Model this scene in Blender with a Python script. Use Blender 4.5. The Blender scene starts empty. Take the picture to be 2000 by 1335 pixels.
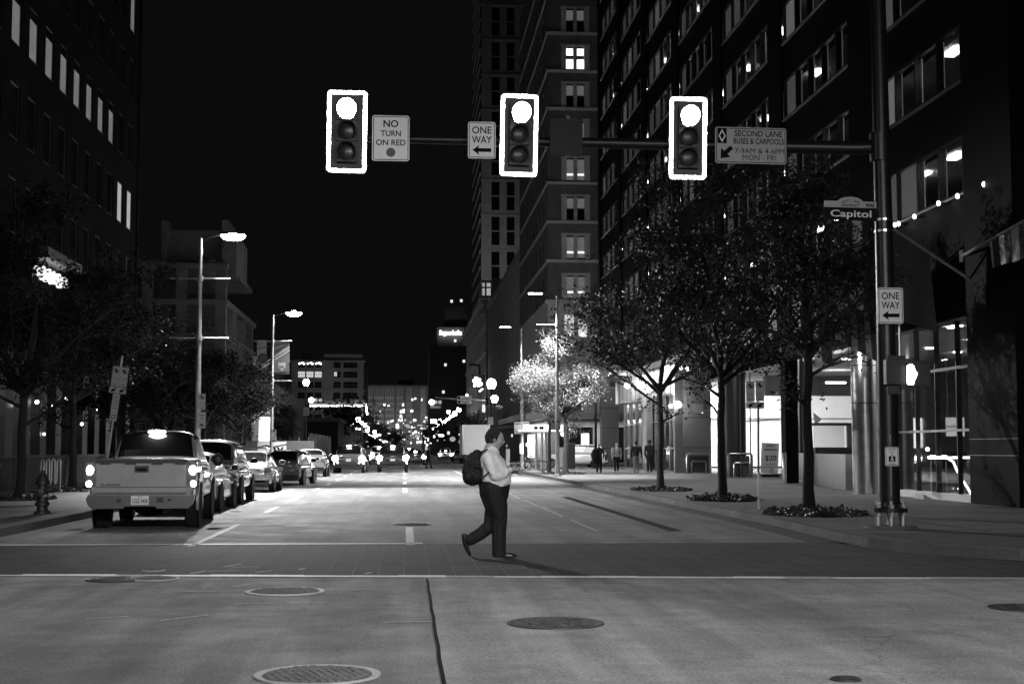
import bpy, math, random
import numpy as np
from mathutils import Matrix, Vector, Euler
random.seed(7); RNG = np.random.default_rng(7)
R = math.radians; PI = math.pi

# ------------------------------------------------------------------ camera, world, exposure
scene = bpy.context.scene
scene.render.engine = 'CYCLES'
scene.render.resolution_x, scene.render.resolution_y = 1024, 683
cy = scene.cycles
cy.use_denoising = True
try: cy.denoiser = 'OPENIMAGEDENOISE'
except Exception: pass
cy.max_bounces = 6; cy.diffuse_bounces = 3; cy.glossy_bounces = 3; cy.transmission_bounces = 4
cy.transparent_max_bounces = 12; cy.caustics_reflective = False; cy.caustics_refractive = False
cy.sample_clamp_indirect = 4.0; cy.sample_clamp_direct = 0
cy.use_light_tree = True
YAW, PITCH, FPX = R(4.31), R(4.323), 2778.0
cam_d = bpy.data.cameras.new('camera'); cam = bpy.data.objects.new('camera', cam_d)
scene.collection.objects.link(cam); scene.camera = cam
cam_d.sensor_width = 36; cam_d.lens = 50.0; cam_d.clip_end = 4000; cam_d.clip_start = 0.1
cam.location = (0, 0, 1.5)
cam.rotation_euler = (R(90) + PITCH, 0, -YAW)
cam_d.dof.use_dof = False
W = bpy.data.worlds.new('World'); scene.world = W; W.use_nodes = True
bg = W.node_tree.nodes['Background']
bg.inputs[0].default_value = (1, 1, 1, 1); bg.inputs[1].default_value = 0.0012   # city night sky, no sun
scene.view_settings.view_transform = 'Standard'; scene.view_settings.look = 'None'
scene.view_settings.exposure = 1.5; scene.view_settings.gamma = 1.0
LAMP = 1.0

# ------------------------------------------------------------------ measuring helpers
_CR = Euler((R(90) + PITCH, 0, -YAW)).to_matrix()
def ray(px, py): return _CR @ Vector(((px - 1000) / FPX, -(py - 667.5) / FPX, -1.0))
def G(px, py, z=0.0):
    r = ray(px, py); t = (z - 1.5) / r.z
    return Vector((r.x * t, r.y * t, z))
def P(px, py, Y):
    r = ray(px, py); t = Y / r.y
    return Vector((r.x * t, Y, 1.5 + r.z * t))
def PX(px, py, X):
    r = ray(px, py); t = X / r.x
    return Vector((X, r.y * t, 1.5 + r.z * t))

# ------------------------------------------------------------------ materials
MATS = {}
def M(key, base=0.3, rough=0.6, metal=0.0, var=0.0, scale=4.0, bump=0.0, emit=0.0, spec=0.5, coat=0.0, alpha=None):
    if key in MATS: return MATS[key]
    m = bpy.data.materials.new(key); m.use_nodes = True
    nt = m.node_tree; b = nt.nodes['Principled BSDF']
    b.inputs['Base Color'].default_value = (base, base, base, 1)
    b.inputs['Roughness'].default_value = rough; b.inputs['Metallic'].default_value = metal
    b.inputs['Specular IOR Level'].default_value = spec
    b.inputs['Coat Weight'].default_value = coat; b.inputs['Coat Roughness'].default_value = 0.06
    if emit:
        b.inputs['Emission Color'].default_value = (1, 1, 1, 1); b.inputs['Emission Strength'].default_value = emit
    if var or bump:
        tc = nt.nodes.new('ShaderNodeTexCoord'); n1 = nt.nodes.new('ShaderNodeTexNoise')
        n1.inputs['Scale'].default_value = scale; n1.inputs['Detail'].default_value = 8; n1.inputs['Roughness'].default_value = 0.65
        nt.links.new(tc.outputs['Object'], n1.inputs['Vector'])
        if var:
            mr = nt.nodes.new('ShaderNodeMapRange')
            mr.inputs['From Min'].default_value = 0.28; mr.inputs['From Max'].default_value = 0.72
            mr.inputs['To Min'].default_value = base * (1 - var); mr.inputs['To Max'].default_value = base * (1 + var)
            nt.links.new(n1.outputs['Fac'], mr.inputs['Value']); nt.links.new(mr.outputs[0], b.inputs['Base Color'])
        if bump:
            n2 = nt.nodes.new('ShaderNodeTexNoise'); n2.inputs['Scale'].default_value = scale * 9; n2.inputs['Detail'].default_value = 6
            nt.links.new(tc.outputs['Object'], n2.inputs['Vector'])
            bp = nt.nodes.new('ShaderNodeBump'); bp.inputs['Strength'].default_value = bump; bp.inputs['Distance'].default_value = 0.02
            nt.links.new(n2.outputs['Fac'], bp.inputs['Height']); nt.links.new(bp.outputs[0], b.inputs['Normal'])
    MATS[key] = m
    return m

def cloth_mat(key, base, fold=6.0, strength=.8, rough=.8):
    m = M(key, base, rough, var=.12, scale=9); nt = m.node_tree; b = nt.nodes['Principled BSDF']; L = nt.links.new
    tc = nt.nodes.new('ShaderNodeTexCoord'); mp = nt.nodes.new('ShaderNodeMapping'); mp.inputs['Scale'].default_value = (1, 1, .45); L(tc.outputs['Object'], mp.inputs[0])
    n = nt.nodes.new('ShaderNodeTexNoise'); n.inputs['Scale'].default_value = fold; n.inputs['Detail'].default_value = 3; n.inputs['Distortion'].default_value = 1.4; L(mp.outputs[0], n.inputs['Vector'])
    bp = nt.nodes.new('ShaderNodeBump'); bp.inputs['Strength'].default_value = strength; bp.inputs['Distance'].default_value = .06; L(n.outputs['Fac'], bp.inputs['Height']); L(bp.outputs[0], b.inputs['Normal']); return m

def brick_mat(key, base, mortar, scale, bw=0.5, rh=0.25, ms=0.02, rough=0.8, rot=(0, 0, 0), var=0.25, offset=0.5):
    m = bpy.data.materials.new(key); m.use_nodes = True; nt = m.node_tree; b = nt.nodes['Principled BSDF']
    tc = nt.nodes.new('ShaderNodeTexCoord'); mp = nt.nodes.new('ShaderNodeMapping'); mp.inputs['Rotation'].default_value = rot
    br = nt.nodes.new('ShaderNodeTexBrick'); br.inputs['Scale'].default_value = scale
    br.inputs['Brick Width'].default_value = bw; br.inputs['Row Height'].default_value = rh; br.inputs['Mortar Size'].default_value = ms
    br.offset = offset
    for i, v in ((1, base * (1 - var)), (2, base * (1 + var)), (3, mortar)): br.inputs[i].default_value = (v, v, v, 1)
    nz = nt.nodes.new('ShaderNodeTexNoise'); nz.inputs['Scale'].default_value = 0.7; nz.inputs['Detail'].default_value = 8
    mx = nt.nodes.new('ShaderNodeMix'); mx.data_type = 'RGBA'; mx.blend_type = 'MULTIPLY'; mx.inputs[0].default_value = 0.6
    mr = nt.nodes.new('ShaderNodeMapRange'); mr.inputs[1].default_value = 0.3; mr.inputs[2].default_value = 0.7; mr.inputs[3].default_value = 0.6; mr.inputs[4].default_value = 1.3
    L = nt.links.new
    L(tc.outputs['Object'], mp.inputs[0]); L(mp.outputs[0], br.inputs['Vector']); L(tc.outputs['Object'], nz.inputs['Vector'])
    L(nz.outputs['Fac'], mr.inputs[0]); L(br.outputs['Color'], mx.inputs[6]); L(mr.outputs[0], mx.inputs[7]); L(mx.outputs[2], b.inputs['Base Color'])
    bp = nt.nodes.new('ShaderNodeBump'); bp.inputs['Strength'].default_value = 0.5; bp.inputs['Distance'].default_value = 0.01; bp.invert = True
    L(br.outputs['Fac'], bp.inputs['Height']); L(bp.outputs[0], b.inputs['Normal'])
    b.inputs['Roughness'].default_value = rough
    MATS[key] = m; return m

def glass_mat(key, tint=0.8, refl=0.9, rough=0.02, clear=0.85):
    m = bpy.data.materials.new(key); m.use_nodes = True; nt = m.node_tree
    for n in list(nt.nodes): nt.nodes.remove(n)
    o = nt.nodes.new('ShaderNodeOutputMaterial'); tr = nt.nodes.new('ShaderNodeBsdfTransparent'); gl = nt.nodes.new('ShaderNodeBsdfGlossy')
    tr.inputs[0].default_value = (tint, tint, tint, 1); gl.inputs[0].default_value = (refl, refl, refl, 1); gl.inputs['Roughness'].default_value = rough
    mx = nt.nodes.new('ShaderNodeMixShader'); lw = nt.nodes.new('ShaderNodeLayerWeight'); lw.inputs[0].default_value = 0.5
    pw_ = nt.nodes.new('ShaderNodeMath'); pw_.operation = 'POWER'; pw_.inputs[1].default_value = 4.0
    fr = nt.nodes.new('ShaderNodeMapRange'); fr.inputs[3].default_value = 0.03; fr.inputs[4].default_value = 0.9
    nt.links.new(lw.outputs['Facing'], pw_.inputs[0]); nt.links.new(pw_.outputs[0], fr.inputs[0])
    nt.links.new(fr.outputs[0], mx.inputs[0]); nt.links.new(tr.outputs[0], mx.inputs[1]); nt.links.new(gl.outputs[0], mx.inputs[2]); nt.links.new(mx.outputs[0], o.inputs[0])
    MATS[key] = m; return m

def ground_mat(key, base, var=0.2, big=0.25, rough=0.85, crack=0.35, streak=0.12, gloss_var=0.15):
    m = bpy.data.materials.new(key); m.use_nodes = True; nt = m.node_tree; b = nt.nodes['Principled BSDF']; L = nt.links.new
    tc = nt.nodes.new('ShaderNodeTexCoord')
    def noise(scale, det, sx=1, sy=1, rough_=0.6):
        mp = nt.nodes.new('ShaderNodeMapping'); mp.inputs['Scale'].default_value = (sx, sy, 1); L(tc.outputs['Object'], mp.inputs[0])
        n = nt.nodes.new('ShaderNodeTexNoise'); n.inputs['Scale'].default_value = scale; n.inputs['Detail'].default_value = det; n.inputs['Roughness'].default_value = rough_
        L(mp.outputs[0], n.inputs['Vector']); return n.outputs['Fac']
    def rng(v, lo, hi, a=0.3, z=0.7):
        r = nt.nodes.new('ShaderNodeMapRange'); r.inputs[1].default_value = a; r.inputs[2].default_value = z; r.inputs[3].default_value = lo; r.inputs[4].default_value = hi
        L(v, r.inputs[0]); return r.outputs[0]
    def mul(a, c):
        q = nt.nodes.new('ShaderNodeMath'); q.operation = 'MULTIPLY'; L(a, q.inputs[0])
        if isinstance(c, float): q.inputs[1].default_value = c
        else: L(c, q.inputs[1])
        return q.outputs[0]
    v = rng(noise(0.22, 4), 1 - big, 1 + big)
    v = mul(v, rng(noise(1.3, 8), 1 - var, 1 + var))
    v = mul(v, rng(noise(0.6, 6, 1.6, 0.12), 1 - streak, 1 + streak))      # tyre polish along the street
    v = mul(v, rng(noise(0.5, 6, 0.15, 1.8), 1 - streak, 1 + streak))      # and across it
    v = mul(v, rng(noise(42, 2), 0.62, 1.38))
    v = mul(v, rng(noise(7, 5, 1, 1, 0.7), 1.0, 0.72, 0.66, 0.72))              # oil spots
    if crack == 1:      # hairline cracks
        mp = nt.nodes.new('ShaderNodeMapping'); L(tc.outputs['Object'], mp.inputs[0]); nz = nt.nodes.new('ShaderNodeTexNoise'); nz.inputs['Scale'].default_value = 1.5; nz.inputs['Detail'].default_value = 6; L(tc.outputs['Object'], nz.inputs['Vector'])
        ad = nt.nodes.new('ShaderNodeMixRGB'); ad.blend_type = 'ADD'; ad.inputs[0].default_value = .9; L(mp.outputs[0], ad.inputs[1]); L(nz.outputs['Color'], ad.inputs[2])
        vo = nt.nodes.new('ShaderNodeTexVoronoi'); vo.feature = 'DISTANCE_TO_EDGE'; vo.inputs['Scale'].default_value = .22; L(ad.outputs[0], vo.inputs['Vector'])
        v = mul(v, rng(vo.outputs['Distance'], .62, 1.0, 0.0, 0.004))
        v = mul(v, rng(noise(3.5, 8, 1, 1, .75), .88, 1.1, .38, .62)); v = mul(v, rng(noise(2.0, 3, 1.0, .06), .80, 1.1, .42, .6))
    v = mul(v, float(base)); L(v, b.inputs['Base Color'])
    L(rng(noise(1.1, 6), rough - gloss_var, rough + 0.05), b.inputs['Roughness'])
    bp = nt.nodes.new('ShaderNodeBump'); bp.inputs['Strength'].default_value = 0.35; bp.inputs['Distance'].default_value = 0.01
    L(noise(90, 4), bp.inputs['Height']); L(bp.outputs[0], b.inputs['Normal'])
    b.inputs['Specular IOR Level'].default_value = 0.4
    MATS[key] = m; return m

# ------------------------------------------------------------------ mesh building
_textcache = {}
def text_mesh(s, bold=0.012):
    k = (s, bold)
    if k not in _textcache:
        cu = bpy.data.curves.new('t', 'FONT'); cu.body = s; cu.size = 1.0; cu.offset = bold; cu.align_x = 'LEFT'; cu.resolution_u = 3
        ob = bpy.data.objects.new('t', cu); scene.collection.objects.link(ob)
        dg = bpy.context.evaluated_depsgraph_get(); me = bpy.data.meshes.new_from_object(ob.evaluated_get(dg))
        vs = [tuple(v.co) for v in me.vertices]; fs = [tuple(p.vertices) for p in me.polygons]
        bpy.data.objects.remove(ob); bpy.data.curves.remove(cu); bpy.data.meshes.remove(me)
        xs = [v[0] for v in vs]; ys = [v[1] for v in vs]
        if not xs: xs = [0, 1]; ys = [0, 1]
        _textcache[k] = (vs, fs, min(xs), max(xs), min(ys), max(ys))
    return _textcache[k]

class MB:
    def __init__(s): s.v = []; s.f = []; s.m = []; s.mats = []; s.T = Matrix.Identity(4); s.smooth_from = None
    def mi(s, mat):
        if mat not in s.mats: s.mats.append(mat)
        return s.mats.index(mat)
    def add(s, vs, fs, mat):
        o = len(s.v); i = s.mi(mat)
        T = s.T
        s.v += [tuple(T @ Vector(v)) for v in vs]
        s.f += [tuple(o + a for a in f) for f in fs]; s.m += [i] * len(fs)
    def box(s, x0, x1, y0, y1, z0, z1, mat):
        vs = [(x0, y0, z0), (x1, y0, z0), (x1, y1, z0), (x0, y1, z0), (x0, y0, z1), (x1, y0, z1), (x1, y1, z1), (x0, y1, z1)]
        s.add(vs, [(0, 3, 2, 1), (4, 5, 6, 7), (0, 1, 5, 4), (1, 2, 6, 5), (2, 3, 7, 6), (3, 0, 4, 7)], mat)
    def cbox(s, c, d, mat):
        s.box(c[0] - d[0] / 2, c[0] + d[0] / 2, c[1] - d[1] / 2, c[1] + d[1] / 2, c[2] - d[2] / 2, c[2] + d[2] / 2, mat)
    def tube(s, pts, rad, n, mat, cap=True, ex=1.0):
        pts = [Vector(p) for p in pts]; rings = []
        if not isinstance(rad, (list, tuple)): rad = [rad] * len(pts)
        up = None
        for i, p in enumerate(pts):
            d = (pts[min(i + 1, len(pts) - 1)] - pts[max(i - 1, 0)])
            d = d.normalized() if d.length > 1e-9 else Vector((0, 0, 1))
            if up is None:
                a = Vector((0, 0, 1)) if abs(d.z) < 0.9 else Vector((1, 0, 0)); up = (a - d * a.dot(d)).normalized()
            else:
                up = up - d * up.dot(d); up = up.normalized() if up.length > 1e-6 else Vector((1, 0, 0))
            sd = d.cross(up); rings.append([p + (up * math.cos(2 * PI * k / n) * ex + sd * math.sin(2 * PI * k / n)) * rad[i] for k in range(n)])
        s.rings(rings, mat, cap)
    def rings(s, rings, mat, cap=True, closed=True):
        n = len(rings[0]); vs = [p for r in rings for p in r]; fs = []
        for i in range(len(rings) - 1):
            for k in range(n if closed else n - 1):
                a = i * n + k; b = i * n + (k + 1) % n; fs.append((a, b, b + n, a + n))
        if cap:
            fs.append(tuple(range(n - 1, -1, -1))); fs.append(tuple(range((len(rings) - 1) * n, len(rings) * n)))
        s.add(vs, fs, mat)
    def lathe(s, c, prof, n, mat, cap=True, axis='z'):
        rings = []
        for r, h in prof:
            rg = []
            for k in range(n):
                a = 2 * PI * k / n; u, w = r * math.cos(a), r * math.sin(a)
                p = {'z': (u, w, h), 'x': (h, u, w), 'y': (w, h, u)}[axis]
                rg.append((c[0] + p[0], c[1] + p[1], c[2] + p[2]))
            rings.append(rg)
        s.rings(rings, mat, cap)
    def ball(s, c, r, mat, n=12, m=8, sc=(1, 1, 1)):
        pr = [(max(math.sin(PI * i / m), 1e-3), -math.cos(PI * i / m)) for i in range(m + 1)]
        rings = [[(c[0] + r * sc[0] * q * math.cos(2 * PI * k / n), c[1] + r * sc[1] * q * math.sin(2 * PI * k / n), c[2] + r * sc[2] * h) for k in range(n)] for q, h in pr]
        s.rings(rings, mat)
    def poly(s, pts, mat): s.add(pts, [tuple(range(len(pts)))], mat)
    def prism(s, pts, off, mat):
        n = len(pts); off = Vector(off); a = [Vector(p) for p in pts]; vs = a + [p + off for p in a]
        s.add(vs, [tuple(range(n - 1, -1, -1)), tuple(range(n, 2 * n))] + [(i, (i + 1) % n, n + (i + 1) % n, n + i) for i in range(n)], mat)
    def text(s, txt, c, h, mat, w=None, ux=(1, 0, 0), uy=(0, 0, 1), bold=0.012, off=0.0):
        """flat lettering centred on c, capital height h, optional total width w"""
        vs, fs, x0, x1, y0, y1 = text_mesh(txt, bold)
        capH = 0.73; k = h / capH; kx = (w / (x1 - x0)) if w else k
        ux = Vector(ux); uy = Vector(uy); c = Vector(c)
        s.add([c + ux * ((v[0] - (x0 + x1) / 2) * kx) + uy * ((v[1] - capH / 2) * k) for v in vs], fs, mat)
    def build(s, name, parent=None, smooth=None, loc=None, merge=False):
        me = bpy.data.meshes.new(name); me.from_pydata(s.v, [], s.f)
        for m in s.mats: me.materials.append(m)
        me.polygons.foreach_set('material_index', s.m)
        if smooth is not None:
            me.polygons.foreach_set('use_smooth', [True] * len(s.f)); me.update(); me.set_sharp_from_angle(angle=R(smooth))
        me.validate(); me.update()
        ob = bpy.data.objects.new(name, me); scene.collection.objects.link(ob)
        if loc is not None: ob.location = loc
        if parent: ob.parent = parent
        return ob

def tag(o, label=None, cat=None, group=None, kind=None):
    if label: o['label'] = label
    if cat: o['category'] = cat
    if group: o['group'] = group
    if kind: o['kind'] = kind
    return o
def thing(name, label, cat, loc=(0, 0, 0), rz=0, group=None):
    o = bpy.data.objects.new(name, None); scene.collection.objects.link(o); o.location = loc; o.rotation_euler = (0, 0, rz)
    o.empty_display_size = 0.2
    return tag(o, label, cat, group)
def struct(name, mb, label=None, **k): return tag(mb.build(name, **k), label, kind='structure')
_kids = {}
def copy_tree(o, loc=None, rz=None, label=None, group=None):
    def rec(a, par):
        c = a.copy(); scene.collection.objects.link(c)
        if par: c.parent = par
        for ch in [x for x in bpy.data.objects if x.parent == a]: rec(ch, c)
        return c
    c = rec(o, None)
    if loc is not None: c.location = loc
    if rz is not None: c.rotation_euler = (0, 0, rz)
    if label: c['label'] = label
    if group: c['group'] = group
    return c

def spot(name, loc, power, radius=0.12, angle=150, blend=0.6, parent=None, aim=None):
    d = bpy.data.lights.new(name, 'SPOT'); d.energy = power * LAMP; d.shadow_soft_size = radius; d.spot_size = R(angle); d.spot_blend = blend
    o = bpy.data.objects.new(name, d); scene.collection.objects.link(o); o.location = loc
    if aim: o.rotation_euler = (Vector(aim)).to_track_quat('-Z', 'Y').to_euler()
    if parent: o.parent = parent
    return o
def point(name, loc, power, radius=0.1, parent=None):
    d = bpy.data.lights.new(name, 'POINT'); d.energy = power * LAMP; d.shadow_soft_size = radius
    o = bpy.data.objects.new(name, d); scene.collection.objects.link(o); o.location = loc
    if parent: o.parent = parent
    return o
def area(name, loc, power, sx, sy, aim=(0, 0, -1), parent=None):
    d = bpy.data.lights.new(name, 'AREA'); d.energy = power * LAMP; d.shape = 'RECTANGLE'; d.size = sx; d.size_y = sy
    o = bpy.data.objects.new(name, d); scene.collection.objects.link(o); o.location = loc
    o.rotation_euler = Vector(aim).to_track_quat('-Z', 'Y').to_euler()
    if parent: o.parent = parent
    return o

def spans(edges):      # [(a,b),...] gaps between sorted openings
    return edges
def grid_wall(mb, org, ux, nrm, L0, L1, Z0, Z1, us, zs, t, mat):
    """a wall of thickness t from its face at org, with openings us x zs; ux runs along it, nrm points outward"""
    org = Vector(org); ux = Vector(ux); nrm = Vector(nrm)
    def blk(a, b, z0, z1):
        if b - a < 1e-4 or z1 - z0 < 1e-4: return
        p = [org + ux * a + Vector((0, 0, z0)), org + ux * b + Vector((0, 0, z0)), org + ux * b + Vector((0, 0, z1)), org + ux * a + Vector((0, 0, z1))]
        mb.prism(p, -nrm * t, mat)
    z = Z0
    for (za, zb) in zs:
        blk(L0, L1, z, za); u = L0
        for (a, b) in us: blk(u, a, za, zb); u = b
        blk(u, L1, za, zb); z = zb
    blk(L0, L1, z, Z1)

# ------------------------------------------------------------------ shared materials
m_conc = ground_mat('street_concrete', 0.19, 0.22, 0.28, crack=1)
m_conc2 = ground_mat('slab_concrete', 0.25, 0.18, 0.22, crack=1)
m_walk = ground_mat('sidewalk_concrete', 0.13, 0.15, 0.2)
m_asph = ground_mat('worn_asphalt', 0.07, 0.2, 0.2)
m_pave = brick_mat('crosswalk_pavers', 0.020, 0.07, 1.0, 0.62, 0.31, 0.008, rot=(0, 0, R(90)), var=0.45, offset=0.0)
m_line = M('road_paint', 0.75, 0.6, var=0.25, scale=9)
m_linew = M('worn_paint', 0.42, 0.7, var=0.5, scale=14)
m_dark = M('dark_rubber', 0.02, 0.7)
m_black = M('black_paint', 0.012, 0.35)
m_iron = M('cast_iron', 0.06, 0.45, 0.6, var=0.4, scale=12, bump=0.3)
m_steel = M('galvanised_steel', 0.45, 0.42, 0.85, var=0.2, scale=6)
m_brush = M('brushed_steel', 0.5, 0.28, 1.0, var=0.15, scale=3)
m_dpost = M('dark_metal_post', 0.03, 0.35, 0.6, var=0.2, scale=5)
m_sign = M('sign_sheeting', 0.75, 0.45, var=0.06, scale=8)
m_signd = M('dim_sign_sheeting', .36, 0.5, var=0.08, scale=8)
m_ink = M('sign_ink', 0.006, 0.8, spec=.1)
m_signback = M('sign_back', .012, 0.7, 0.0)
m_trunk = M('tree_bark', .028, 0.9, var=0.4, scale=14, bump=0.8)
m_white = M('white_plaster', 0.75, 0.8, var=0.06, scale=1.5)
# ================================================================== THE SETTING
b = MB(); b.poly([(-900, -120, 0), (900, -120, 0), (900, 2600, 0), (-900, 2600, 0)], m_conc); struct('road', b)
b = MB(); b.box(-900, 900, -120, 2600, -0.6, -0.3, m_asph); struct('ground', b)

def offset_path(path, d):
    out = []
    for i, p in enumerate(path):
        a = Vector(path[max(i - 1, 0)]); c = Vector(path[min(i + 1, len(path) - 1)])
        t = (c - a).normalized(); n = Vector((-t.y, t.x)); out.append((p[0] + n.x * d, p[1] + n.y * d))
    return out
def sidewalk(path, close, sgn, name_i):
    """path: kerb line; close: far corners that close the block; sgn: side on which the block lies"""
    q = offset_path(path, 0.16 * sgn)
    k = MB()
    for i in range(len(path) - 1):
        a, c, d, e = path[i], path[i + 1], q[i + 1], q[i]
        k.prism([(a[0], a[1], -0.02), (c[0], c[1], -0.02), (d[0], d[1], -0.02), (e[0], e[1], -0.02)], (0, 0, 0.172), m_kerb)
    struct('kerb', k)
    w = MB(); w.prism([(x, y, -0.02) for x, y in q + close], (0, 0, 0.17), m_walk); struct('sidewalk', w)
m_kerb = ground_mat('kerb_concrete', 0.085, 0.2, 0.2)
rk = [(70, 17.4), (12, 17.7), (9.6, 18.1), (8.3, 18.8), (7.45, 19.9), (7.1, 21.5), (7.12, 24), (7.3, 28), (7.3, 96), (8.0, 101), (9.6, 105), (12.5, 108), (16, 109), (70, 109.2)]
sidewalk(rk, [], -1, 0)
lk = [(-70, 18.2), (-12, 18.5), (-9.6, 19), (-8.0, 20.3), (-7.1, 22.6), (-6.9, 26), (-6.85, 96), (-7.6, 101), (-9.4, 105.5), (-12.5, 108), (-16, 109), (-70, 109.2)]
sidewalk(lk, [], 1, 1)
rk2 = [(70, 128), (16, 128.2), (12.5, 129), (9.6, 131.5), (8.0, 136), (7.7, 142), (7.7, 700)]
sidewalk(rk2, [(70, 700)], -1, 2)
lk2 = [(-70, 128), (-16, 128.2), (-12.5, 129), (-9.4, 131.5), (-8.0, 136), (-7.3, 142), (-7.3, 700)]
sidewalk(lk2, [(-70, 700)], 1, 3)

# the paved crosswalk with its two pale concrete edges, and the slabs of the crossing
A0, A1 = G(0, 1124), G(2000, 1131); B0, B1 = G(0, 1065), G(810, 1062)
def lerpx(a, c, x): t = (x - a.x) / (c.x - a.x); return a.y + (c.y - a.y) * t
xl, xr = -13.0, 7.3
YN = lambda x: lerpx(A0, A1, x)
YF = lambda x: lerpx(B0, B1, x)
b = MB(); b.poly([(xl, YN(xl), .004), (9.5, YN(9.5), .004), (xr, YF(xr), .004), (xl, YF(xl), .004)], m_pave); struct('crosswalk_paving', b)
b = MB(); n = 40
for i in range(n):     # near edge line, chipped: its width wanders a little
    x0, x1 = -13 + 22.5 * i / n, -13 + 22.5 * (i + 1) / n
    w0 = (.17 if i > 14 else .08) + .04 * math.sin(i * 1.7) * (1 if i > 14 else .3)
    b.poly([(x0, YN(x0) - .06, .009), (x1, YN(x1) - .06, .009), (x1, YN(x1) + w0, .009), (x0, YN(x0) + w0, .009)], m_linew if (i % 7 == 3 or i > 33) else m_line)
struct('crosswalk_edge_line', b)
b = MB(); b.poly([(xl, YF(xl) - .05, .009), (0.3, YF(.3) - .05, .009), (0.3, YF(.3) + .2, .009), (xl, YF(xl) + .12, .009)], m_line); struct('stop_line', b)
# brighter slab of the crossing right of the long joint
j0, j1 = G(834, 1131), G(868, 1335); jn = G(880, 1420)
b = MB(); b.poly([(j0.x, YN(j0.x) - .07, .004), (jn.x, jn.y, .004), (jn.x + .6, 2, .004), (30, 2, .004), (30, YN(30) - .07, .004)], m_conc2); struct('road_slab', b)
b = MB()
for i in range(14):
    t0, t1 = i / 14, (i + 1) / 14; p, q = j0.lerp(jn, t0), j0.lerp(jn, t1)
    o = .005 * math.sin(i * 2.3); o2 = .005 * math.sin((i + 1) * 2.3)
    b.poly([(p.x - .014 + o, p.y, .009), (q.x - .014 + o2, q.y, .009), (q.x + .014 + o2, q.y, .009), (p.x + .014 + o, p.y, .009)], m_ink)
struct('road_joint', b)
# dark strip along the right kerb, dark paving at the corner ramp, and the tarred trench in the street
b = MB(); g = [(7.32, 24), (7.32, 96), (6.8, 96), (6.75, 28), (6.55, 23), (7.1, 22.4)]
b.poly([(x, y, .004) for x, y in g], m_asph); struct('kerb_strip', b)
b = MB(); b.poly([(7.5, 20.3, .154), (8.5, 19.1, .154), (10, 18.5, .154), (20, 18.2, .154), (20, 22.2, .154), (7.4, 22.8, .154)], M('corner_pavers', .05, .85, var=.3, scale=3, bump=.2)); struct('corner_paving', b)
b = MB(); T0, T1 = G(1103, 970), G(1322, 1037)
b.poly([(T0.x - .12, T0.y, .004), (T1.x - .13, T1.y, .004), (T1.x + .13, T1.y, .004), (T0.x + .12, T0.y, .004)], m_ink); struct('tarred_trench', b)
# paving joints of the right and left sidewalks
b = MB()
for y in np.arange(23.5, 96, 3.0): b.poly([(7.5, y, .1545), (14.4, y, .1545), (14.4, y + .03, .1545), (7.5, y + .03, .1545)], m_ink)
for x in (9.6,): b.poly([(x, 23, .155), (x + .03, 23, .155), (x + .03, 100, .155), (x, 100, .155)], m_ink)
for y in np.arange(26, 96, 3.0): b.poly([(-7.05, y, .1545), (-13.3, y, .1545), (-13.3, y + .03, .1545), (-7.05, y + .03, .1545)], m_ink)
struct('sidewalk_joint', b)
# lane markings
b = MB()
def dash(x, y0, y1, w=.1, z=.009, mat=None): b.poly([(x - w / 2, y0, z), (x + w / 2, y0, z), (x + w / 2, y1, z), (x - w / 2, y1, z)], mat or m_line)
dash(-3.3, 22.5, 29.0, .11, mat=m_linew)
for y0 in (34.4, 43.4, 52.2, 61, 70, 79, 88, 97): dash(-3.3, y0, y0 + 3.3, .11)
dash(.1, 22.6, 27.8, .14)
for y0 in (50, 62, 74, 86, 98): dash(.02, y0, y0 + (6 if y0 == 50 else 5), .17)
dash(3.5, 80, 100, .13)
for y0 in (26, 32, 38, 44, 50): dash(3.55, y0, y0 + 4.5, .06, mat=m_linew)
for y0 in range(150, 420, 12):
    for x in (-3.3, .1, 3.5): dash(x, y0, y0 + 3, .14)
struct('lane_marking', b)
b = MB()    # sprayed survey marks and scuffs by the crosswalk
for px, py, l, a in ((455, 1103, .5, 1.2), (478, 1106, .35, .1), (515, 1115, .3, .9), (385, 1117, .3, 1.1), (430, 1114, .45, .05), (360, 1205, .55, .8), (440, 1153, .9, .03), (470, 1142, .3, 1.), (210, 1205, .4, .5), (520, 1177, .6, .06), (610, 1176, .4, .2), (505, 1030, .5, .2), (530, 1022, .4, .6), (480, 1041, .5, .1), (590, 1110, .25, 1.3), (720, 1118, .25, 1.2), (800, 1213, .5, .02), (1180, 1157, .5, .15), (700, 1150, .7, .0), (1220, 1040, .6, -.05), (640, 1010, .4, .7)):
    c = G(px, py, .006); d = Vector((math.cos(a), math.sin(a), 0)) * l / 2; e = Vector((-math.sin(a), math.cos(a), 0)) * .022
    b.poly([c - d - e, c + d - e * .5, c + d + e, c - d + e * .7], m_linew)
struct('road_scuff', b)

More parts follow.
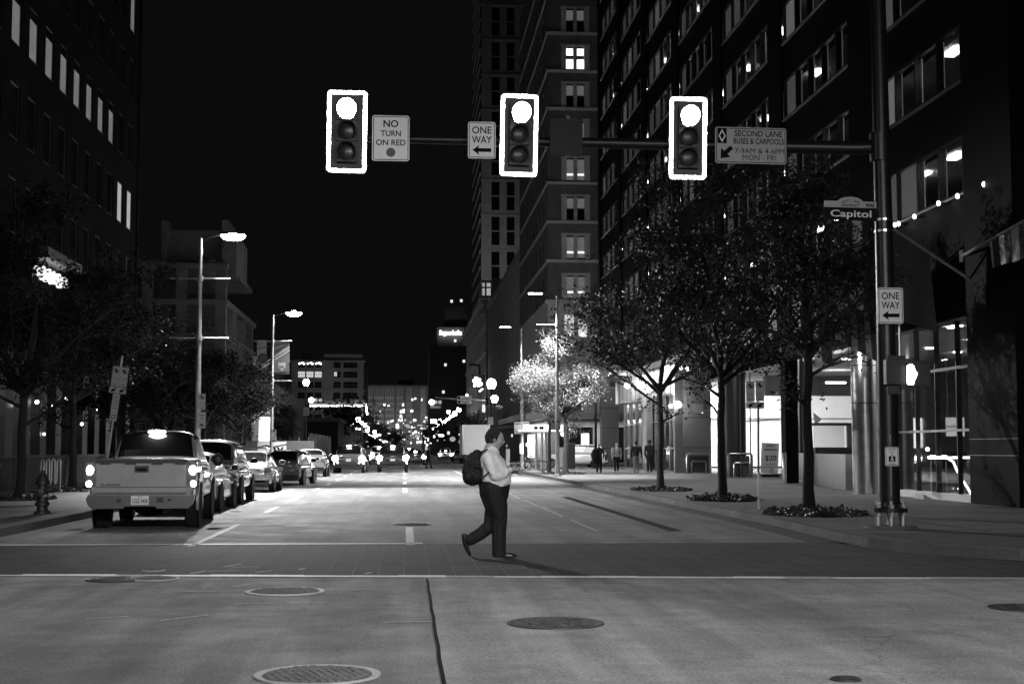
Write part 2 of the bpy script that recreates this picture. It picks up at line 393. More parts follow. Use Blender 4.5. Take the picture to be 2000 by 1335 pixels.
def manhole(px, py, r, label, dark=False):
    c = G(px, py, .0045); t = thing('manhole_cover', label, 'manhole cover', (c.x, c.y, .004), random.random(), 'manhole covers in the street')
    f = MB(); f.lathe((0, 0, 0), [(r, 0), (r, .012), (r * .93, .014), (r * .90, .006), (r * .86, .006)], 40, m_iron if dark else M('worn_iron', .10, .7, 0, var=.4, scale=10, bump=.4), cap=False); f.m = [f.mi(m_iron if dark else M('rim_pale', .34, .6, var=.2)) for _ in f.m]; f.build('rim', t, 40)
    l = MB(); m = m_iron if dark else MATS['worn_iron']
    l.lathe((0, 0, 0), [(r * .86, .010), (r * .84, .013), (.01, .013)], 40, m, cap=False)
    for i in range(-6, 7):
        for j in range(-6, 7):
            x, y = i * r * .13, j * r * .13
            if math.hypot(x, y) < r * .8: l.box(x - r * .04, x + r * .04, y - r * .04, y + r * .04, .0131, .019, m)
    for rr in (.62, .4): l.lathe((0, 0, 0), [(r * rr, .0132), (r * rr, .0205), (r * rr * .94, .0205), (r * rr * .94, .0132)], 32, m, cap=False)
    l.build('lid', t, 40)
manhole(620, 1318, .42, 'large pale manhole cover nearest to the camera, partly cut by the photo edge')
manhole(1085, 1217, .42, 'dark ringed manhole cover on the bright slab right of the long joint', True)
manhole(557, 1155, .42, 'pale patterned manhole cover just in front of the near crosswalk line')
manhole(300, 1130, .30, 'small worn manhole cover straddling the near crosswalk line', False)
manhole(225, 1131, .34, 'black patched manhole cover left of the worn one on the crosswalk line', True)
manhole(805, 1024, .38, 'dark manhole cover at the head of the middle lane line behind the crosswalk', True)
manhole(1998, 1187, .32, 'dark manhole cover cut by the right edge of the photo', True)
manhole(1652, 1327, .10, 'tiny round valve cover at the bottom of the photo', True)
manhole(300, 1114, .14, 'tiny pale valve cover on the crosswalk paving', False)

# planting beds round the street trees
def bed(px, py, rx, ry, seed, h=.2):
    rn = np.random.default_rng(seed); c = G(px, py, .15); n = 1500
    a = rn.uniform(0, 2 * PI, n); q = np.sqrt(rn.uniform(0, 1, n)); x = c.x + rx * q * np.cos(a); y = c.y + ry * q * np.sin(a)
    top = h * (1 - .5 * q) * (.6 + .6 * np.sin(x * 7) * np.sin(y * 6 + 1)); z = .15 + rn.uniform(.0, 1, n) * np.maximum(top, .04)
    ctr = np.stack([x, y, z], 1); return leaf_mesh('ground_cover', ctr, .05, .035, M('ground_cover_leaf', .05, .5, var=.3, scale=8), rn)
def leaf_mesh(name, ctr, L, Wd, mat, rn, parent=None):
    n = len(ctr); d = rn.normal(size=(n, 3)); d[:, 2] *= .6; d /= np.linalg.norm(d, axis=1, keepdims=True)
    e = rn.normal(size=(n, 3)); e -= d * (e * d).sum(1, keepdims=True); e /= np.linalg.norm(e, axis=1, keepdims=True)
    s = rn.uniform(.7, 1.4, (n, 1)); p0 = ctr - d * L * s; p2 = ctr + d * L * s; p1 = ctr + e * Wd * s; p3 = ctr - e * Wd * s
    v = np.stack([p0, p1, p2, p3], 1).reshape(-1, 3); me = bpy.data.meshes.new(name)
    me.vertices.add(4 * n); me.vertices.foreach_set('co', v.ravel().astype(np.float32)); me.loops.add(4 * n)
    me.loops.foreach_set('vertex_index', np.arange(4 * n, dtype=np.int32)); me.polygons.add(n)
    me.polygons.foreach_set('loop_start', np.arange(0, 4 * n, 4, dtype=np.int32)); me.polygons.foreach_set('loop_total', np.full(n, 4, dtype=np.int32))
    me.materials.append(mat); me.update(); me.validate()
    o = bpy.data.objects.new(name, me); scene.collection.objects.link(o)
    if parent: o.parent = parent
    return o
for i, (px, py, rx, ry, lab) in enumerate(((1592, 1004, 1.05, 1.3, 'low ground cover round the nearest right-hand street tree'), (1412, 976, .95, 1.5, 'low ground cover round the street tree behind the no-parking post'), (1292, 957, 1.0, 1.6, 'low ground cover round the street tree before the glass entrance'),
        (1100, 925, 1.3, 2.2, 'low ground cover round the brightly lit corner tree'), (140, 958, 1.1, 1.3, 'low ground cover beside the left planter wall'), (40, 975, .9, 1.2, 'low ground cover round the leftmost tree'))):
    tag(bed(px, py, rx, ry, 40 + i, .22 if px > 1390 else .16), lab, 'ground cover', kind='stuff')
# ================================================================== BUILDINGS
m_lb = M('dark_stone_cladding', .010, .9, var=.3, scale=.6, bump=.1, spec=.05)
m_dkglass = M('dark_window_glass', .012, .08, spec=.8)
m_blind = M('lit_blind', .5, .7, emit=.034)
m_blind2 = M('bright_blind', .5, .7, emit=.11)
m_frame = M('window_frame_metal', .10, .45, .5)
cosY = 1.0
# ---- left office tower: rows of tall windows over an arcade
X = -14.0
t = thing('office_building', 'dark left-hand office tower with tall narrow windows, eight of them lit in one row', 'building', (0, 0, 0))
c0, pitch, ww = 72.75, 2.372, 1.28           # farthest column centre
cols = [c0 - pitch * i for i in range(0, 29)][::-1]
us = [(c - ww / 2, c + ww / 2) for c in cols]
rowz = [9.2 + 3.4 * k for k in range(0, 10)]; zs = [(z, z + 2.0) for z in rowz]
w = MB(); grid_wall(w, (X, 0, 0), (0, 1, 0), (1, 0, 0), 0, 74.6, 5.2, 45, us, zs, .35, m_lb)
w.box(X - 24, X - .35, 74.25, 74.6, 0, 45, m_lb); w.box(X - 24, X, 0, .3, 5.2, 45, m_lb); w.box(X - 24, X - .4, .3, 74.2, 44.6, 45, m_lb)
w.box(X - .35, X + .06, 74.6, 75.1, 0.15, 45, m_lb)
w.build('wall', t)
g = MB(); g.box(X - .62, X - .5, .4, 74.2, 5.3, 44.5, m_dkglass); g.build('dark_glazing', t)
nwin = 0
for k, (za, zb) in enumerate(zs):
    for i, (a, c) in enumerate(us[::-1]):       # i = 0 is the farthest column
        if nwin >= 98 or i > 13 or k > 6: continue
        lit = (k == 2 and 2 <= i <= 9); lit2 = (k == 1 and i <= 1); lit3 = (k == 4 and i == 0)
        q = MB(); xx = X - .07
        if lit or lit2 or lit3:
            zt = zb - .42 if lit else zb - .05
            q.box(xx - .05, xx, a + .05, c - .05, za + .06, zt, m_blind2 if lit2 else m_blind)
            if zt < zb - .1: q.box(xx - .05, xx, a + .05, c - .05, zt, zb - .05, m_dkglass)
        else: q.box(xx - .05, xx, a + .05, c - .05, za + .06, zb - .05, m_dkglass)
        q.box(xx - .03, xx + .03, a, a + .05, za, zb, m_frame); q.box(xx - .03, xx + .03, c - .05, c, za, zb, m_frame)
        q.box(xx - .03, xx + .03, a + .05, c - .05, zb - .05, zb, m_frame); q.box(xx - .03, xx + .06, a + .05, c - .05, za, za + .06, m_frame)
        q.build('window', t); nwin += 1
for i in range(22):
    y = 73.6 - 2.42 * i; q = MB(); q.box(X - .9, X - .02, y - .48, y + .48, .15, 5.2, M('arcade_stone', .045, .55, var=.15, scale=1)); q.build('arcade_column', t)
q = MB(); q.box(X - 2.2, X - 2.0, 19, 74, .15, 5.1, m_dkglass)
for y in np.arange(20, 74, 2.42): q.box(X - 2.0, X - 1.93, y, y + .06, .15, 5.1, m_frame)
q.box(X - 2.0, X - 1.92, 20, 74, 2.9, 2.98, m_frame); q.build('shopfront', t)
q = MB()
for y, z in ((50.5, 3.2), (53, 3.1), (55.8, 3.3), (58.2, 3.2), (62, 3.1), (63.4, 2.6), (66.2, 3.3), (49.4, 2.4), (68.5, 3.9), (70.5, 3.6), (57, 2.1), (60.5, 3.6)):
    q.ball((X + .08, y - .6, z), .05 + .03 * (y % 1), M('lobby_bulb', .8, .5, emit=5), 8, 6)
q.build('lobby_lamp', t)
area('arcade_light', (X - 1.2, 52, 4.9), 60, .4, 6, parent=t)
tw = thing('planter_wall', 'low pale wall running below the arcade of the left-hand tower', 'wall', (0, 0, 0))
q = MB(); q.box(-13.7, -13.35, 30, 72, .15, 1.2, M('planter_concrete', .045, .8, var=.15, scale=1.2, bump=.1))
for y in np.arange(32, 72, 1.5): q.box(-13.352, -13.345, y, y + .03, .15, 1.2, m_ink)
q.build('wall_body', tw); q = MB(); q.box(-13.75, -13.3, 30, 72, 1.2, 1.3, m_kerb); q.build('coping', tw)
# bright glimpse behind the crown of the left trees
q = MB(); q.box(X + .0, X + .9, 53.0, 58.5, 8.55, 8.95, m_frame); q.build('canopy_ledge', t)
for y in (53.6, 54.5, 55.1, 56.0, 57.2): q = MB(); q.box(X + .2, X + .6, y, y + .28, 7.9, 8.3, M('ledge_light', .8, .5, emit=.5)); q.build('ledge_lamp', t)

# ---- half-demolished concrete frame beyond the side street
m_cf = M('raw_concrete', .20, .9, var=.35, scale=.5, bump=.3)
t = thing('concrete_frame_building', 'half-demolished dark concrete frame beyond the left trees, open floors and a rooftop block', 'building', (0, 0, 0))
F = lambda px, py: P(px, py, 117)
q = MB()
levels = [F(300, y).z for y in (805, 760, 705, 650, 583, 512)]; xr0 = F(438, 600).x; xl0 = F(255, 600).x
for i, z in enumerate(levels):
    q.box(xl0 - 14, xr0 + .2, 117, 140 - (4 if i > 4 else 0), z - .45, z, m_cf)
q.build('floor_slab', t)
for px in (285, 352, 430):
    q = MB(); x = F(px, 600).x; q.box(x - .42, x + .42, 117.15, 118, .15, levels[-1] - .46, m_cf)
    for Y in (124, 131, 138): q.box(x - .4, x + .4, Y, Y + .8, .15, levels[-2] - .46, m_cf)
    q.build('frame_column', t)
q = MB(); a, c = F(300, 600).x, F(352, 600).x
q.box(a, c + 1.2, 118.4, 118.7, levels[3], levels[4] - .45, m_cf); q.box(xl0 - 10, a, 119, 119.3, levels[2], levels[5] - .46, M('frame_infill', .1, .9, var=.4, scale=.7))
q.box(a + 1, xr0 - .6, 120, 120.3, .2, levels[3] - .46, MATS['frame_infill'])
# ragged torn edge
for i in range(26):
    x = random.uniform(xl0, xr0); z = levels[-1] + random.uniform(-.1, .25); q.box(x, x + random.uniform(.2, .7), 117.2, 117.8, levels[-1], z + .12, m_cf)
q.build('infill_wall', t)
q = MB(); p0, p1 = F(320, 512), F(462, 428)
q.box(F(320, 0).x, F(331, 0).x, 118, 121, levels[-1], F(0, 423).z, m_cf); q.box(F(331, 0).x, F(437, 0).x, 119, 128, levels[-1], F(331, 442).z, m_cf)
xa, xb = F(437, 0).x, F(466, 0).x
q.prism([(xa, 118.2, levels[-1] - .6), (xb, 118.2, levels[-1] - 1.0), (xb, 118.2, F(466, 457).z), (F(449, 0).x, 118.2, F(449, 425).z), (xa, 118.2, F(437, 425).z)], (0, 8, 0), m_cf)
q.build('rooftop_block', t)
q = MB()   # bent reinforcing bars hanging off the right edge
for i in range(14):
    x = xr0 + random.uniform(-.3, .3); y = random.uniform(118, 136); z = random.choice(levels[2:]); pts = [(x, y, z - .2)]
    for k in range(4): pts.append((pts[-1][0] + random.uniform(.05, .35), pts[-1][1] + random.uniform(-.2, .2), pts[-1][2] + random.uniform(-.5, .1)))
    q.tube(pts, .03, 5, m_dpost)
q.build('reinforcing_bar', t)
for i, (Y0, zt) in enumerate(((121, levels[4]), (127, levels[3]), (133, levels[3] - 1))):
    q = MB(); q.box(xr0 - .4, xr0 + .25, Y0, Y0 + .8, .15, zt, m_cf); q.build('side_column', t)

# ---- low pale building on the left, and hoardings in front
m_pale = M('pale_render', .42, .8, var=.12, scale=.5)
t = thing('pale_low_building', 'long low pale building beyond the second lamp post, with a drum on its front', 'building', (0, 0, 0))
q = MB(); q.box(-30, -13.5, 150, 196, .15, 7.3, m_pale)
q.prism([(-13.5, 150, 7.3), (-13.5, 196, 7.3), (-13.5, 196, 7.7), (-13.5, 150, 8.3)], (-16, 0, 0), m_pale); q.build('wall', t)
q = MB(); c = P(508, 795, 146); q.tube([(c.x - 3.2, 146, c.z), (c.x + 1.5, 146, c.z)], .95, 20, m_pale); q.build('drum', t, 40)
q = MB(); c = P(500, 730, 149.5); q.box(c.x - 1.8, c.x + .6, 149.3, 149.9, 6, c.z + 1.8, m_pale); q.build('chimney', t)
q = MB(); c = P(560, 850, 160)
for y in (152, 158, 165, 173, 182): q.box(-13.49, -13.4, y, y + 2.2, .3, 3.2, m_dkglass)
q.build('shop_window', t)
area('drum_light', (c.x - 1, 140, 3.0), 150, 2, 1, (0, .8, .5), parent=t)
t = thing('board_fence', 'dark construction fence with vertical boards along the left kerb beyond the second lamp', 'fence', (0, 0, 0))
q = MB()
for i in range(70): q.box(-8.6, -8.5, 128.0 + i * .55, 128.5505 + i * .55, .15, 2.6 + .2 * (i % 3), m_pale if i % 4 == 0 else M('weathered_board', .18, .8, var=.3, scale=2))
q.build('boards', t); q = MB(); q.box(-8.65, -8.6, 128, 166, 1.9, 2.05, m_frame); q.build('rail', t)
t = thing('light_box_poster', 'blank glowing white poster box behind the parked cars', 'light box'); c = P(519, 844, 108)
q = MB(); q.box(c.x - .5, c.x + .5, 108, 108.15, c.z - 1.15, c.z + 1.15, M('light_box_face', .8, .5, emit=1.4)); q.build('lit_face', t)
q = MB(); q.box(c.x - .56, c.x + .56, 108.15, 108.3, .15, c.z + 1.25, m_frame); q.build('case', t)
t = thing('fence_banner', 'pale banner with dark bold lettering tied to the fence behind the parked cars', 'banner'); 
q = MB(); a, d = P(503, 862, 84), P(559, 881, 84)
q.box(a.x, d.x, 84, 84.03, a.z - .95, a.z, M('banner_cloth', .45, .8, var=.1)); q.text('RY', (d.x - .5, 83.985, a.z - .55), .5, m_ink, w=.75, bold=.03)
q.tube([(a.x, 83.98, a.z - .35), (a.x + .5, 83.98, a.z - .2), (a.x + .9, 83.98, a.z - .35)], .03, 6, m_ink); q.tube([(a.x + .9, 83.98, a.z - .3), (d.x, 83.98, a.z - .15)], .025, 6, m_ink); q.build('cloth', t)
q = MB(); q.box(a.x - 4, d.x + 1.6, 84.06, 84.12, .15, a.z + .05, m_frame); q.build('mesh_panel', t)

# ---- mid left eight-storey block
m_ml = M('old_pale_masonry', .22, .85, var=.2, scale=.2)
t = thing('masonry_office_block', 'square grey masonry block straight down the left side, one row of its windows lit', 'building', (0, 0, 0))
YM = 500; f = lambda px, py: P(px, py, YM)
xa, xb = f(577, 0).x, f(716, 0).x; zt = f(640, 703).z
us = []; zs = []
for px in (597, 613, 629, 665, 684, 697): c = f(px, 0).x; us.append((c - (1.3 if px > 650 else 1.25), c + (1.3 if px > 650 else 1.25)))
for py in (815, 795, 772, 751, 731, 712): z = f(650, py).z; zs.append((z - 1.1, z + 1.1))
q = MB(); grid_wall(q, (xa, YM, 0), (1, 0, 0), (0, -1, 0), 0, xb - xa, 0, zt, [(a - xa, c - xa) for a, c in us], zs, .6, m_ml)
q.box(xa, xb, YM + .6, YM + 60, 0, zt - .5, m_ml); q.box(f(640, 0).x, xb - .5, YM + .2, YM + 40, zt + .002, f(0, 688).z, m_ml)
q.box(xa - 14, xa - .02, YM + 4, YM + 50, 0, zt - 1, m_ml); q.build('wall', t)
q = MB(); q.box(xa - 1, xb + .6, YM - .6, YM - .02, zt - .8, zt, m_ml); q.box(xa - 1, xb + .6, YM - .35, YM - .02, f(0, 775).z + 2.3, f(0, 775).z + 2.9, m_ml); q.build('cornice', t)
for i, (a, c) in enumerate(us):
    for k, (za, zb) in enumerate(zs):
        lit = (k == 4 and i in (0, 1, 2)) or (k == 4 and i == 3 and False)
        q = MB(); m = M('far_lit_window', .5, .6, emit=.22) if lit else m_dkglass
        q.box(a + .1, c - .1, YM + .25, YM + .35, za + .1, zb - .1, m)
        q.box(a, c, YM + .15, YM + .25, (za + zb) / 2 - .05, (za + zb) / 2 + .05, m_frame)
        for s in (-1, 0, 1): q.box((a + c) / 2 + s * .6 - .04, (a + c) / 2 + s * .6 + .04, YM + .1, YM + .2, za, zb, m_frame)
        if k == 5 and i < 3:
            for s in (-.7, .3, .8): q.ball(((a + c) / 2 + s, YM + .05, zb - .3 - abs(s) * .6), .28, M('far_bulb', .8, .5, emit=5), 6, 4)
        if k == 4 and i == 3: q.box(a + .3, a + 1.3, YM + .2, YM + .24, za + .5, zb - .2, MATS['far_lit_window'])
        q.build('window', t)
q = MB()
for px in (598, 606, 612, 664, 668, 672): x = f(px, 0).x; q.box(x - .3, x + .3, YM + 5, YM + 6, zt, zt + 2.6, m_frame)
q.build('roof_pipe', t)

# ---- the block that closes the street
m_fb = M('far_concrete', .3, .85, var=.15, scale=.15)
t = thing('street_end_office_block', 'wide office block closing the far end of the street, grid of small windows', 'building', (0, 0, 0))
YB = 860; f = lambda px, py: P(px, py, YB)
zt = f(780, 752).z; xa, xb = f(717, 0).x, f(866, 0).x
q = MB(); q.box(xa, xb, YB, YB + 40, 0, zt, M('far_dark_wall', .10, .8, var=.2, scale=.1)); q.box(f(782, 0).x, f(812, 0).x, YB + 4, YB + 30, zt, f(0, 738).z, m_fb); q.build('wall', t)
q = MB(); k = 0
groups = [(719, 733), (737, 754), (758, 774), (780, 791), (799, 808), (826, 834)]
for gi, (a, c) in enumerate(groups):
    xA, xB = f(a, 0).x, f(c, 0).x; n = 5 if c - a > 12 else 4
    for r_, py in enumerate((752, 772, 784, 795, 807, 819, 830)):
        z = f(0, py).z; zl = f(0, py + 5).z if r_ else f(0, py + 9).z
        for j in range(n):
            x0 = xA + (xB - xA) * j / n
            if r_: q.box(x0 + .25, x0 + (xB - xA) / n - .25, YB - .25, YB - .02, zl, z, m_fb)
    for j in range(n + 1):
        x0 = xA + (xB - xA) * j / n; q.box(x0 - .16, x0 + .16, YB - .5, YB - .26, f(0, 868).z, zt - 1, m_fb)
q.build('facade_grid', t)
for px, py, w_, h_ in ((805, 780, 3, 4), (811, 778, 3, 3), (824, 780, 2, 5), (787, 790, 3, 5), (751, 790, 3, 4), (783, 803, 3, 6), (788, 802, 4, 7), (804, 802, 5, 4), (783, 812, 5, 6), (725, 821, 3, 2), (738, 824, 4, 6), (758, 824, 4, 6), (776, 832, 5, 10), (832, 815, 4, 3), (742, 803, 2, 2), (759, 792, 3, 2)):
    q = MB(); a, c = f(px - w_ / 2, py - h_ / 2), f(px + w_ / 2, py + h_ / 2); q.box(a.x, c.x, YB - .24, YB - .03, c.z, a.z, M('end_lit_window', .6, .6, emit=1.6)); q.build('lit_window', t)

# ---- dark tower with the lit roof sign
m_dt = M('dark_tower_wall', .05, .85, var=.25, scale=.2)
t = thing('dark_apartment_tower', 'almost black stepped tower behind the middle of the street, under a glowing roof sign', 'building', (0, 0, 0))
YT = 420; f = lambda px, py: P(px, py, YT); q = MB()
q.box(f(842, 0).x, f(914, 0).x, YT, YT + 30, 0, f(0, 672).z, m_dt); q.box(f(856, 0).x, f(914, 0).x, YT + 1, YT + 30, f(0, 672).z, f(0, 632).z, m_dt); q.box(f(872, 0).x, f(914, 0).x, YT + 3, YT + 28, f(0, 632).z, f(0, 590).z, m_dt)
q.build('wall', t)
for px, py in ((882, 588), (901, 587), (866, 765), (906, 705), (889, 665), (870, 712)):
    q = MB(); c = f(px, py); q.box(c.x - .35, c.x + .35, YT - .1, YT - .02, c.z - .4, c.z + .4, M('dim_window', .6, .6, emit=.35)); q.build('window', t)
t = thing('roof_sign', 'glowing white lettering on the top of the dark tower', 'sign'); q = MB(); c = f(880, 649.5)
q.text('Bayou Lofts', (c.x, YT - .4, c.z), 1.25, M('neon_white', .8, .5, emit=5), w=6.5, bold=.035); q.build('letters', t)
q = MB(); q.box(c.x - 3.3, c.x + 3.3, YT - .35, YT - .28, c.z - .9, c.z - .8, m_frame); q.box(c.x - 3.0, c.x - 2.9, YT - .35, YT - .02, c.z - .9, c.z + .9, m_frame); q.build('frame', t)

# ---- brick and limestone hotel on the far right corner
m_brick = brick_mat('brown_brick', .13, .2, 4.0, .5, .25, .03, rot=(R(90), 0, 0))
m_brick_s = brick_mat('brown_brick_side', .11, .16, 4.0, .5, .25, .03, rot=(R(90), 0, R(90)))
m_lime = M('limestone', .55, .8, var=.12, scale=.8, bump=.1)
YH = 133.0; f = lambda px, py: P(px, py, YH); XH = f(1070.5, 600).x
t = thing('brick_hotel', 'tall brick hotel with a limestone base and paired windows beyond the side street', 'building', (0, 0, 0))
belts = [f(1100, y).z for y in (588, 510, 434, 358, 286, 213, 140, 66, -8, -82)]; base = belts[0]
dxw = f(1149, 600).x - f(1100, 600).x; wl = f(1103, 600).x
wins = [(wl + 5.6 * i, wl + 5.6 * i + 2.15) for i in range(5)]
hw = f(0, 308).z - f(0, 355).z
q = MB(); grid_wall(q, (XH, YH, 0), (1, 0, 0), (0, -1, 0), 0, 28, base, belts[-1] + 4, [(a - XH, c - XH) for a, c in wins], [(z + .22, z + .22 + hw) for z in belts], .4, m_brick)
q.box(XH + .4, XH + 28, YH + .6, YH + 33, 0, belts[-1] + 4, m_brick_s); q.build('wall', t)
q = MB()      # street side wall with its own openings
sy = [(3.0 + 3.6 * i, 3.0 + 3.6 * i + 1.9) for i in range(8)]
grid_wall(q, (XH, YH + .4, 0), (0, 1, 0), (-1, 0, 0), 0, 33, base, belts[-1] + 4, sy, [(z + .22, z + .22 + hw) for z in belts], .35, m_brick_s); q.build('side_wall', t)
q = MB(); grid_wall(q, (XH - .03, YH - .03, 0), (1, 0, 0), (0, -1, 0), 0, 28, 0.15, base, [(a - XH, c - XH) for a, c in wins], [(f(0, 651).z, f(0, 606).z)], .45, m_lime)
for i, (a, c) in enumerate(wins):
    for zq in (610, 628, 645, 706, 725, 745, 765):
        z = f(0, zq).z
        for xx in (a - 1.35, c + .6): q.box(xx, xx + .75, YH - .05, YH - .032, z - .28, z + .22, m_brick)
q.box(XH - .028, XH + .4, YH + .45, YH + 33, .15, base, m_lime); q.build('limestone_base', t)
q = MB()
for z in belts:
    q.box(XH - .12, XH + 28, YH - .14, YH - .001, z - .12, z + .16, m_lime); q.box(XH - .18, XH + 28, YH - .2, YH - .141, z + .05, z + .15, m_lime)
    q.box(XH - .12, XH - .001, YH, YH + 33, z - .12, z + .16, m_lime)
q.box(XH - .3, XH + 28, YH - .35, YH - .201, base - .25, base + .1, m_lime)
zc = f(0, 668).z; q.box(XH - .2, XH + 28, YH - .25, YH - .031, zc - .1, zc + .25, m_lime); zc = f(0, 690).z; q.box(XH - .2, XH + 28, YH - .22, YH - .031, zc - .1, zc + .1, m_lime)
q.build('belt_course', t)
states = {0: 'pull', 1: 'pull', 2: 'half', 3: 'pull', 4: 'blind', 5: 'half', 7: 'half'}
m_bl = M('hotel_blind', .32, .8, emit=.03); m_hlit = M('hotel_lit_window', .7, .7, emit=1.1)
for i, (a, c) in enumerate(wins):
    for k, z0 in enumerate(belts):
        if i > 1 and k > 3: continue
        z = z0 + .22; q = MB(); mid = (a + c) / 2; y = YH + .2
        for (p, r_) in ((a + .2, mid - .16), (mid + .16, c - .2)):
            q.box(p, r_, y, y + .04, z + .1, z + hw - .12, m_dkglass)
            st = states.get(k, 'plain') if i == 0 else random.choice(['plain', 'half', 'blind'])
            if k == 6 and i == 0:
                q.box(p + .03, r_ - .03, y - .02, y - .002, z + .13, z + hw * .45, m_hlit); q.box(p + .03, r_ - .03, y - .02, y - .002, z + hw * .62, z + hw - .15, M('hotel_top_light', .6, .7, emit=.5))
            elif st == 'half': q.box(p + .03, r_ - .03, y - .02, y - .002, z + hw * .5, z + hw - .13, m_bl)
            elif st in ('blind', 'pull'):
                q.box(p + .03, r_ - .03, y - .02, y - .002, z + .13, z + hw - .13, m_bl)
                if st == 'pull': q.box(p + .05, r_ - .05, y - .04, y - .022, z + hw * .25, z + hw * .34, M('blind_gap', .6, .6, emit=.35))
            q.box(p, r_, y - .06, y - .041, z + hw * .5, z + hw * .5 + .05, m_lime)
        q.box(mid - .16, mid + .16, YH - .02, YH + .3, z, z + hw, m_lime)
        q.build('window', t)
        q = MB(); s = .28
        q.box(a - s, a + .2, YH - .05, YH + .3, z, z + hw, m_lime); q.box(c - .2, c + s, YH - .05, YH + .3, z, z + hw, m_lime); q.box(a - s - .05, c + s + .05, YH - .07, YH + .3, z + hw, z + hw + .22, m_lime); q.build('window_surround', t)
    # limestone-storey window pair
    z, z2 = f(0, 651).z, f(0, 606).z; q = MB(); mid = (a + c) / 2
    q.box(mid - .2, mid + .2, YH, YH + .3, z, z2, m_lime)
    for (p, r_) in ((a, mid - .2), (mid + .2, c)):
        q.box(p, r_, YH + .22, YH + .26, z, z2, M('dim_office_pane', .5, .7, emit=.2)); q.box(p + .2, r_ - .3, YH + .17, YH + .2, z + .12, z + .35, M('desk_light', .6, .6, emit=1.2)); q.box(p, r_, YH + .15, YH + .21, (z + z2) / 2, (z + z2) / 2 + .05, m_frame)
    q.build('window', t)
# arched window and ground floor
for i in range(3):
    cx = f(1130, 0).x + 5.6 * i; z = f(0, 725).z; q = MB()
    def arch(r, y0, y1, mat, zz=z, cx=cx): q.prism([(cx - r, y0, zz - 1.4)] + [(cx - r * math.cos(PI * k / 14), y0, zz + r * math.sin(PI * k / 14)) for k in range(15)] + [(cx + r, y0, zz - 1.4)], (0, y1 - y0, 0), mat)
    arch(1.75, YH - .12, YH - .04, m_lime); arch(1.2, YH - .16, YH - .121, m_dkglass)
    for k in (-1, 0, 1): q.box(cx + k * .55 - .05, cx + k * .55 + .05, YH - .2, YH - .162, z - 1.4, z + 1.0, m_lime)
    q.box(cx - 1.2, cx + 1.2, YH - .22, YH - .201, z - .05, z + .05, m_lime)
    if i == 0: q.lathe((cx + .35, YH - .25, z + .1), [(.02, 0), (.42, 0), (.42, .1), (.02, .1)], 14, M('arch_glow', .8, .5, emit=1.6), axis='y')
    q.build('arched_window', t)
q = MB()
for i in range(6):
    x0 = XH + .8 + i * 4.4; q.box(x0, x0 + 3.4, YH - .12, YH - .04, .3, 3.6, m_dkglass)
    for k in range(4): q.box(x0 + k * 1.1, x0 + k * 1.1 + .08, YH - .16, YH - .121, .3, 3.6, m_frame)
q.box(XH + 3.1, XH + 3.8, YH - .2, YH - .17, 1.6, 3.0, M('shop_glow', .8, .5, emit=1.4)); q.ball((XH + 1.4, YH - .4, 3.0), .28, M('globe_glow', .8, .5, emit=2.5), 10, 8); q.build('shop_window', t)
q = MB(); q.box(XH - 2.4, XH + 26, YH - 3.2, YH - .4, 4.35, 4.75, m_black); q.box(XH - 2.4, XH + 26, YH - 3.26, YH - 3.201, 4.3, 4.85, M('canopy_edge', .3, .5, .5)); q.box(XH - 2.6, XH - .2, YH - 3.2, YH + 32, 4.351, 4.7, m_black); q.box(XH - 2.68, XH - 2.601, YH - 3.26, YH + 32, 4.3, 4.85, MATS['canopy_edge']); q.build('canopy', t)
q = MB()
for i in range(6): q.tube([(XH - 2.5, YH + 1 + i * 5.5, 4.85), (XH - .05, YH + 2 + i * 5.5, 8.6)], .04, 6, m_dpost)
q.build('canopy_rod', t)
area('canopy_light', (XH - 1.2, YH + 8, 4.2), 160, 1.2, 14, parent=t)
area('canopy_light', (XH + 6, YH - 1.8, 4.2), 60, 10, 1.2, parent=t)

# ---- ribbed garage, cornice building and thin tower further along the right side
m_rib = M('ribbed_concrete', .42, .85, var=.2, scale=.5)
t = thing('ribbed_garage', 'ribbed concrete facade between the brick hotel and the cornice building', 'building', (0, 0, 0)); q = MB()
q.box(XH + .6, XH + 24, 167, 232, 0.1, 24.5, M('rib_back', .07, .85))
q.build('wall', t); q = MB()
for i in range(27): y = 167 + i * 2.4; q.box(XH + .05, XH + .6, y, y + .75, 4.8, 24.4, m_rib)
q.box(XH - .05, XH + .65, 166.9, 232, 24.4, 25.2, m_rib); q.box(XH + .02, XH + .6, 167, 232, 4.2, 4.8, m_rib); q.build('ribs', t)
q = MB(); q.box(XH + 1, XH + 6, 236, 240, 25.2, 30, m_rib); q.box(XH + .4, XH + 1.0, 166.9, 167.6, 25.2, 27.5, m_lime)
q.build('stair_head', t)
t = thing('cornice_building', 'old building with a heavy stepped cornice at the left end of the right-hand facades', 'building', (0, 0, 0)); q = MB()
zc = 25.0; uz = [(6 + 4.2 * k, 8.8 + 4.2 * k) for k in range(5)]
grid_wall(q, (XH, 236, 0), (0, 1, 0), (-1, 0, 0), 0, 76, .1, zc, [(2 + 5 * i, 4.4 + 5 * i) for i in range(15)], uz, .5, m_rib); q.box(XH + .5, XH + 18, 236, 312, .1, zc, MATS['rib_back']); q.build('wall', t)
q = MB()
for k in range(3): q.box(XH - .3 - .35 * k, XH + .4, 235.7 - .3 * k, 312, zc + .5 * k, zc + .5 * k + .48, m_rib)
for i in range(24): q.box(XH - .9, XH - .01, 237 + i * 3.1, 237.9 + i * 3.1, zc - .9, zc - .02, m_rib)
q.box(XH - .25, XH - .01, 236, 312, 17.6, 18.0, m_rib); q.build('cornice', t)
t = thing('thin_tower', 'slim pale tower with one column of dark windows, behind the middle traffic signal', 'building', (0, 0, 0)); Yt = 318; f = lambda px, py: P(px, py, Yt)
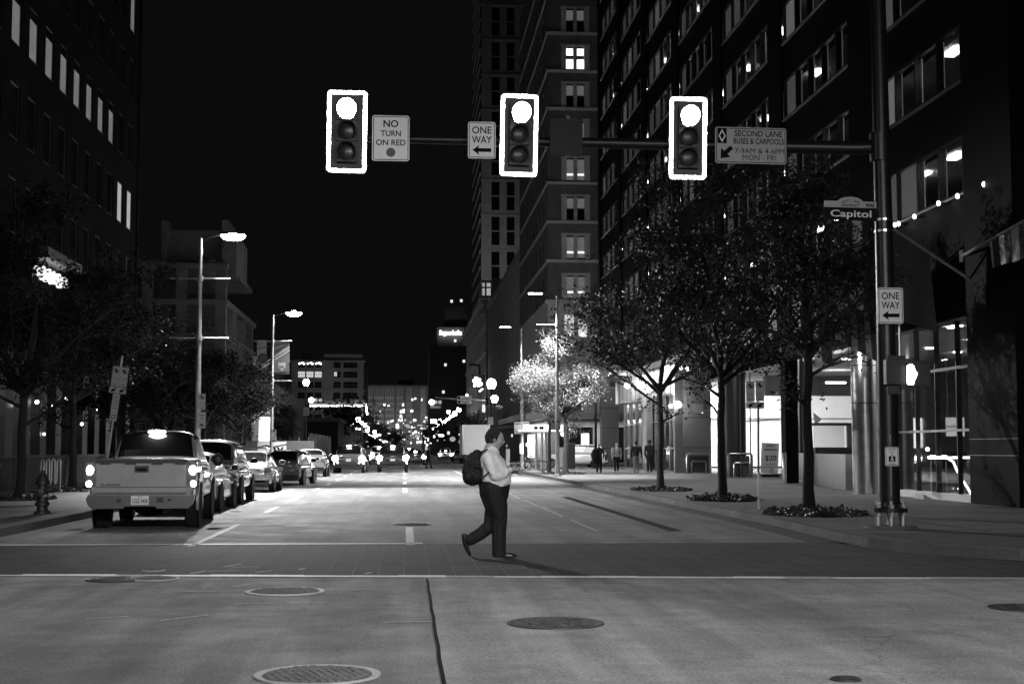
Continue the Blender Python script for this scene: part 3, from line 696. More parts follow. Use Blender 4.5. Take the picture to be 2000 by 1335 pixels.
x0, x1 = f(941, 0).x, f(1040, 0).x; q = MB()
wu = [(f(960, 0).x - x0, f(976, 0).x - x0), (f(990, 0).x - x0, f(1005, 0).x - x0)]
zz = [(f(0, 538 - 70 * k).z, f(0, 481 - 70 * k).z) for k in range(9)][::1]
grid_wall(q, (x0, Yt, 0), (1, 0, 0), (0, -1, 0), 0, x1 - x0, .1, f(0, -70).z, wu, zz, .6, m_rib); q.box(x0, x1, Yt + .8, Yt + 40, .1, f(0, -70).z, MATS['rib_back']); q.build('wall', t)
q = MB()
for k in range(9):
    z = zz[k][0] - .9; q.box(x0 - .25, x1, Yt - .3, Yt - .01, z - .3, z, m_rib)
for px in (944, 956): x = f(px, 0).x; q.box(x, x + .5, Yt - .25, Yt - .01, .1, f(0, -70).z, m_rib)
for k in range(30): q.box(x0 - .4, x0 - .01, Yt + 2, Yt + 38, 10 + k * 3.6, 10.5 + k * 3.6, m_rib)
q.build('string_course', t)
for k in range(9):
    for (a, c) in wu:
        q = MB(); q.box(x0 + a, x0 + c, Yt + .4, Yt + .5, zz[k][0], zz[k][1], m_dkglass); z = (zz[k][0] + zz[k][1]) / 2; q.box(x0 + a, x0 + c, Yt + .3, Yt + .39, z - .15, z + .15, m_rib); q.build('window', t)
t = thing('glass_walkway', 'small lit glazed rooftop bay below the thin tower', 'rooftop bay'); f = lambda px, py: P(px, py, 240); q = MB(); a, c = f(937, 548), f(972, 577)
for i in range(4): x = a.x + (c.x - a.x) * i / 3; q.box(x - .15, x + .15, 240, 240.4, c.z, a.z, m_lime)
q.box(a.x, c.x, 239.9, 240.5, a.z - .3, a.z + .1, m_lime); q.box(a.x, c.x, 239.9, 240.5, c.z - .4, c.z, m_lime); q.box(a.x, c.x, 240.0, 240.3, (a.z + c.z) / 2, (a.z + c.z) / 2 + .25, m_lime); q.build('frame', t)
q = MB(); q.box(a.x + .5, c.x - .6, 240.42, 240.5, c.z, a.z - .35, M('bay_glow', .5, .6, emit=.12)); q.build('pane', t)
# far fillers that close the two sides of the street
for i, (x0, x1, y0, y1, h, lab) in enumerate(((15, 34, 560, 640, 17, 'low dark block far down the right side beyond the dark tower'), (-40, -9.5, 205, 258, 5.5, 'low dark shed on the left behind the boarded fence'), (9.5, 24, 700, 790, 11, 'small dark block at the far right end of the street'), (-30, -10.5, 620, 760, 12, 'small dark block at the far left end of the street'))):
    t = thing('low_building', lab, 'building'); q = MB(); q.box(x0, x1, y0, y1, .1, h, m_dt); q.build('wall', t); q = MB()
    q.box(x0 - .3, x1 + .3, y0 - .3, y1, h, h + .5, m_ml); q.build('parapet', t); q = MB()
    for k in range(5): x = x0 + (x1 - x0) * (k + .5) / 5; q.box(x - .9, x + .9, y0 - .1, y0 - .02, 1.2, 3.2, M('dim_shop_window', .6, .6, emit=.18))
    q.build('window', t)
# bulb-lit parapet
t = thing('string_light_canopy', 'flat canopy edge strung with a straight row of bulbs left of the street', 'canopy'); f = lambda px, py: P(px, py, 256); q = MB(); a, c = f(606, 792), f(712, 784)
q.box(a.x, c.x, 256.1, 262, a.z + .15, a.z + 1.1, m_ml)
for x in (a.x + .5, (a.x + c.x) / 2, c.x - .5): q.box(x, x + .25, 256.5, 256.8, .1, a.z + .15, m_frame)
q.build('roof_edge', t)
for i in range(34):
    if i in (20,): continue
    x = a.x + (c.x - a.x) * i / 33; q = MB(); q.ball((x, 256, a.z), .11, M('string_bulb', .8, .5, emit=7), 6, 5); q.build('bulb', t)
q = MB(); q.tube([(c.x + .2, 256, a.z + .3), (c.x + .5, 256, a.z - 1.6)], .12, 6, MATS['string_bulb']); q.build('lit_tube', t)

t = [o for o in bpy.data.objects if o.name == 'street_end_office_block'][0]; rr_ = random.Random(9); f = lambda px, py: P(px, py, YB)
for i in range(46):
    px = rr_.choice([rr_.uniform(782, 845), rr_.uniform(720, 845)]); py = rr_.choice([821, 833, 845, 857, 863]) + rr_.uniform(-2, 2); w_ = rr_.uniform(1, 3.2); h_ = rr_.uniform(1.2, 3); q = MB(); a, c = f(px - w_ / 2, py - h_ / 2), f(px + w_ / 2, py + h_ / 2)
    q.box(a.x, c.x, YB - .8, YB - .55, c.z, a.z, MATS['end_lit_window'] if i % 3 else M('end_dim_window', .6, .6, emit=.25)); q.build('lit_window', t)
# ================================================================== THE BLACK OFFICE BUILDING ON THE RIGHT
X1 = 14.5; yy = lambda px, X=X1: PX(px, 600, X).y
m_blk = M('black_granite', .007, .6, var=.25, scale=.7, spec=.06)
m_grey = M('grey_stone_tile', .16, .5, var=.12, scale=1.5)
m_soff = M('soffit_metal', .35, .4, .3, var=.1, scale=1)
m_glass = glass_mat('clear_glass', .82)
m_wglass = glass_mat('window_glass', .7)
m_mull = M('dark_mullion', .03, .4, .5)
t = thing('black_office_building', 'black stone office building on the right with long strips of lit windows over a lobby', 'building', (0, 0, 0))
pier_px = [(1937, 2002), (1671, 1731), (1512, 1536), (1401, 1417), (1319, 1331), (1258, 1267), (1210, 1216), (1172, 1175.5)]
piers = [(yy(b_), yy(a_)) for a_, b_ in pier_px]            # near, far edge along Y
piers[1] = (yy(1718), yy(1671))
floors = [8.2 + 2.98 * k for k in range(11)]; WH = 1.52; TOP = 43
q = MB()
for k, z in enumerate(floors):                               # spandrels
    zb = 6.75 if k == 0 else floors[k - 1] + WH
    q.box(X1, X1 + .5, 34.9, 105.2, zb, z, m_blk)
q.box(X1, X1 + .5, 34.9, 105.2, floors[-1] + WH, TOP, m_blk)
q.build('spandrel_wall', t)
q = MB(); q.box(X1 + .02, X1 + .5, 34.9, 57.5, 4.95, 6.75, m_blk); q.box(X1, X1 + 30, 105.2, 105.5, 6.75, TOP, m_blk); q.box(X1, X1 + 30, 30, 105.2, TOP, TOP + .3, m_blk)
q.box(X1 + 1.21, X1 + 20, 33.0, 33.4, .15, TOP, m_blk); q.box(X1 + 20, X1 + 20.4, 33, 105.2, 5, TOP, m_blk); q.build('side_wall', t)
for i, (a, c) in enumerate(piers[1:]):
    q = MB(); q.box(X1 - .12, X1 - .005, a, c, 6.75 if i > 0 else 4.95, TOP, m_blk); q.build('pier', t)
q = MB(); q.box(X1 - .25, X1 + 1.2, piers[0][0], 35.1, .15, TOP, m_blk)
for z in (1.35, 1.75): q.box(X1 - .255, X1 - .25, piers[0][0], 35.1, z, z + .02, m_grey)
q.build('corner_pier', t)
# rooms behind the strips: white ceilings with light fittings, blinds, posts with room light put in as glow
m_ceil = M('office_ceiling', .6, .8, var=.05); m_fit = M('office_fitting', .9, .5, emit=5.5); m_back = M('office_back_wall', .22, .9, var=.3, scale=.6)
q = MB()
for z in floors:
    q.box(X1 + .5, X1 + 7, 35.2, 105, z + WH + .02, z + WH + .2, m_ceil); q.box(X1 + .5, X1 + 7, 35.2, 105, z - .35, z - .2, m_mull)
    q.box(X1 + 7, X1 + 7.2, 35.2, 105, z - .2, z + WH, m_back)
q.build('office_interior', t)
q = MB()
rnd = random.Random(5)
for k, z in enumerate(floors):
    for i in range(len(piers) - 1):
        a, c = piers[i][1], piers[i + 1][0]
        for j in range(3):
            if rnd.random() < .42: continue
            y = a + (c - a) * (j + .35) / 3
            q.box(X1 + .75, X1 + 1.05, y, y + .9, z + WH - .06, z + WH - .01, m_fit)
q.build('ceiling_light', t)
m_bla = M('strip_blind', .4, .8, emit=.06); m_blb = M('strip_blind_bright', .5, .8, emit=.12); m_post = M('glowing_post', .5, .8, emit=.06)  # blinds and posts glow faintly in place of room light on them
for k, z in enumerate(floors):
    for i in range(len(piers) - 1):
        a, c = piers[i][1] + .02, piers[i + 1][0] - .02; n = 5 if i < 4 else 4
        q = MB(); q.box(X1 + .1, X1 + .115, a, c, z + .05, z + WH - .05, m_wglass)
        q.box(X1 + .03, X1 + .2, a, c, z, z + .05, m_mull); q.box(X1 + .03, X1 + .2, a, c, z + WH - .05, z + WH, m_mull)
        q.box(X1 - .08, X1 + .02, a, c, z - .1, z - .04, M('sill_metal', .35, .4, .6))
        for j in range(n + 1):
            y = a + (c - a) * j / n; q.box(X1 + .02, X1 + .22, y - .035, y + .035, z + .05, z + WH - .05, m_mull)
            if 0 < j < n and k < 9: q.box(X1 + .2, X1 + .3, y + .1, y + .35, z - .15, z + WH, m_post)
        # far pane(s) of each bay are blinded, sometimes more of them
        nb = (1 if rnd.random() < .6 else 2) if i < 4 else rnd.choice([2, 3, 3]); 
        for j in range(nb):
            y0 = c - (c - a) * (j + 1) / n + .05; y1 = c - (c - a) * j / n - .05
            q.box(X1 + .14, X1 + .15, y0, y1, z - .1, z + WH, m_blb if rnd.random() < .3 else m_bla)
        if i >= 4 and rnd.random() < .8: q.box(X1 + .14, X1 + .15, a + .1, a + .45, z + WH * .3, z + WH, M('bright_slit', .6, .8, emit=.15))
        q.build('window_strip', t)
# small floodlights under the lowest strip
for i, (px, py) in enumerate(((1922, 360), (1870, 383), (1833, 397), (1786, 423), (1755, 437), (1748, 439))):
    p = PX(px, py, X1 - .25); q = MB(); q.box(X1 - .2, X1 - .005, p.y - .04, p.y + .04, p.z - .02, p.z + .02, m_mull); q.ball((X1 - .25, p.y, p.z), .055, M('sill_bulb', .9, .5, emit=2.5), 8, 6, (1, .7, 1.3)); q.build('sill_lamp', t)
# glazed lobby
ya, yb = 35.1, yy(1752, 14.6); n = 4
q = MB(); q.box(X1 + .1, X1 + .12, ya, yb, .35, 4.9, m_glass); q.build('lobby_glass', t)
q = MB()
for j in range(n + 1):
    y = ya + (yb - ya) * j / n; q.box(X1 + .04, X1 + .18, y - .03, y + .03, .32, 4.9, m_mull)
q.box(X1 + .02, X1 + .2, ya, yb, 4.9, 4.97, m_soff); q.box(X1 + .02, X1 + .2, ya, yb, 1.98, 2.04, m_soff); q.box(X1 + .02, X1 + .2, ya, yb, 3.62, 3.7, m_mull); q.build('lobby_frame', t)
q = MB(); q.box(X1 - .05, X1 + .3, ya, yb + .6, .15, .33, M('pale_plinth', .5, .6, var=.1)); q.build('plinth', t)
m_lobw = M('lobby_wall', .26, .6, var=.1, scale=1)
q = MB(); lob = [(X1 + .3, 33.5), (30, 33.5), (30, 62), (21.0, 62), (15.8, 46.9), (X1 + .3, 46.9)]
q.prism([(x, y, .1) for x, y in lob], (0, 0, .06), M('polished_floor', .12, .2)); q.prism([(x, y, 4.98) for x, y in lob], (0, 0, .12), m_ceil); q.box(27.5, 27.8, 35.2, 61.6, .16, 3.7, m_lobw); q.box(27.5, 27.8, 35.2, 61.6, 3.71, 4.97, m_white)
q.prism([(15.8, 46.9, .16), (15.95, 46.85, .16), (21.15, 61.95, .16), (21.0, 62, .16)], (0, 0, 5.43), m_lobw); q.box(21.2, 30, 62, 62.3, .16, 4.97, m_lobw); q.box(X1 + 5, X1 + 5.5, 46.5, 47.0, .16, 4.97, m_lobw); q.box(X1 + 7, X1 + 9.5, 50, 50.4, .16, 4.2, m_white); q.box(X1 + 1.0, X1 + 1.3, 45.6, 46.0, .16, 4.97, m_lobw); q.build('lobby_interior', t)
q = MB(); m_down = M('downlight_glow', .9, .5, emit=14)
for px, py in ((1860, 638), (1870, 636), (1816, 679), (1870, 687), (1898, 664), (1906, 717)):
    p = None
    r = ray(px, py); tt = (4.97 - 1.5) / r.z; x, y = r.x * tt, r.y * tt
    q.lathe((x, y, 4.94), [(.001, 0), (.14, 0), (.14, .03), (.001, .03)], 12, m_down)
for a, c in (((1818, 705), (1845, 705)), ((1850, 705), (1862, 706)), ((1885, 707), (1935, 707))):
    p, r = P(a[0], a[1], 56.9), P(c[0], c[1], 56.9); q.box(p.x, r.x, 56.85, 56.95, p.z, p.z + .07, m_down)
q.build('lobby_light', t)
area('lobby_fill', (X1 + 7, 45, 4.85), 210, 6, 8, parent=t)
t2 = thing('lobby_sign', 'square pale sign reading in dark letters behind the lobby glass above the escalator', 'sign')
p = P(1866, 833, 38.5); q = MB(); q.box(p.x - .26, p.x + .26, 38.5, 38.53, p.z - .26, p.z + .26, M('lit_sign_face', .6, .6, emit=.22)); q.text('ool601', (p.x - .06, 38.49, p.z + .02), .09, m_ink, w=.4); q.text('TRAVIS', (p.x - .08, 38.49, p.z - .11), .06, m_ink, w=.3); q.build('panel', t2)
q = MB(); q.tube([(p.x - .2, 38.52, p.z + .26), (p.x - .24, 38.52, 4.9)], .006, 5, m_steel); q.tube([(p.x + .2, 38.52, p.z + .26), (p.x + .2, 38.52, 4.9)], .006, 5, m_steel); q.build('wire', t2)
p = P(1868, 897, 39.5); t2 = thing('lobby_notice', 'faint dark notice with dim lettering hanging below the square lobby sign', 'sign'); q = MB(); q.box(p.x - .3, p.x + .3, 39.5, 39.53, p.z - .22, p.z + .22, m_mull); q.text('Y Lobby', (p.x, 39.49, p.z + .08), .08, m_signback, w=.42); q.text('Need to', (p.x, 39.49, p.z - .08), .08, m_signback, w=.42); q.build('panel', t2)
m_hand = M('lit_handrail', .9, .4, emit=2.6)
for i, (pa, pb_, pc, lab) in enumerate((((1848, 893), (1869, 918), (1886, 946), 'escalator with a glowing handrail behind the lobby glass, the one nearer the revolving door'), ((1896, 893), (1916, 915), (1935, 935), 'escalator with a glowing handrail behind the lobby glass, next to the black corner pier'))):
    te = thing('escalator', lab, 'escalator', group='lobby escalators'); Ye = 37.6
    a, b_, c = P(*pa, Ye), P(*pb_, Ye), P(*pc, Ye); q = MB(); q.tube([a - Vector((.5, 0, -.0)), a, (a + b_) / 2 + Vector((.05, 0, .06)), b_, c, c + (c - b_) * 1.2], .028, 6, m_hand); q.build('handrail', te)
    q = MB(); d = (c - b_); q.prism([a - Vector((.4, 0, .03)), a - Vector((0, 0, .03)), b_ - Vector((0, 0, .04)), c - Vector((0, 0, .04)), c - Vector((0, 0, 1.0)), b_ - Vector((.1, 0, .95)), a - Vector((.4, 0, 1.0))], (0, .03, 0), m_glass); q.build('balustrade', te)
    q = MB(); q.prism([a + Vector((-.5, .4, -1.0)), b_ + Vector((-.1, .4, -1.0)), c + Vector((0, .4, -1.05)), c + Vector((0, .4, -1.3)), a + Vector((-.5, .4, -1.3))], (0, .7, 0), m_steel); q.build('step_band', te)
    q = MB(); s = P((1873, 1926)[i], (954, 955)[i], Ye - .2); q.ball(s, .032, m_down, 8, 6); s2 = s + Vector((.12, 0, -.1)); q.box(s.x - .15, s.x + .25, Ye, Ye + .3, .3, s.z - .08, m_brush); q.build('newel', te)
q = MB(); tr = thing('revolving_door', 'dim glass revolving door drum with a bright top rail inside the lobby', 'door'); p, r = P(1816, 892, 39.2), P(1848, 892, 39.2)
q.box(p.x, r.x, 39.15, 39.2, p.z - .05, p.z + .05, m_hand); q.build('top_rail', tr); q = MB(); q.box(p.x, p.x + .03, 39.16, 39.19, .2, p.z, m_steel); q.box(r.x - .03, r.x, 39.16, 39.19, .2, p.z, m_steel); q.box(p.x + .04, r.x - .04, 39.17, 39.18, .3, p.z - .06, m_glass); q.ball((p.x - .1, 39.1, p.z + .22), .05, m_down, 8, 6); q.build('door_leaf', tr)
# round polished steel pier
ps = G(1699, 965, .15); rs = .42 * (ps.y / 47.0)
q = MB(); q.lathe((ps.x, ps.y + .4, 0), [(rs, .15), (rs, 6.74)], 40, m_brush, cap=False)
for z in (2.9, 4.05): q.lathe((ps.x, ps.y + .4, 0), [(rs + .004, z), (rs + .004, z + .03)], 40, m_mull, cap=False)
q.build('steel_pier', t, 30)
# other ground-floor piers
def pier_box(pxa, pxb, pyb, zt, mat, name, depth=1.3, lines=True):
    a, c = G(pxa, pyb, .15), G(pxb, pyb, .15); q = MB(); Y = (a.y + c.y) / 2; xa = P(pxa, pyb, Y).x; xb = P(pxb, pyb, Y).x
    q.box(xa, xb, Y, Y + depth, .15, zt, mat)
    if lines:
        for z in np.arange(1.6, zt, 1.75): q.box(xa - .004, xb + .004, Y - .004, Y + depth, z, z + .03, m_ink)
    q.build(name, t); return xa, xb, Y
pier_box(1176, 1209, 908, 6.74, m_grey, 'stone_pier')
xa, xb, Yc2 = pier_box(1336, 1390, 923, 6.74, m_grey, 'stone_pier')
q = MB(); q.box(xa - .5, xa - .01, Yc2 + .1, Yc2 + .5, .15, 6.74, m_brush); q.box(xa + .55, xa + 1.15, Yc2 - .1, Yc2 - .01, 3.6, 4.15, m_soff); q.build('pier_cladding', t)
a, c = G(1418, 931, .15), G(1464, 931, .15); q = MB(); rr = (c.x - a.x) / 2
q.lathe(((a.x + c.x) / 2, a.y + rr, 0), [(rr, .15), (rr, 6.74)], 32, M('dark_round_pier', .06, .35, .6), cap=False)
for x in (c.x + .08, (a.x + c.x) / 2 + .15): q.tube([(x, a.y - .06, .15), (x, a.y - .06, 6.7)], .035, 8, m_brush)
q.build('round_pier', t, 30)
a, c = G(1536, 943, .15), G(1561, 943, .15); q = MB(); q.box(a.x, c.x, a.y, a.y + .7, .15, 6.74, m_blk); q.tube([(a.x - .03, a.y - .03, .15), (a.x - .03, a.y - .03, 1.4)], .04, 8, m_brush); q.build('black_pier', t)
q = MB(); a, c = G(1568, 935, .15), G(1590, 935, .15); q.box(a.x, c.x + .02, a.y + .5, a.y + .8, .15, 6.74, m_mull); q.tube([(c.x, a.y + .4, .15), (c.x, a.y + .4, 6.7)], .04, 8, m_brush); q.tube([(a.x, a.y + .4, .15), (a.x, a.y + .4, 6.7)], .03, 8, m_brush); q.build('gate_frame', t)
# soffit, garage hall behind the openings
q = MB(); q.box(X1 + .5, X1 + 4, 57.4, 105.2, 6.76, 6.9, m_soff); q.box(X1 + 4, X1 + 26, 46.9, 104, 5.6, 5.75, m_white)
q.box(X1 + 4, X1 + 4.2, 57.4, 66, 5.76, 6.75, m_soff); q.build('soffit', t)
q = MB(); q.box(17.9, 40, 92, 92.3, .15, 5.59, m_white); q.box(37, 37.3, 57.4, 92, .15, 5.59, m_white); q.box(21.3, 37, 57.4, 57.6, .15, 5.59, m_white) if False else None; q.box(17.6, 17.9, 84, 104, .15, 6.7, m_grey)
q.box(20, 37, 78, 78.4, 4.5, 5.59, m_pale)
q.build('garage_wall', t)
q = MB(); q.box(18, 37, 91.9, 91.98, 3.5, 3.56, m_frame); q.box(18, 37, 91.85, 91.9, .3, .42, m_mull); q.tube([(18, 91.8, 3.55), (20, 91.8, 3.5), (21.5, 91.8, 3.3), (23, 91.8, 3.4), (24.5, 91.8, 3.5)], .05, 6, m_frame)
p = P(1605, 815, 90); q.prism([(p.x - .4, 90, p.z - .5), (p.x - .5, 90, p.z + .3), (p.x, 90, p.z - .1)], (0, .2, 0), m_mull); q.build('wall_pipe', t)
q = MB(); m_fl = M('fluorescent_tube', .95, .5, emit=9)
for (pa, pb_, Y) in (((1614, 748), (1652, 748), 72), ((1646, 702), (1678, 702), 63)):
    a, c = P(*pa, Y), P(*pb_, Y); q.box(a.x, c.x, Y, Y + .18, 5.5, 5.56, m_fl) if False else q.box(a.x, c.x, Y, Y + .12, a.z, a.z + .07, m_fl)
q.build('tube_light', t)
area('garage_light', (20.8, 86, 5.45), 600, 3.5, 5, (0, .5, -1), parent=t); area('garage_light', (28.5, 80, 5.4), 420, 6, 4, (0, .8, -.7), parent=t); area('board_fill', (15.9, 62, 6.7), 130, 1, 6, parent=t); area('garage_light', (18.6, 90.0, 5.0), 260, .6, 2, (0.2, .6, -1), parent=t)  # area light at soffit level is added to brighten the parking board
# second entrance: glass doors between the stone piers
Xg = 16.25; q = MB(); y0, y1 = yy(1322, Xg), yy(1218, Xg)
q.box(Xg + .1, Xg + .13, y0, y1, .15, 4.9, m_dkglass); q.build('entrance_glass', t)
q = MB(); 
for j in range(9): y = y0 + (y1 - y0) * j / 8; q.box(Xg - .03, Xg + .09, y - .06, y + .06, .15, 4.9, m_brush)
for z in (.15, 1.55, 3.25, 4.86): q.box(Xg - .01, Xg + .09, y0, y1, z, z + .07, m_brush)
y = yy(1270, Xg); q.box(Xg - .45, Xg - .03, y - .8, y + .8, .15, 4.9, m_brush); q.build('entrance_frame', t)
q = MB(); q.box(Xg - .05, Xg + .1, y0, y1 + 4, 4.95, 6.74, m_soff)
for j in range(14): y = y0 + (y1 + 4 - y0) * j / 13; q.box(Xg - .07, Xg - .051, y, y + .03, 4.95, 6.74, m_ink)
q.build('metal_panel', t)
for px, py, r in ((1226, 752, .22), (1300, 718, .13), (1343, 720, .13), (1330, 718, .1), (1325, 790, .2), (1310, 793, .12), (1372, 806, .02)):
    p = PX(px, py, Xg - .5); q = MB(); q.ball(p, r, M('entrance_lamp_glow', .9, .5, emit=3), 10, 8); q.tube([p + Vector((0, 0, .1)), p + Vector((.4, 0, .15))], .03, 6, m_brush); q.build('entrance_lamp', t)
    if r > .15: point('entrance_light', p + Vector((-.3, 0, 0)), 55, .2, parent=t)
area('canopy_downlight', (X1 + .9, 90, 6.6), 190, 1.2, 14, parent=t)
# attendant booth: curved steel counter, black window frame
t = thing('parking_booth', 'curved steel counter and black-framed window of the parking booth left of the round steel pier', 'booth'); 
bl = [(1562, 938), (1600, 948), (1640, 955), (1652, 957)]; pts = [G(px, py, .15) for px, py in bl]
q = MB()
for i in range(3): a, c = pts[i], pts[i + 1]; q.prism([(a.x, a.y, .15), (c.x, c.y, .15), (c.x, c.y + .1, .15), (a.x, a.y + .1, .15)], (0, 0, 1.2), m_brush)
a = pts[-1]; c = G(1681, 955, .15); q.prism([(a.x + .01, a.y, .15), (c.x, c.y, .15), (c.x, c.y + .1, .15), (a.x + .01, a.y + .1, .15)], (0, 0, 1.2), m_steel); q.build('counter', t)
q = MB(); Yb = pts[1].y + 1.4; a, c = P(1592, 825, Yb), P(1672, 890, Yb); d = P(1592, 873, Yb); e = P(1656, 830, Yb)
q.box(a.x, c.x, Yb, Yb + 1, a.z - .1, a.z, m_mull); q.box(a.x, c.x, Yb, Yb + 1, d.z - .3, d.z, m_mull); q.box(e.x, c.x - .06, Yb, Yb + .2, d.z, a.z - .1, m_frame); q.box(c.x - .05, c.x, Yb, Yb + .1, d.z, a.z - .1, m_brush); q.box(a.x, c.x, Yb + .1, Yb + 1, .15, d.z - .3, m_frame); q.build('window_frame', t)
q = MB(); q.box(a.x + .05, e.x - .02, Yb + .4, Yb + .42, d.z, a.z - .1, m_glass); q.build('pane', t)
point('booth_light', (pts[1].x + .2, pts[1].y - .7, 2.6), 14, .15, parent=t)
point('pier_light', (ps.x - 1.0, ps.y - .6, 4.3), 30, .12, parent=t)

# U-shaped steel crash rails
def rail(pxa, pxb, pyb, h, ia, ib, hi, lab):
    a, c = G(pxa, pyb, .15), G(pxb, pyb, .15); t = thing('steel_guard_rail', lab, 'guard rail', group='steel guard rails at the garage entry'); Y = a.y
    x0, x1 = a.x, P(pxb, pyb, Y).x; q = MB(); r = .055
    q.tube([(x0, Y, .15), (x0, Y, h - .06), (x0 + .06, Y, h), (x1 - .06, Y, h), (x1, Y, h - .06), (x1, Y, .15)], r, 10, m_brush); q.build('outer_hoop', t, 40)
    u0, u1 = P(ia, pyb, Y).x, P(ib, pyb, Y).x; q = MB(); q.tube([(u0, Y, .15), (u0, Y, hi - .06), (u0 + .06, Y, hi), (u1 - .06, Y, hi), (u1, Y, hi - .06), (u1, Y, .15)], r, 10, m_brush); q.build('inner_hoop', t, 40)
    q = MB(); q.box(x0 + .1, x1 - .1, Y + .08, Y + .11, .2, h - .1, m_frame); q.build('infill_panel', t)
rail(1342, 1388, 925, 1.25, 1351, 1379, .85, 'nested steel hoops in front of the grey stone pier')
rail(1424, 1469, 931, 1.3, 1434, 1464, .85, 'nested steel hoops in front of the dark round pier')
t = thing('steel_bollard', 'short polished bollard beside the event parking board', 'bollard'); a = G(1531, 943, .15); q = MB(); q.lathe((a.x, a.y, 0), [(.06, .15), (.06, 1.35), (.02, 1.4)], 14, m_brush); q.build('tube', t, 40); q = MB(); q.lathe((a.x, a.y, 0), [(.09, .15), (.09, .18)], 14, m_steel); q.build('foot', t)

# event parking board
t = thing('parking_board', 'upright white board priced for event parking, standing in the bright garage entry', 'sign board'); Yp = G(1500, 931, .15).y; q = MB()
a, c, d, e = P(1488, 864, Yp), P(1522, 865, Yp), P(1519, 925, Yp), P(1486, 923, Yp)
q.prism([a, c, d, e], (0, .05, 0), M('board_face', .5, .6)); q.text('EVENT', ((a.x + c.x) / 2, Yp - .01, a.z - .15), .12, m_ink, w=.46, bold=.02); q.text('PARKING', ((a.x + c.x) / 2, Yp - .01, a.z - .34), .12, m_ink, w=.62, bold=.02)
q.text('$20', ((a.x + c.x) / 2, Yp - .01, a.z - .74), .26, m_ink, w=.56, bold=.012); q.text('PAY AT EXIT', ((a.x + c.x) / 2 - .02, Yp - .01, a.z - 1.06), .07, m_ink, w=.5); q.box(e.x + .02, d.x - .02, Yp - .012, Yp - .006, d.z + .34, d.z + .36, m_ink)
for s in (0, .1): q.tube([(d.x - .2 - s, Yp - .01, d.z + .27), (d.x - .3 - s, Yp - .01, d.z + .18), (d.x - .2 - s, Yp - .01, d.z + .08)], .012, 4, m_ink)
q.build('panel', t); q = MB(); q.box(e.x - .02, d.x + .06, Yp - .25, Yp + .3, .15, .3, m_black); q.tube([(e.x + .2, Yp, .3), (e.x + .2, Yp, e.z)], .02, 6, m_steel); q.tube([(d.x - .2, Yp, .3), (d.x - .2, Yp, d.z)], .02, 6, m_steel); q.build('base', t)

# flags on the facade
m_flagd = M('dark_flag_cloth', .05, .8, var=.3, scale=2); m_flagl = M('pale_flag_cloth', .55, .8, var=.1, scale=2)
def flag(base, tip, fly, drop, lab, pattern):
    base, tip = Vector(base), Vector(tip); t = thing('wall_flag', lab, 'flag', group='flags on poles over the right pavement')
    q = MB(); q.tube([base, tip], [.045, .03], 8, m_steel); q.ball(tip, .07, m_steel, 8, 6); q.build('pole', t, 40)
    q = MB(); q.cbox(base + Vector((.02, 0, 0)), (.12, .25, .3), m_mull); q.build('bracket', t)
    if fly <= 0: return
    n, m = 16, 12; d = (tip - base); q = MB(); V = []
    for i in range(n + 1):
        u = i / n; p = base.lerp(tip, 1 - u * fly)
        for j in range(m + 1):
            w = j / m; sway = .10 * math.sin(u * 13 + w * 3) * w
            V.append(p + Vector((.25 * w * (u - .1) * drop * .3 + sway * .4, sway, -drop * w * (1 - .25 * u) - .05)))
    fs = {0: [], 1: []}
    for i in range(n):
        for j in range(m):
            fs[pattern(i / n, j / m)].append((i * (m + 1) + j, (i + 1) * (m + 1) + j, (i + 1) * (m + 1) + j + 1, i * (m + 1) + j + 1))
    q.add(V, fs[0], m_flagd); o = len(q.v) - len(V); i1 = q.mi(m_flagl); q.f += [tuple(a for a in f) for f in fs[1]]; q.m += [i1] * len(fs[1])
    ob = q.build('flag_cloth', t, 80)
edge = lambda u, w: 1 if u < .12 else 0
flag((X1 - .1, *PX(1905, 552, X1 - .1)[1:]), (11.1, PX(1664, 395, 11.1).y, PX(1664, 395, 11.1).z), .62, 2.6, 'large dark flag with a pale edge hanging beside the street name sign', edge)
flag((X1 - .1, *PX(1814, 581, X1 - .1)[1:]), (12.6, PX(1720, 505, 12.6).y, PX(1720, 505, 12.6).z), 0, 0, 'bare flagpole just right of the signal mast, below the long one', edge)
flag((X1 - .1, *PX(1640, 600, X1 - .1)[1:]), (11.2, PX(1500, 463, 11.2).y, PX(1500, 463, 11.2).z), .8, 3.1, 'pale striped flag gathered among branches of the nearest right-hand tree', lambda u, w: 1 if int(u * 9) % 3 == 0 else 0)
flag((X1 - .1, *PX(1725, 600, X1 - .1)[1:]), (11.6, PX(1630, 470, 11.6).y, PX(1630, 470, 11.6).z), .85, 2.6, 'pale flag hanging in folds behind the trunk of the nearest right-hand tree', lambda u, w: 1 if int(u * 7) % 2 == 0 else 0)
flag((X1 - .25, *PX(1880, 500, X1 - .25)[1:]), (13.4, PX(2010, 425, 13.4).y, PX(2010, 425, 13.4).z), .55, .8, 'striped flag beside the black corner pier at the right edge of the photo', lambda u, w: 1 if int(u * 6 + .5) % 2 == 0 else 0)
spot('flag_fill', (13.2, 47.5, 4.6), 140, .15, 100, .8, aim=(-.25, .1, 1))  # added spot without a fixture, brightens the flags from below
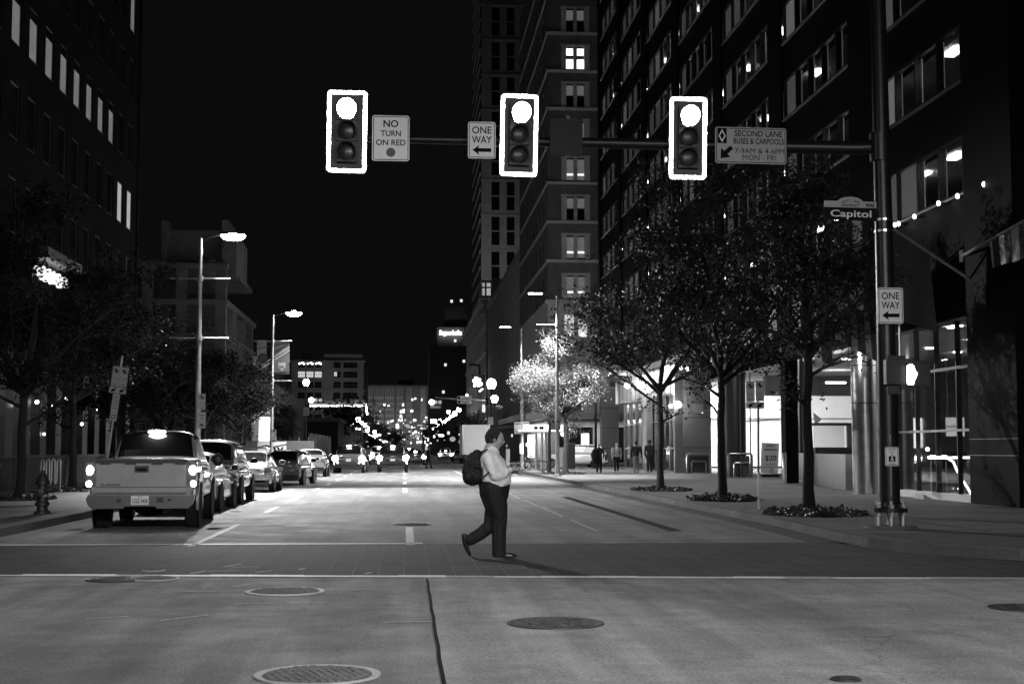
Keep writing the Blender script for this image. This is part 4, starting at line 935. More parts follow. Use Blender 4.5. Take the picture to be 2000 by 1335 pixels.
# ================================================================== LAMPS, SIGNALS, SIGNS
m_lens = M('lamp_lens', .9, .5, emit=60)
m_lensd = M('lamp_lens_edge_on', .9, .5, emit=12)
m_pole = M('grey_lamp_pole', .42, .38, .7, var=.15, scale=4)
def lamp(x, y, h, side, lab, bright=True, arms=((-1, 1), (-1, 1)), power=1200, zb=(7.6, 5.4), fwd=0, ax=.35, ang=140):
    """side +1: the head reaches out toward +x"""
    t = thing('street_lamp', lab, 'street lamp', (x, y, .15), 0, 'tall street lamps')
    q = MB(); q.tube([(0, 0, 0), (0, 0, h - .15)], [.11, .062], 14, m_pole); q.lathe((0, 0, 0), [(.2, 0), (.2, .06), (.13, .1), (.13, .45), (.11, .5)], 16, m_pole); q.build('pole', t, 40)
    q = MB(); q.tube([(0, 0, h - .75), (0, 0, h - .5)], .085, 12, m_pole); q.tube([(0, 0, h - .3), (side * .25, 0, h - .12), (side * .75, 0, h)], .03, 8, m_dpost); q.build('arm', t, 40)
    q = MB(); q.prism([(side * .7, -.16, h + .04), (side * .8, -.2, h + .1), (side * 1.45, -.17, h + .1), (side * 1.55, -.06, h + .05), (side * 1.55, .06, h + .05), (side * 1.45, .17, h + .1), (side * .8, .2, h + .1), (side * .7, .16, h + .04)], (0, 0, -.1), m_dpost) if False else q.cbox((side * 1.12, 0, h + .03), (.86, .34, .1), m_dpost)
    q.build('head', t)
    q = MB()
    if bright: q.ball((side * 1.15, 0, h - .06), .22, m_lens, 16, 8, (2.0, .9, .75))
    else: q.cbox((side * 1.12, 0, h - .045), (.7, .26, .04), m_lensd)
    q.build('lens', t, 60)
    for k, z in enumerate(zb):
        q = MB(); q.tube([(0, 0, z - .09), (0, 0, z + .09)], .12, 12, m_pole)
        for s in arms[k]: q.tube([(s * .1, 0, z), (s * 1.05, 0, z)], .028, 8, m_pole)
        q.build('banner_arm', t, 40)
    spot('street_spot', (side * 1.12, 0, h - .3 if bright else h - .12), power, .15, ang, .5, parent=t, aim=(side * ax, fwd, -1))
    return t
lamp(-7.33, 51.3, 9.05, 1, 'tall brightly lit street lamp, the nearest on the left pavement', power=7500, fwd=-.45, ax=.6, ang=116, zb=(7.45, 5.32))
lamp(-7.33, 79.5, 8.95, 1, 'second lit street lamp on the left, carrying a printed banner', power=4200, ax=.6, ang=120, zb=(7.35, 5.15))
lamp(7.8, 94.6, 9.55, -1, 'thin right-hand street lamp nearer the middle of the photo, flat head seen edge on', False, ((), ()), power=3600, zb=(7.0, 5.0))
lamp(7.8, 72.6, 9.4, -1, 'right-hand street lamp rising behind the brightly lit corner tree', False, ((-1, 1), (-1, 1)), power=6500, fwd=.15, zb=(7.75, 5.35))
# the same lamps continue behind and beside the camera and light the crossing, with two bare spots added
lamp(-7.6, 17.0, 9.0, 1, 'street lamp on the left pavement outside the photo', power=160)
spot('street_spot', (7.7, -7, 9.2), 2600, .15, 56, 1.0, aim=(1.0 - 7.7, 17.5, -9.2))  # added spot with no lamp head, brightens the near road
lamp(8.9, -7.0, 9.3, -1, 'street lamp behind the camera on the right', fwd=.55, power=2500)
lamp(-3.2, -9.0, 9.4, 1, 'street lamp behind the camera on the left', fwd=.55, power=2500)

spot('street_spot', (7.7, -7, 9.15), 4200, .1, 17, 1.0, aim=(1.0 - 7.7, 18.0, -9.15))  # bare narrow spot added for a bright pool on the slab
# banner on the second lamp
t = thing('street_banner', 'dark banner with diagonal stripes and a shield emblem on the second left lamp', 'banner'); Yq = 79.5; q = MB()
a, c = P(502, 664, Yq), P(565, 730, Yq); xm = P(534, 0, Yq).x
mb_ = M('banner_grey', .16, .8, var=.2, scale=1.5); mb2 = M('banner_dark', .03, .8); mb3 = M('banner_light', .5, .8)
for x0, x1 in ((a.x, xm - .12), (xm + .12, c.x)): q.box(x0, x1, Yq - .01, Yq + .01, c.z, a.z, mb_)
y = Yq - .014; zz = lambda f_: c.z + (a.z - c.z) * f_; xx = lambda f_: a.x + (c.x - a.x) * f_
def bseg(x0, z0, x1, z1, w, m):
    # a band clipped to the two panels
    for lo, hi in ((0, .46), (.54, 1)):
        s0, s1 = max(x0, lo), min(x1, hi)
        if s1 <= s0: continue
        k = (z1 - z0) / (x1 - x0); q.poly([(xx(s0), y, zz(z0 + k * (s0 - x0))), (xx(s1), y, zz(z0 + k * (s1 - x0))), (xx(s1), y, zz(min(1, z0 + k * (s1 - x0) + w))), (xx(s0), y, zz(min(1, z0 + k * (s0 - x0) + w)))], m)
bseg(0, .05, 1, .68, .05, mb3); bseg(0, .15, 1, .78, .04, mb3); bseg(0, .0, 1, .02, .04, mb2); bseg(0, .72, 1, .92, .03, mb2); bseg(.54, .6, .95, .85, .06, mb2)
cx, cz = xx(.77), zz(.22); y = Yq - .02
q.prism([(cx - .2, y, cz + .24), (cx, y, cz + .2), (cx + .2, y, cz + .24), (cx + .2, y, cz - .05), (cx, y, cz - .27), (cx - .2, y, cz - .05)], (0, .004, 0), mb3); q.text('NFL', (cx, y - .003, cz - .02), .15, mb2, w=.28, bold=.03)
q.lathe((xx(.18), y, zz(.46)), [(.01, 0), (.3, 0)], 16, mb2, cap=False, axis='y'); q.build('cloth', t)

# ---- decorative signal posts with globe lamps at the far crossing
m_globe = M('globe_glow_strong', .9, .5, emit=22)
LAST = []
def acorn(x, y, z, r, lab, group='globe street lamps', pole=True, power=0):
    t = thing('globe_lamp', lab, 'street lamp', (x, y, .15), 0, group); q = MB(); h = z - .15
    q.tube([(0, 0, 0), (0, 0, h - r * 1.3)], [.11, .07], 8, m_dpost); q.lathe((0, 0, 0), [(.24, 0), (.2, .3), (.12, .7)], 10, m_dpost); q.lathe((0, 0, h), [(.06, -r * 1.6), (r * .6, -r * 1.2), (r * .6, -r * .95)], 10, m_dpost); q.build('post', t)
    q = MB(); q.lathe((0, 0, h), [(r * .5, -r), (r * .95, -.1 * r), (r, r * .4), (r * .55, r * .95), (r * .2, r * 1.1)], 12, m_globe); q.build('globe', t, 60)
    q = MB(); q.lathe((0, 0, h), [(r * .4, r * 1.1), (r * .3, r * 1.4), (.02, r * 1.9)], 8, m_dpost); q.build('finial', t)
    if power: point('globe_light', (0, 0, h), power, r, parent=t)
    LAST.append(t); return t
def at_z(px, py, z):  # world x,y where the pixel ray reaches height z
    r = ray(px, py); k = (z - 1.5) / r.z; return r.x * k, r.y * k
x, y = at_z(598, 747, 6.9); acorn(x, y, 6.9, .26, 'tall dark post with a white globe at the far left corner', power=900); SL = (x, y)
x, y = at_z(960, 750, 6.9); acorn(x, y, 6.9, .40, 'brightest globe lamp, on the dark signal post left of the ribbed facade', power=4500); SR = (x, y); SRT = LAST[-1]
x, y = at_z(966, 779, 5.2); acorn(x, y, 5.2, .26, 'smaller globe lamp half hidden behind the signal post at the far right corner')
x, y = at_z(1163, 730, 7.0); acorn(x, y, 7.0, .27, 'globe lamp in front of the hotel base beside the black building', power=1400)
names = 'first second third fourth fifth sixth seventh eighth ninth tenth eleventh twelfth'.split()
for i, (px, py) in enumerate(((699, 819), (707, 825), (713, 830), (717, 834), (717.5, 840), (731, 843), (734, 850))):
    r = ray(px, py); x, yv = -8.2 - .2 * (i % 2), 0; k = x / r.x; acorn(x, r.y * k, 1.5 + r.z * k, .42 if i == 0 else .32 + .03 * i, names[i] + ' lit globe in the row down the left side, counted from the near end')
for i, (px, py) in enumerate(((876, 804), (897, 801), (889, 809), (859, 820), (843, 832), (838, 837), (860, 796), (854, 828))):
    r = ray(px, py); x = 8.8 + .3 * (i % 3); k = x / r.x; acorn(x, r.y * k, 1.5 + r.z * k, (.32, .28, .32, .36, .36, .36, .24, .3)[i], names[i] + ' lit globe of the cluster down the right side, counted roughly from the near end')

# ---- signal heads
m_hous = M('signal_housing', .02, .5); m_red = M('lit_signal_lens', .9, .4, emit=45); m_off = M('unlit_lens', .015, .3); m_plate = M('signal_backplate', .055, .55, var=.1)
m_retro = M('retroreflective_border', .95, .23, 1.0)
m_visor = M('visor_sheen', .45, .5)  # pale inside stands for the gloss of a black visor
def signal(cx, Y, zc, w, h, lab, tilt=0.0, yaw=0.0, lit_off=(0, 0), lit_r=.16, pitchx=0.0):
    t = thing('traffic_signal', lab, 'traffic signal', (cx, Y, zc), 0, 'traffic signals on the mast arm'); t.rotation_euler = (pitchx, tilt, yaw)
    q = MB(); bw = .072; n = 6; rc = .07
    def rr(W_, H_, r_): return [(sx * (W_ / 2 - r_) + r_ * math.cos(a), 0, sz * (H_ / 2 - r_) + r_ * math.sin(a)) for sx, sz, a0 in ((1, 1, 0), (-1, 1, PI / 2), (-1, -1, PI), (1, -1, 1.5 * PI)) for a in [a0 + PI / 2 * k / n for k in range(n + 1)]]
    o, i_ = rr(w, h, rc), rr(w - 2 * bw, h - 2 * bw, .012)
    q.prism([(a, .012, c) for a, _, c in o], (0, .012, 0), m_signback); q.poly([(a, .011, c) for a, _, c in i_][::-1], m_plate); q.build('backplate', t)
    q = MB(); N = len(o); q.add([(a, .006, c) for a, _, c in o] + [(a, .006, c) for a, _, c in i_], [(k, (k + 1) % N, N + (k + 1) % N, N + k) for k in range(N)], m_retro); q.build('reflective_border', t)
    for k in range(3):
        z = (1 - k) * .355; q = MB(); q.box(-.175, .175, -.11, .01, z - .17, z + .17, m_hous); q.lathe((0, -.11, z), [(.165, 0), (.165, -.012)], 24, m_hous, axis='y', cap=False); q.build('housing', t)
        q = MB(); rl = lit_r if k == 0 else .15; ox, oz = lit_off if k == 0 else (0, 0)
        q.lathe((0, -.112, z), [(.001, -.03), (rl * .6, -.026), (rl, -.004), (rl, .0)], 28, m_red if k == 0 else m_off, axis='y', cap=False)
        for (dx, dz) in ((.02, .01), (-.01, -.02)):
            if k: q.box(dx - .004, dx + .004, -.147, -.143, z + dz - .004, z + dz + .004, m_visor)
        q.build('lens', t, 60)
        # cut-away visor: a tube open below
        q = MB(); R0 = .168; V = []; F_ = []; M_ = 22
        for i in range(M_ + 1):
            a = R(-50) + R(280) * i / M_; L = .06 + .17 * max(0, math.sin((i / M_) * PI)) ** .5
            for rad in (R0, R0 - .006):
                V.append((rad * math.cos(a), -.112, z + rad * math.sin(a))); V.append((rad * math.cos(a), -.112 - L, z + rad * math.sin(a)))
        for i in range(M_):
            a = i * 4; b_ = a + 4; F_ += [(a, b_, b_ + 1, a + 1), (a + 2, a + 3, b_ + 3, b_ + 2), (a + 1, b_ + 1, b_ + 3, a + 3)]
        q.add(V, F_, m_hous); iv = q.mi(m_visor); q.m = [iv if f_i % 3 == 1 else v_ for f_i, v_ in enumerate(q.m)]; q.build('visor', t, 40)
    q = MB(); q.box(-.04, .04, .03, .14, -.12, .12, m_dpost); q.build('clamp', t)
    return t
YS = 24.0
def psig(x0, x1, y0, y1): a, c = P(x0, y0, YS), P(x1, y1, YS); return (a.x + c.x) / 2, (a.z + c.z) / 2, abs(c.x - a.x), abs(a.z - c.z)
for (r4, lab, yw, off) in (((639, 716, 177, 337), 'lit traffic signal at the free end of the arm, left of the no-turn sign', .0, (0, 0)), ((977, 1051, 184, 344), 'lit traffic signal in the middle of the arm, beside the one-way sign', R(3.2), (0, 0)), ((1307, 1381, 190, 350), 'lit traffic signal nearest the mast, left of the bus lane sign', R(-3.2), (0, 0))):
    cx, cz, w_, h_ = psig(*r4); signal(cx, YS, cz, w_, h_, lab, R(.6), yw, pitchx=R(4.2))
    spot('signal_glow', (cx, YS - .45, cz + .3), 10, .1, 160, .5, aim=(0, -1, -.1))

# ---- the mast with its arm
t = thing('signal_mast', 'tall grey signal mast on the right corner with a long arm reaching over the street', 'signal mast', (0, 0, 0)); YA = YS + .3
pb_ = G(1741, 1031, .15); px_, py_ = pb_.x, pb_.y
q = MB(); zt = 13.5; tl = P(1712, 0, py_).x - P(1737, 900, py_).x
q.tube([(px_ - .02, py_, .5), (px_ + tl * .35, py_, 4.0), (px_ + tl * .7, py_, 8), (px_ + tl * 1.1, py_, zt)], [.178, .162, .14, .12], 24, m_dpost); q.build('pole', t, 40)
q = MB(); q.lathe((px_ - .02, py_, 0), [(.3, .43), (.3, .5), (.22, .52), (.19, .6)], 24, m_dpost); q.build('base_plate', t, 30)
q = MB(); q.lathe((px_ - .02, py_, 0), [(.46, .152), (.44, .2), (.001, .2)], 28, m_kerb); q.build('footing', t, 30)
for k in range(6):
    a = 2 * PI * k / 6 + .3; q = MB(); bx, by = px_ - .02 + .24 * math.cos(a), py_ + .24 * math.sin(a); q.tube([(bx, by, .19), (bx, by, .62)], .028, 8, m_steel); q.lathe((bx, by, 0), [(.055, .37), (.055, .43)], 6, m_steel); q.lathe((bx, by, 0), [(.055, .5), (.055, .56)], 6, m_steel); q.tube([(bx, by, .19), (bx, by, .37)], .045, 8, m_steel); q.build('anchor_bolt', t)
q = MB(); e0, e1 = P(1712, 292, YA), P(700, 270, YA); q.tube([(px_ + tl * .6, py_, e0.z), (e0.x - .4, YA, e0.z + .02), e1], [.13, .125, .065], 18, m_dpost); q.build('arm', t, 40)
q = MB(); q.tube([(px_ + tl * .6 - .02, py_, e0.z - .25), (px_ + tl * .6 - .02, py_, e0.z + .25)], .19, 18, m_dpost); q.build('arm_collar', t, 40)
q = MB(); p = P(1735, 430, py_)
for z in (p.z, P(1735, 452, py_).z): q.lathe((px_ + tl * .55, py_, 0), [(.165, z - .02), (.165, z + .02)], 20, m_brush)
q.build('steel_strap', t)
q = MB(); q.tube([(px_ + .19, py_ - .05, 3.1), (px_ + .19, py_ - .05, 3.9)], .022, 8, m_brush); q.tube([(px_ - .05, py_ - .19, .7), (px_ - .05, py_ - .19, 1.75)], .012, 6, m_brush); q.build('conduit', t)
t = thing('sign_back_panel', 'dark blank square panel on the mast arm right of the middle signal', 'sign'); a, c = P(1076, 232, YS - .1), P(1138, 302, YS - .1); q = MB(); q.box(a.x, c.x, YS - .1, YS + .05, c.z, a.z, m_signback); q.build('panel', t); q = MB(); q.box(a.x + .28, a.x + .34, YS + .05, YS + .15, c.z, a.z + .1, m_dpost); q.ball((a.x + .02, YS - .02, a.z + .08), .05, m_hous, 8, 6); q.build('bracket', t)

# ---- flat signs
def plate(q, cx, Y, cz, w, h, mat, border=None, r=.04, inset=.018, bw=.012, ink=None):
    n = 5
    def rr(W_, H_, r_): return [(cx + sx * (W_ / 2 - r_) + r_ * math.cos(a), cz + sz * (H_ / 2 - r_) + r_ * math.sin(a)) for sx, sz, a0 in ((1, 1, 0), (-1, 1, PI / 2), (-1, -1, PI), (1, -1, 1.5 * PI)) for a in [a0 + PI / 2 * k / n for k in range(n + 1)]]
    q.prism([(a, Y, c) for a, c in rr(w, h, r)], (0, .006, 0), mat)
    if border:
        o = rr(w - 2 * inset, h - 2 * inset, max(r - inset, .01)); i_ = rr(w - 2 * inset - 2 * bw, h - 2 * inset - 2 * bw, max(r - inset - bw, .006)); N = len(o)
        q.add([(a, Y - .002, c) for a, c in o] + [(a, Y - .002, c) for a, c in i_], [(k, (k + 1) % N, N + (k + 1) % N, N + k) for k in range(N)], border)
def arrow(q, cx, Y, cz, L, th, d, mat):       # d = -1 left, +1 right
    q.poly([(cx - d * L / 2, Y, cz + th / 2), (cx + d * (L / 2 - th * 1.6), Y, cz + th / 2), (cx + d * (L / 2 - th * 1.9), Y, cz + th * 1.35), (cx + d * L / 2, Y, cz), (cx + d * (L / 2 - th * 1.9), Y, cz - th * 1.35), (cx + d * (L / 2 - th * 1.6), Y, cz - th / 2), (cx - d * L / 2, Y, cz - th / 2)], mat)
def rect(x0, x1, y0, y1, Y): a, c = P(x0, y0, Y), P(x1, y1, Y); return (a.x + c.x) / 2, (a.z + c.z) / 2, abs(c.x - a.x), abs(a.z - c.z)
def pcirc(q, cx, Y, cz, r, mat):
    q.lathe((cx, Y, cz), [(r, 0), (r * .82, 0)], 24, mat, cap=False, axis='y'); q.text('P', (cx, Y, cz), r * 1.05, mat, bold=.03); s = r * .62
    q.poly([(cx - s - .01, Y - .001, cz + s - .02), (cx - s + .02, Y - .001, cz + s + .01), (cx + s + .01, Y - .001, cz - s + .02), (cx + s - .02, Y - .001, cz - s - .01)], mat)
Y = YS - .12
t = thing('no_turn_sign', 'white no turn on red sign hanging from the mast arm', 'sign'); cx, cz, w_, h_ = rect(727, 799.5, 225, 315, Y); q = MB(); plate(q, cx, Y, cz, w_, h_, m_sign, m_ink, .045)
q.text('NO', (cx, Y - .003, cz + h_ * .325), h_ * .155, m_ink, w=w_ * .40, bold=.02); q.text('TURN', (cx, Y - .003, cz + h_ * .11), h_ * .13, m_ink, w=w_ * .54, bold=.015); q.text('ON RED', (cx, Y - .003, cz - h_ * .09), h_ * .13, m_ink, w=w_ * .79, bold=.015); q.lathe((cx, Y - .003, cz - h_ * .31), [(.001, 0), (h_ * .10, 0)], 24, M('red_dot_ink', .06, .5), cap=False, axis='y'); q.build('panel', t)
q = MB(); q.box(cx - .3, cx - .26, Y + .01, YA - .1, cz - .05, cz + .1, m_dpost); q.box(cx + .24, cx + .28, Y + .01, YA - .1, cz - .05, cz + .1, m_dpost); q.build('bracket', t)
def oneway(name, lab, r4, Y, mat, d=-1, post=None, group='one-way signs'):
    t = thing(name, lab, 'sign', group=group); cx, cz, w_, h_ = rect(*r4, Y); q = MB(); plate(q, cx, Y, cz, w_, h_, mat, m_ink, .04, inset=.016 * w_ / .46, bw=.011 * w_ / .46)
    q.text('ONE', (cx, Y - .004, cz + h_ * .28), h_ * .2, m_ink, w=w_ * .7, bold=.012); q.text('WAY', (cx, Y - .004, cz + h_ * .02), h_ * .2, m_ink, w=w_ * .72, bold=.012); arrow(q, cx, Y - .004, cz - h_ * .27, w_ * .68, h_ * .1, d, m_ink); q.build('panel', t)
    q = MB(); q.box(cx - .03, cx + .03, Y + .01, Y + .12, cz - .1, cz + .1, m_dpost); q.build('bracket', t)
oneway('one_way_sign', 'white one-way sign with a left arrow hanging from the mast arm beside the middle signal', (914, 968, 237.5, 310), YS - .12, m_sign)
oneway('one_way_sign', 'white one-way sign with a left arrow fixed to the mast below the street name', (1714, 1765, 561.5, 632), py_ - .24, m_sign)
oneway('one_way_sign', 'small one-way sign pointing right on the globe post at the far left corner', (592.5, 604, 795, 811), SL[1] - .25, m_sign, 1)
oneway('one_way_sign', 'small one-way sign pointing right on the signal post above the walking man', (953, 963.5, 814, 828.5), SR[1] - .3, m_sign, 1)
# lane sign
t = thing('bus_lane_sign', 'wide white sign on the mast arm about the second lane for buses and carpools', 'sign'); Y = YS - .12; cx, cz, w_, h_ = rect(1396.5, 1536.5, 248, 321, Y); t.location = (cx, Y, cz); t.rotation_euler = (0, R(.5), 0); q = MB(); plate(q, 0, 0, 0, w_, h_, m_signd, m_ink, .045)
k = w_ / 140.0; gx = lambda p: (p - 1466.5) * k; gz = lambda p: (284.5 - p) * k
q.poly([(gx(1401), -.004, gz(252)), (gx(1419), -.004, gz(252)), (gx(1419), -.004, gz(281)), (gx(1401), -.004, gz(281))][::-1], m_ink)
for s, m in ((1, m_sign), (.62, m_ink)): q.poly([(gx(1410) + a * s * 7 * k, -.006 - (.001 if s < 1 else 0), gz(266.5) + c * s * 13 * k) for a, c in ((0, 1), (1, 0), (0, -1), (-1, 0))], m)
for txt, x, z, h, w in (('SECOND LANE', 1481.5, 260.5, 12, 94), ('BUSES & CARPOOLS', 1482, 275.5, 11.5, 99), ('7-9AM & 4-6PM', 1483.5, 294.5, 10.5, 97), ('MON - FRI', 1483, 307.5, 10.5, 66)): q.text(txt, (gx(x), -.004, gz(z)), h * k, m_ink, w=w * k, bold=0 if txt[0] in 'M7' else .014)
q.poly([(gx(a), -.004, gz(c)) for a, c in ((1407, 310.5), (1408, 290), (1414, 296), (1426, 285.5), (1432, 291), (1420.5, 302), (1426.5, 308))], m_ink); q.build('panel', t)
q = MB(); q.box(-.5, -.44, .01, .3, -.1, .1, m_dpost); q.box(.5, .56, .01, .3, -.1, .1, m_dpost); q.build('bracket', t)
# street name
t = thing('street_name_sign', 'two-tone street name sign with a domed top on the mast', 'sign'); Y = py_ - .1; q = MB(); k = (P(1713, 400, Y).x - P(1610, 400, Y).x) / 103; o = P(1661.5, 407, Y); t.location = (o.x, Y, o.z); t.rotation_euler = (0, R(.8), 0); gx = lambda p: (p - 1661.5) * k; gz = lambda p: (407 - p) * k
q.prism([(gx(1610), 0, gz(405.5)), (gx(1610), 0, gz(429)), (gx(1712), 0, gz(431)), (gx(1712), 0, gz(405.5))], (0, .01, 0), M('sign_dark_green', .012, .8, spec=.1))
top = [(gx(1610), 0, gz(405.3)), (gx(1610), 0, gz(393)), (gx(1636), 0, gz(393))] + [(gx(1661) - 24 * k * math.cos(PI * i / 10), 0, gz(393.5) + 9 * k * math.sin(PI * i / 10)) for i in range(1, 10)] + [(gx(1686), 0, gz(393)), (gx(1712), 0, gz(393)), (gx(1712), 0, gz(405.3))]
q.prism(top[::-1], (0, .01, 0), m_signd)
for i, ch in enumerate('SKYLINE'):
    u = (i - 3) / 3.2; q.text(ch, (gx(1661) + u * 17 * k, -.004, gz(392.0) - abs(u) ** 2 * 3.2 * k), 4.6 * k, m_ink, bold=.02, ux=(math.cos(u * .4), 0, -math.sin(u * .4)), uy=(math.sin(u * .4), 0, math.cos(u * .4)))
q.text('DISTRICT', (gx(1661), -.004, gz(401)), 4.2 * k, m_ink, w=34 * k, bold=.02); q.text('900', (gx(1699), -.004, gz(400)), 7 * k, m_ink, w=16.5 * k, bold=.03); q.text('Capitol', (gx(1662), -.004, gz(416.5)), 13.5 * k, M('street_name_letters', .7, .5), w=80 * k, bold=.018); q.build('panel', t)
q = MB(); q.box(gx(1708), gx(1722), .012, .08, gz(412), gz(400), m_dpost); q.build('bracket', t)
# cross only on signal sign
t = thing('crossing_sign', 'small white pedestrian instruction sign low on the mast', 'sign'); Y = py_ - .23; cx, cz, w_, h_ = rect(1728.5, 1756, 872.5, 909.5, Y); q = MB(); plate(q, cx, Y, cz, w_, h_, m_sign, m_ink, .02, inset=.01, bw=.008)
for txt, f_, w in (('CROSS', .36, .5), ('ONLY', .22, .4), ('ON', .09, .2), ('SIGNAL', -.38, .5)): q.text(txt, (cx, Y - .004, cz + h_ * f_), h_ * .075, m_ink, w=w_ * w, bold=.01)
q.box(cx - w_ * .24, cx + w_ * .24, Y - .006, Y - .001, cz - h_ * .27, cz + h_ * .02, m_ink); q.ball((cx, Y - .008, cz - h_ * .04), .014, m_sign, 8, 6, (1, .2, 1)); q.poly([(cx - .012, Y - .009, cz - h_ * .07), (cx + .012, Y - .009, cz - h_ * .07), (cx + .03, Y - .009, cz - h_ * .24), (cx + .012, Y - .009, cz - h_ * .24), (cx, Y - .009, cz - h_ * .16), (cx - .014, Y - .009, cz - h_ * .24), (cx - .03, Y - .009, cz - h_ * .24)][::-1], m_sign)
q.build('panel', t); q = MB(); q.box(cx - .02, cx + .02, Y + .007, Y + .06, cz - .1, cz + .1, m_dpost); q.build('bracket', t)
# pedestrian signals
t = thing('pedestrian_signal', 'black pedestrian signal with a glowing raised hand on the right of the mast', 'pedestrian signal'); Y = py_ - .35; cx, cz, w_, h_ = rect(1771, 1817.5, 704, 752, Y); q = MB(); plate(q, cx, Y, cz, w_, h_, m_hous, None, .03); q.box(cx - w_ / 2, cx + w_ / 2 - .0, Y + .007, Y + .2, cz - h_ / 2 + .01, cz + h_ / 2 - .01, m_hous); q.box(cx - w_ / 2 + .04, cx + w_ / 2 - .04, Y - .05, Y - .001, cz + h_ / 2 - .03, cz + h_ / 2 - .01, m_hous); q.build('housing', t)
q = MB(); hx, hz, hw_, hh = rect(1771.5, 1792, 711, 751, Y - .01); m_handl = M('hand_symbol', .9, .5, emit=6)
hp = [(-.5, -.45), (-.5, .42), (-.28, .47), (-.22, .5), (.05, .5), (.1, .42), (.22, .4), (.28, .2), (.5, .08), (.42, -.1), (.2, -.3), (.1, -.5), (-.35, -.5)]
q.prism([(hx + a * hw_, Y - .012, hz + c * hh) for a, c in hp][::-1], (0, .01, 0), m_handl); q.build('hand_symbol', t)
q = MB(); q.box(cx - w_ / 2 - .08, cx - .05, Y + .08, Y + .12, cz + h_ / 2, cz + h_ / 2 + .04, m_hous); q.box(cx - w_ / 2 - .08, cx - .05, Y + .08, Y + .12, cz - h_ / 2 - .06, cz - h_ / 2, m_hous); q.build('bracket', t)
spot('hand_light', (hx, Y - .15, hz), 1.5, .05, 150, .5, aim=(0, -1, 0))
t = thing('pedestrian_signal', 'dark unlit side of a second pedestrian signal against the mast', 'pedestrian signal'); Y = py_ - .3; cx, cz, w_, h_ = rect(1731, 1770, 702, 750, Y); q = MB(); q.box(cx - w_ / 2, cx + w_ / 2, Y, Y + .36, cz - h_ / 2, cz + h_ / 2, m_hous); q.box(cx - w_ / 2 - .02, cx - w_ / 2 + .05, Y - .05, Y - .001, cz - h_ / 2 + .03, cz + h_ / 2 - .02, m_hous); q.build('housing', t)
q = MB(); q.box(cx - .1, cx + .12, Y + .1, Y + .2, cz - h_ / 2 - .16, cz - h_ / 2 - .001, m_hous); q.box(cx - .1, cx + .2, Y + .1, Y + .2, cz + h_ / 2 + .001, cz + h_ / 2 + .08, m_hous); q.build('bracket', t)

# ---- no-parking signs
def noparking(q, cx, Y, cz, w, h, mat, arrow_d=1):
    plate(q, cx, Y, cz, w, h, mat, m_ink, .02, inset=.008, bw=.006); pcirc(q, cx, Y - .004, cz + h * .27, w * .33, m_ink)
    for k in range(3): q.text(('NO PARKING', '7AM-6PM', 'MON-FRI')[k], (cx, Y - .004, cz + h * (-.06 - .09 * k)), h * .045, m_ink, w=w * .6, bold=.0)
    arrow(q, cx, Y - .004, cz - h * .38, w * .55, h * .03, arrow_d, m_ink)
def tow(q, cx, Y, cz, w, h, mat):
    plate(q, cx, Y, cz, w, h, mat, m_ink, .015, inset=.006, bw=.005)
    for s in (-1, 1):
        x = cx + s * w * .24; q.box(x - w * .13, x + w * .1, Y - .005, Y - .001, cz - h * .2, cz + h * .05, m_ink); q.tube([(x - w * .1, Y - .004, cz), (x + w * .18, Y - .004, cz + h * .3)], .012, 4, m_ink); q.lathe((x - w * .08, Y - .007, cz - h * .22), [(.001, 0), (.022, 0)], 10, m_ink, cap=False, axis='y')
t = thing('no_parking_sign', 'pair of no-parking plates with a tow strip on a perforated post, right pavement', 'sign post', group='no-parking signs'); pp = G(1483, 995, .15); Y = pp.y; q = MB()
for z in np.arange(.2, 3.2, .0508): pass
top = P(1476, 745, Y); q.box(pp.x - .022, pp.x + .022, Y, Y + .045, .15, 1.0, m_steel); q.tube([(pp.x, Y + .022, 1.0), (top.x + .06, Y + .022, top.z)], .026, 4, m_steel)
for k in range(60):
    z = .25 + k * .05
    if z > 2.9: break
    x = pp.x + (top.x + .06 - pp.x) * max(0, z - 1) / (top.z - 1); q.lathe((x, Y - .006, z), [(.001, 0), (.011, 0)], 8, m_ink, cap=False, axis='y')
q.lathe((pp.x, Y + .02, 0), [(.07, .15), (.07, .18)], 10, m_steel); q.build('post', t)
for (x0, x1, y0, y1), d in (((1457, 1474.5, 744, 784), -1), ((1475.5, 1492.5, 742.5, 783), 1)):
    q = MB(); cx, cz, w_, h_ = rect(x0, x1, y0, y1, Y - .04); noparking(q, cx, Y - .04, cz, w_, h_, m_signd, d); q.build('plate', t)
q = MB(); cx, cz, w_, h_ = rect(1457, 1493, 784.5, 797.5, Y - .04); tow(q, cx, Y - .04, cz, w_, h_, m_signd); q.build('tow_strip', t)
# leaning one, left
t = thing('no_parking_sign', 'leaning post with no-parking plates above a narrow plate, behind the pickup', 'sign post', group='no-parking signs'); Y = 36.0; sc_ = (P(300, 800, Y).x - P(200, 800, Y).x) / 100
o = P(205, 925, Y); t.location = (o.x, Y, o.z); t.rotation_euler = (0, R(7), 0); q = MB(); q.tube([(0, .03, -1.2), (0, .03, 2.95)], .025, 6, m_steel); q.build('post', t)
zz0 = (925 - 715) * sc_
for dx, d in ((-.085, -1), (.115, 1)): q = MB(); noparking(q, dx + .0, 0, zz0 - .2, .19, .5, m_signd, d); q.build('plate', t)
q = MB(); tow(q, .01, 0, zz0 - .54, .42, .16, m_signd); q.build('tow_strip', t)
q = MB(); plate(q, 0.0, -.005, zz0 - .97, .18, .68, m_signd, m_ink, .015, inset=.006, bw=.005)
for k in range(5): q.box(-.05, .05, -.009, -.006, zz0 - .72 - k * .07, zz0 - .705 - k * .07, m_ink)
q.lathe((0, -.009, zz0 - 1.2), [(.055, 0), (.04, 0)], 16, m_ink, cap=False, axis='y'); q.build('narrow_plate', t)
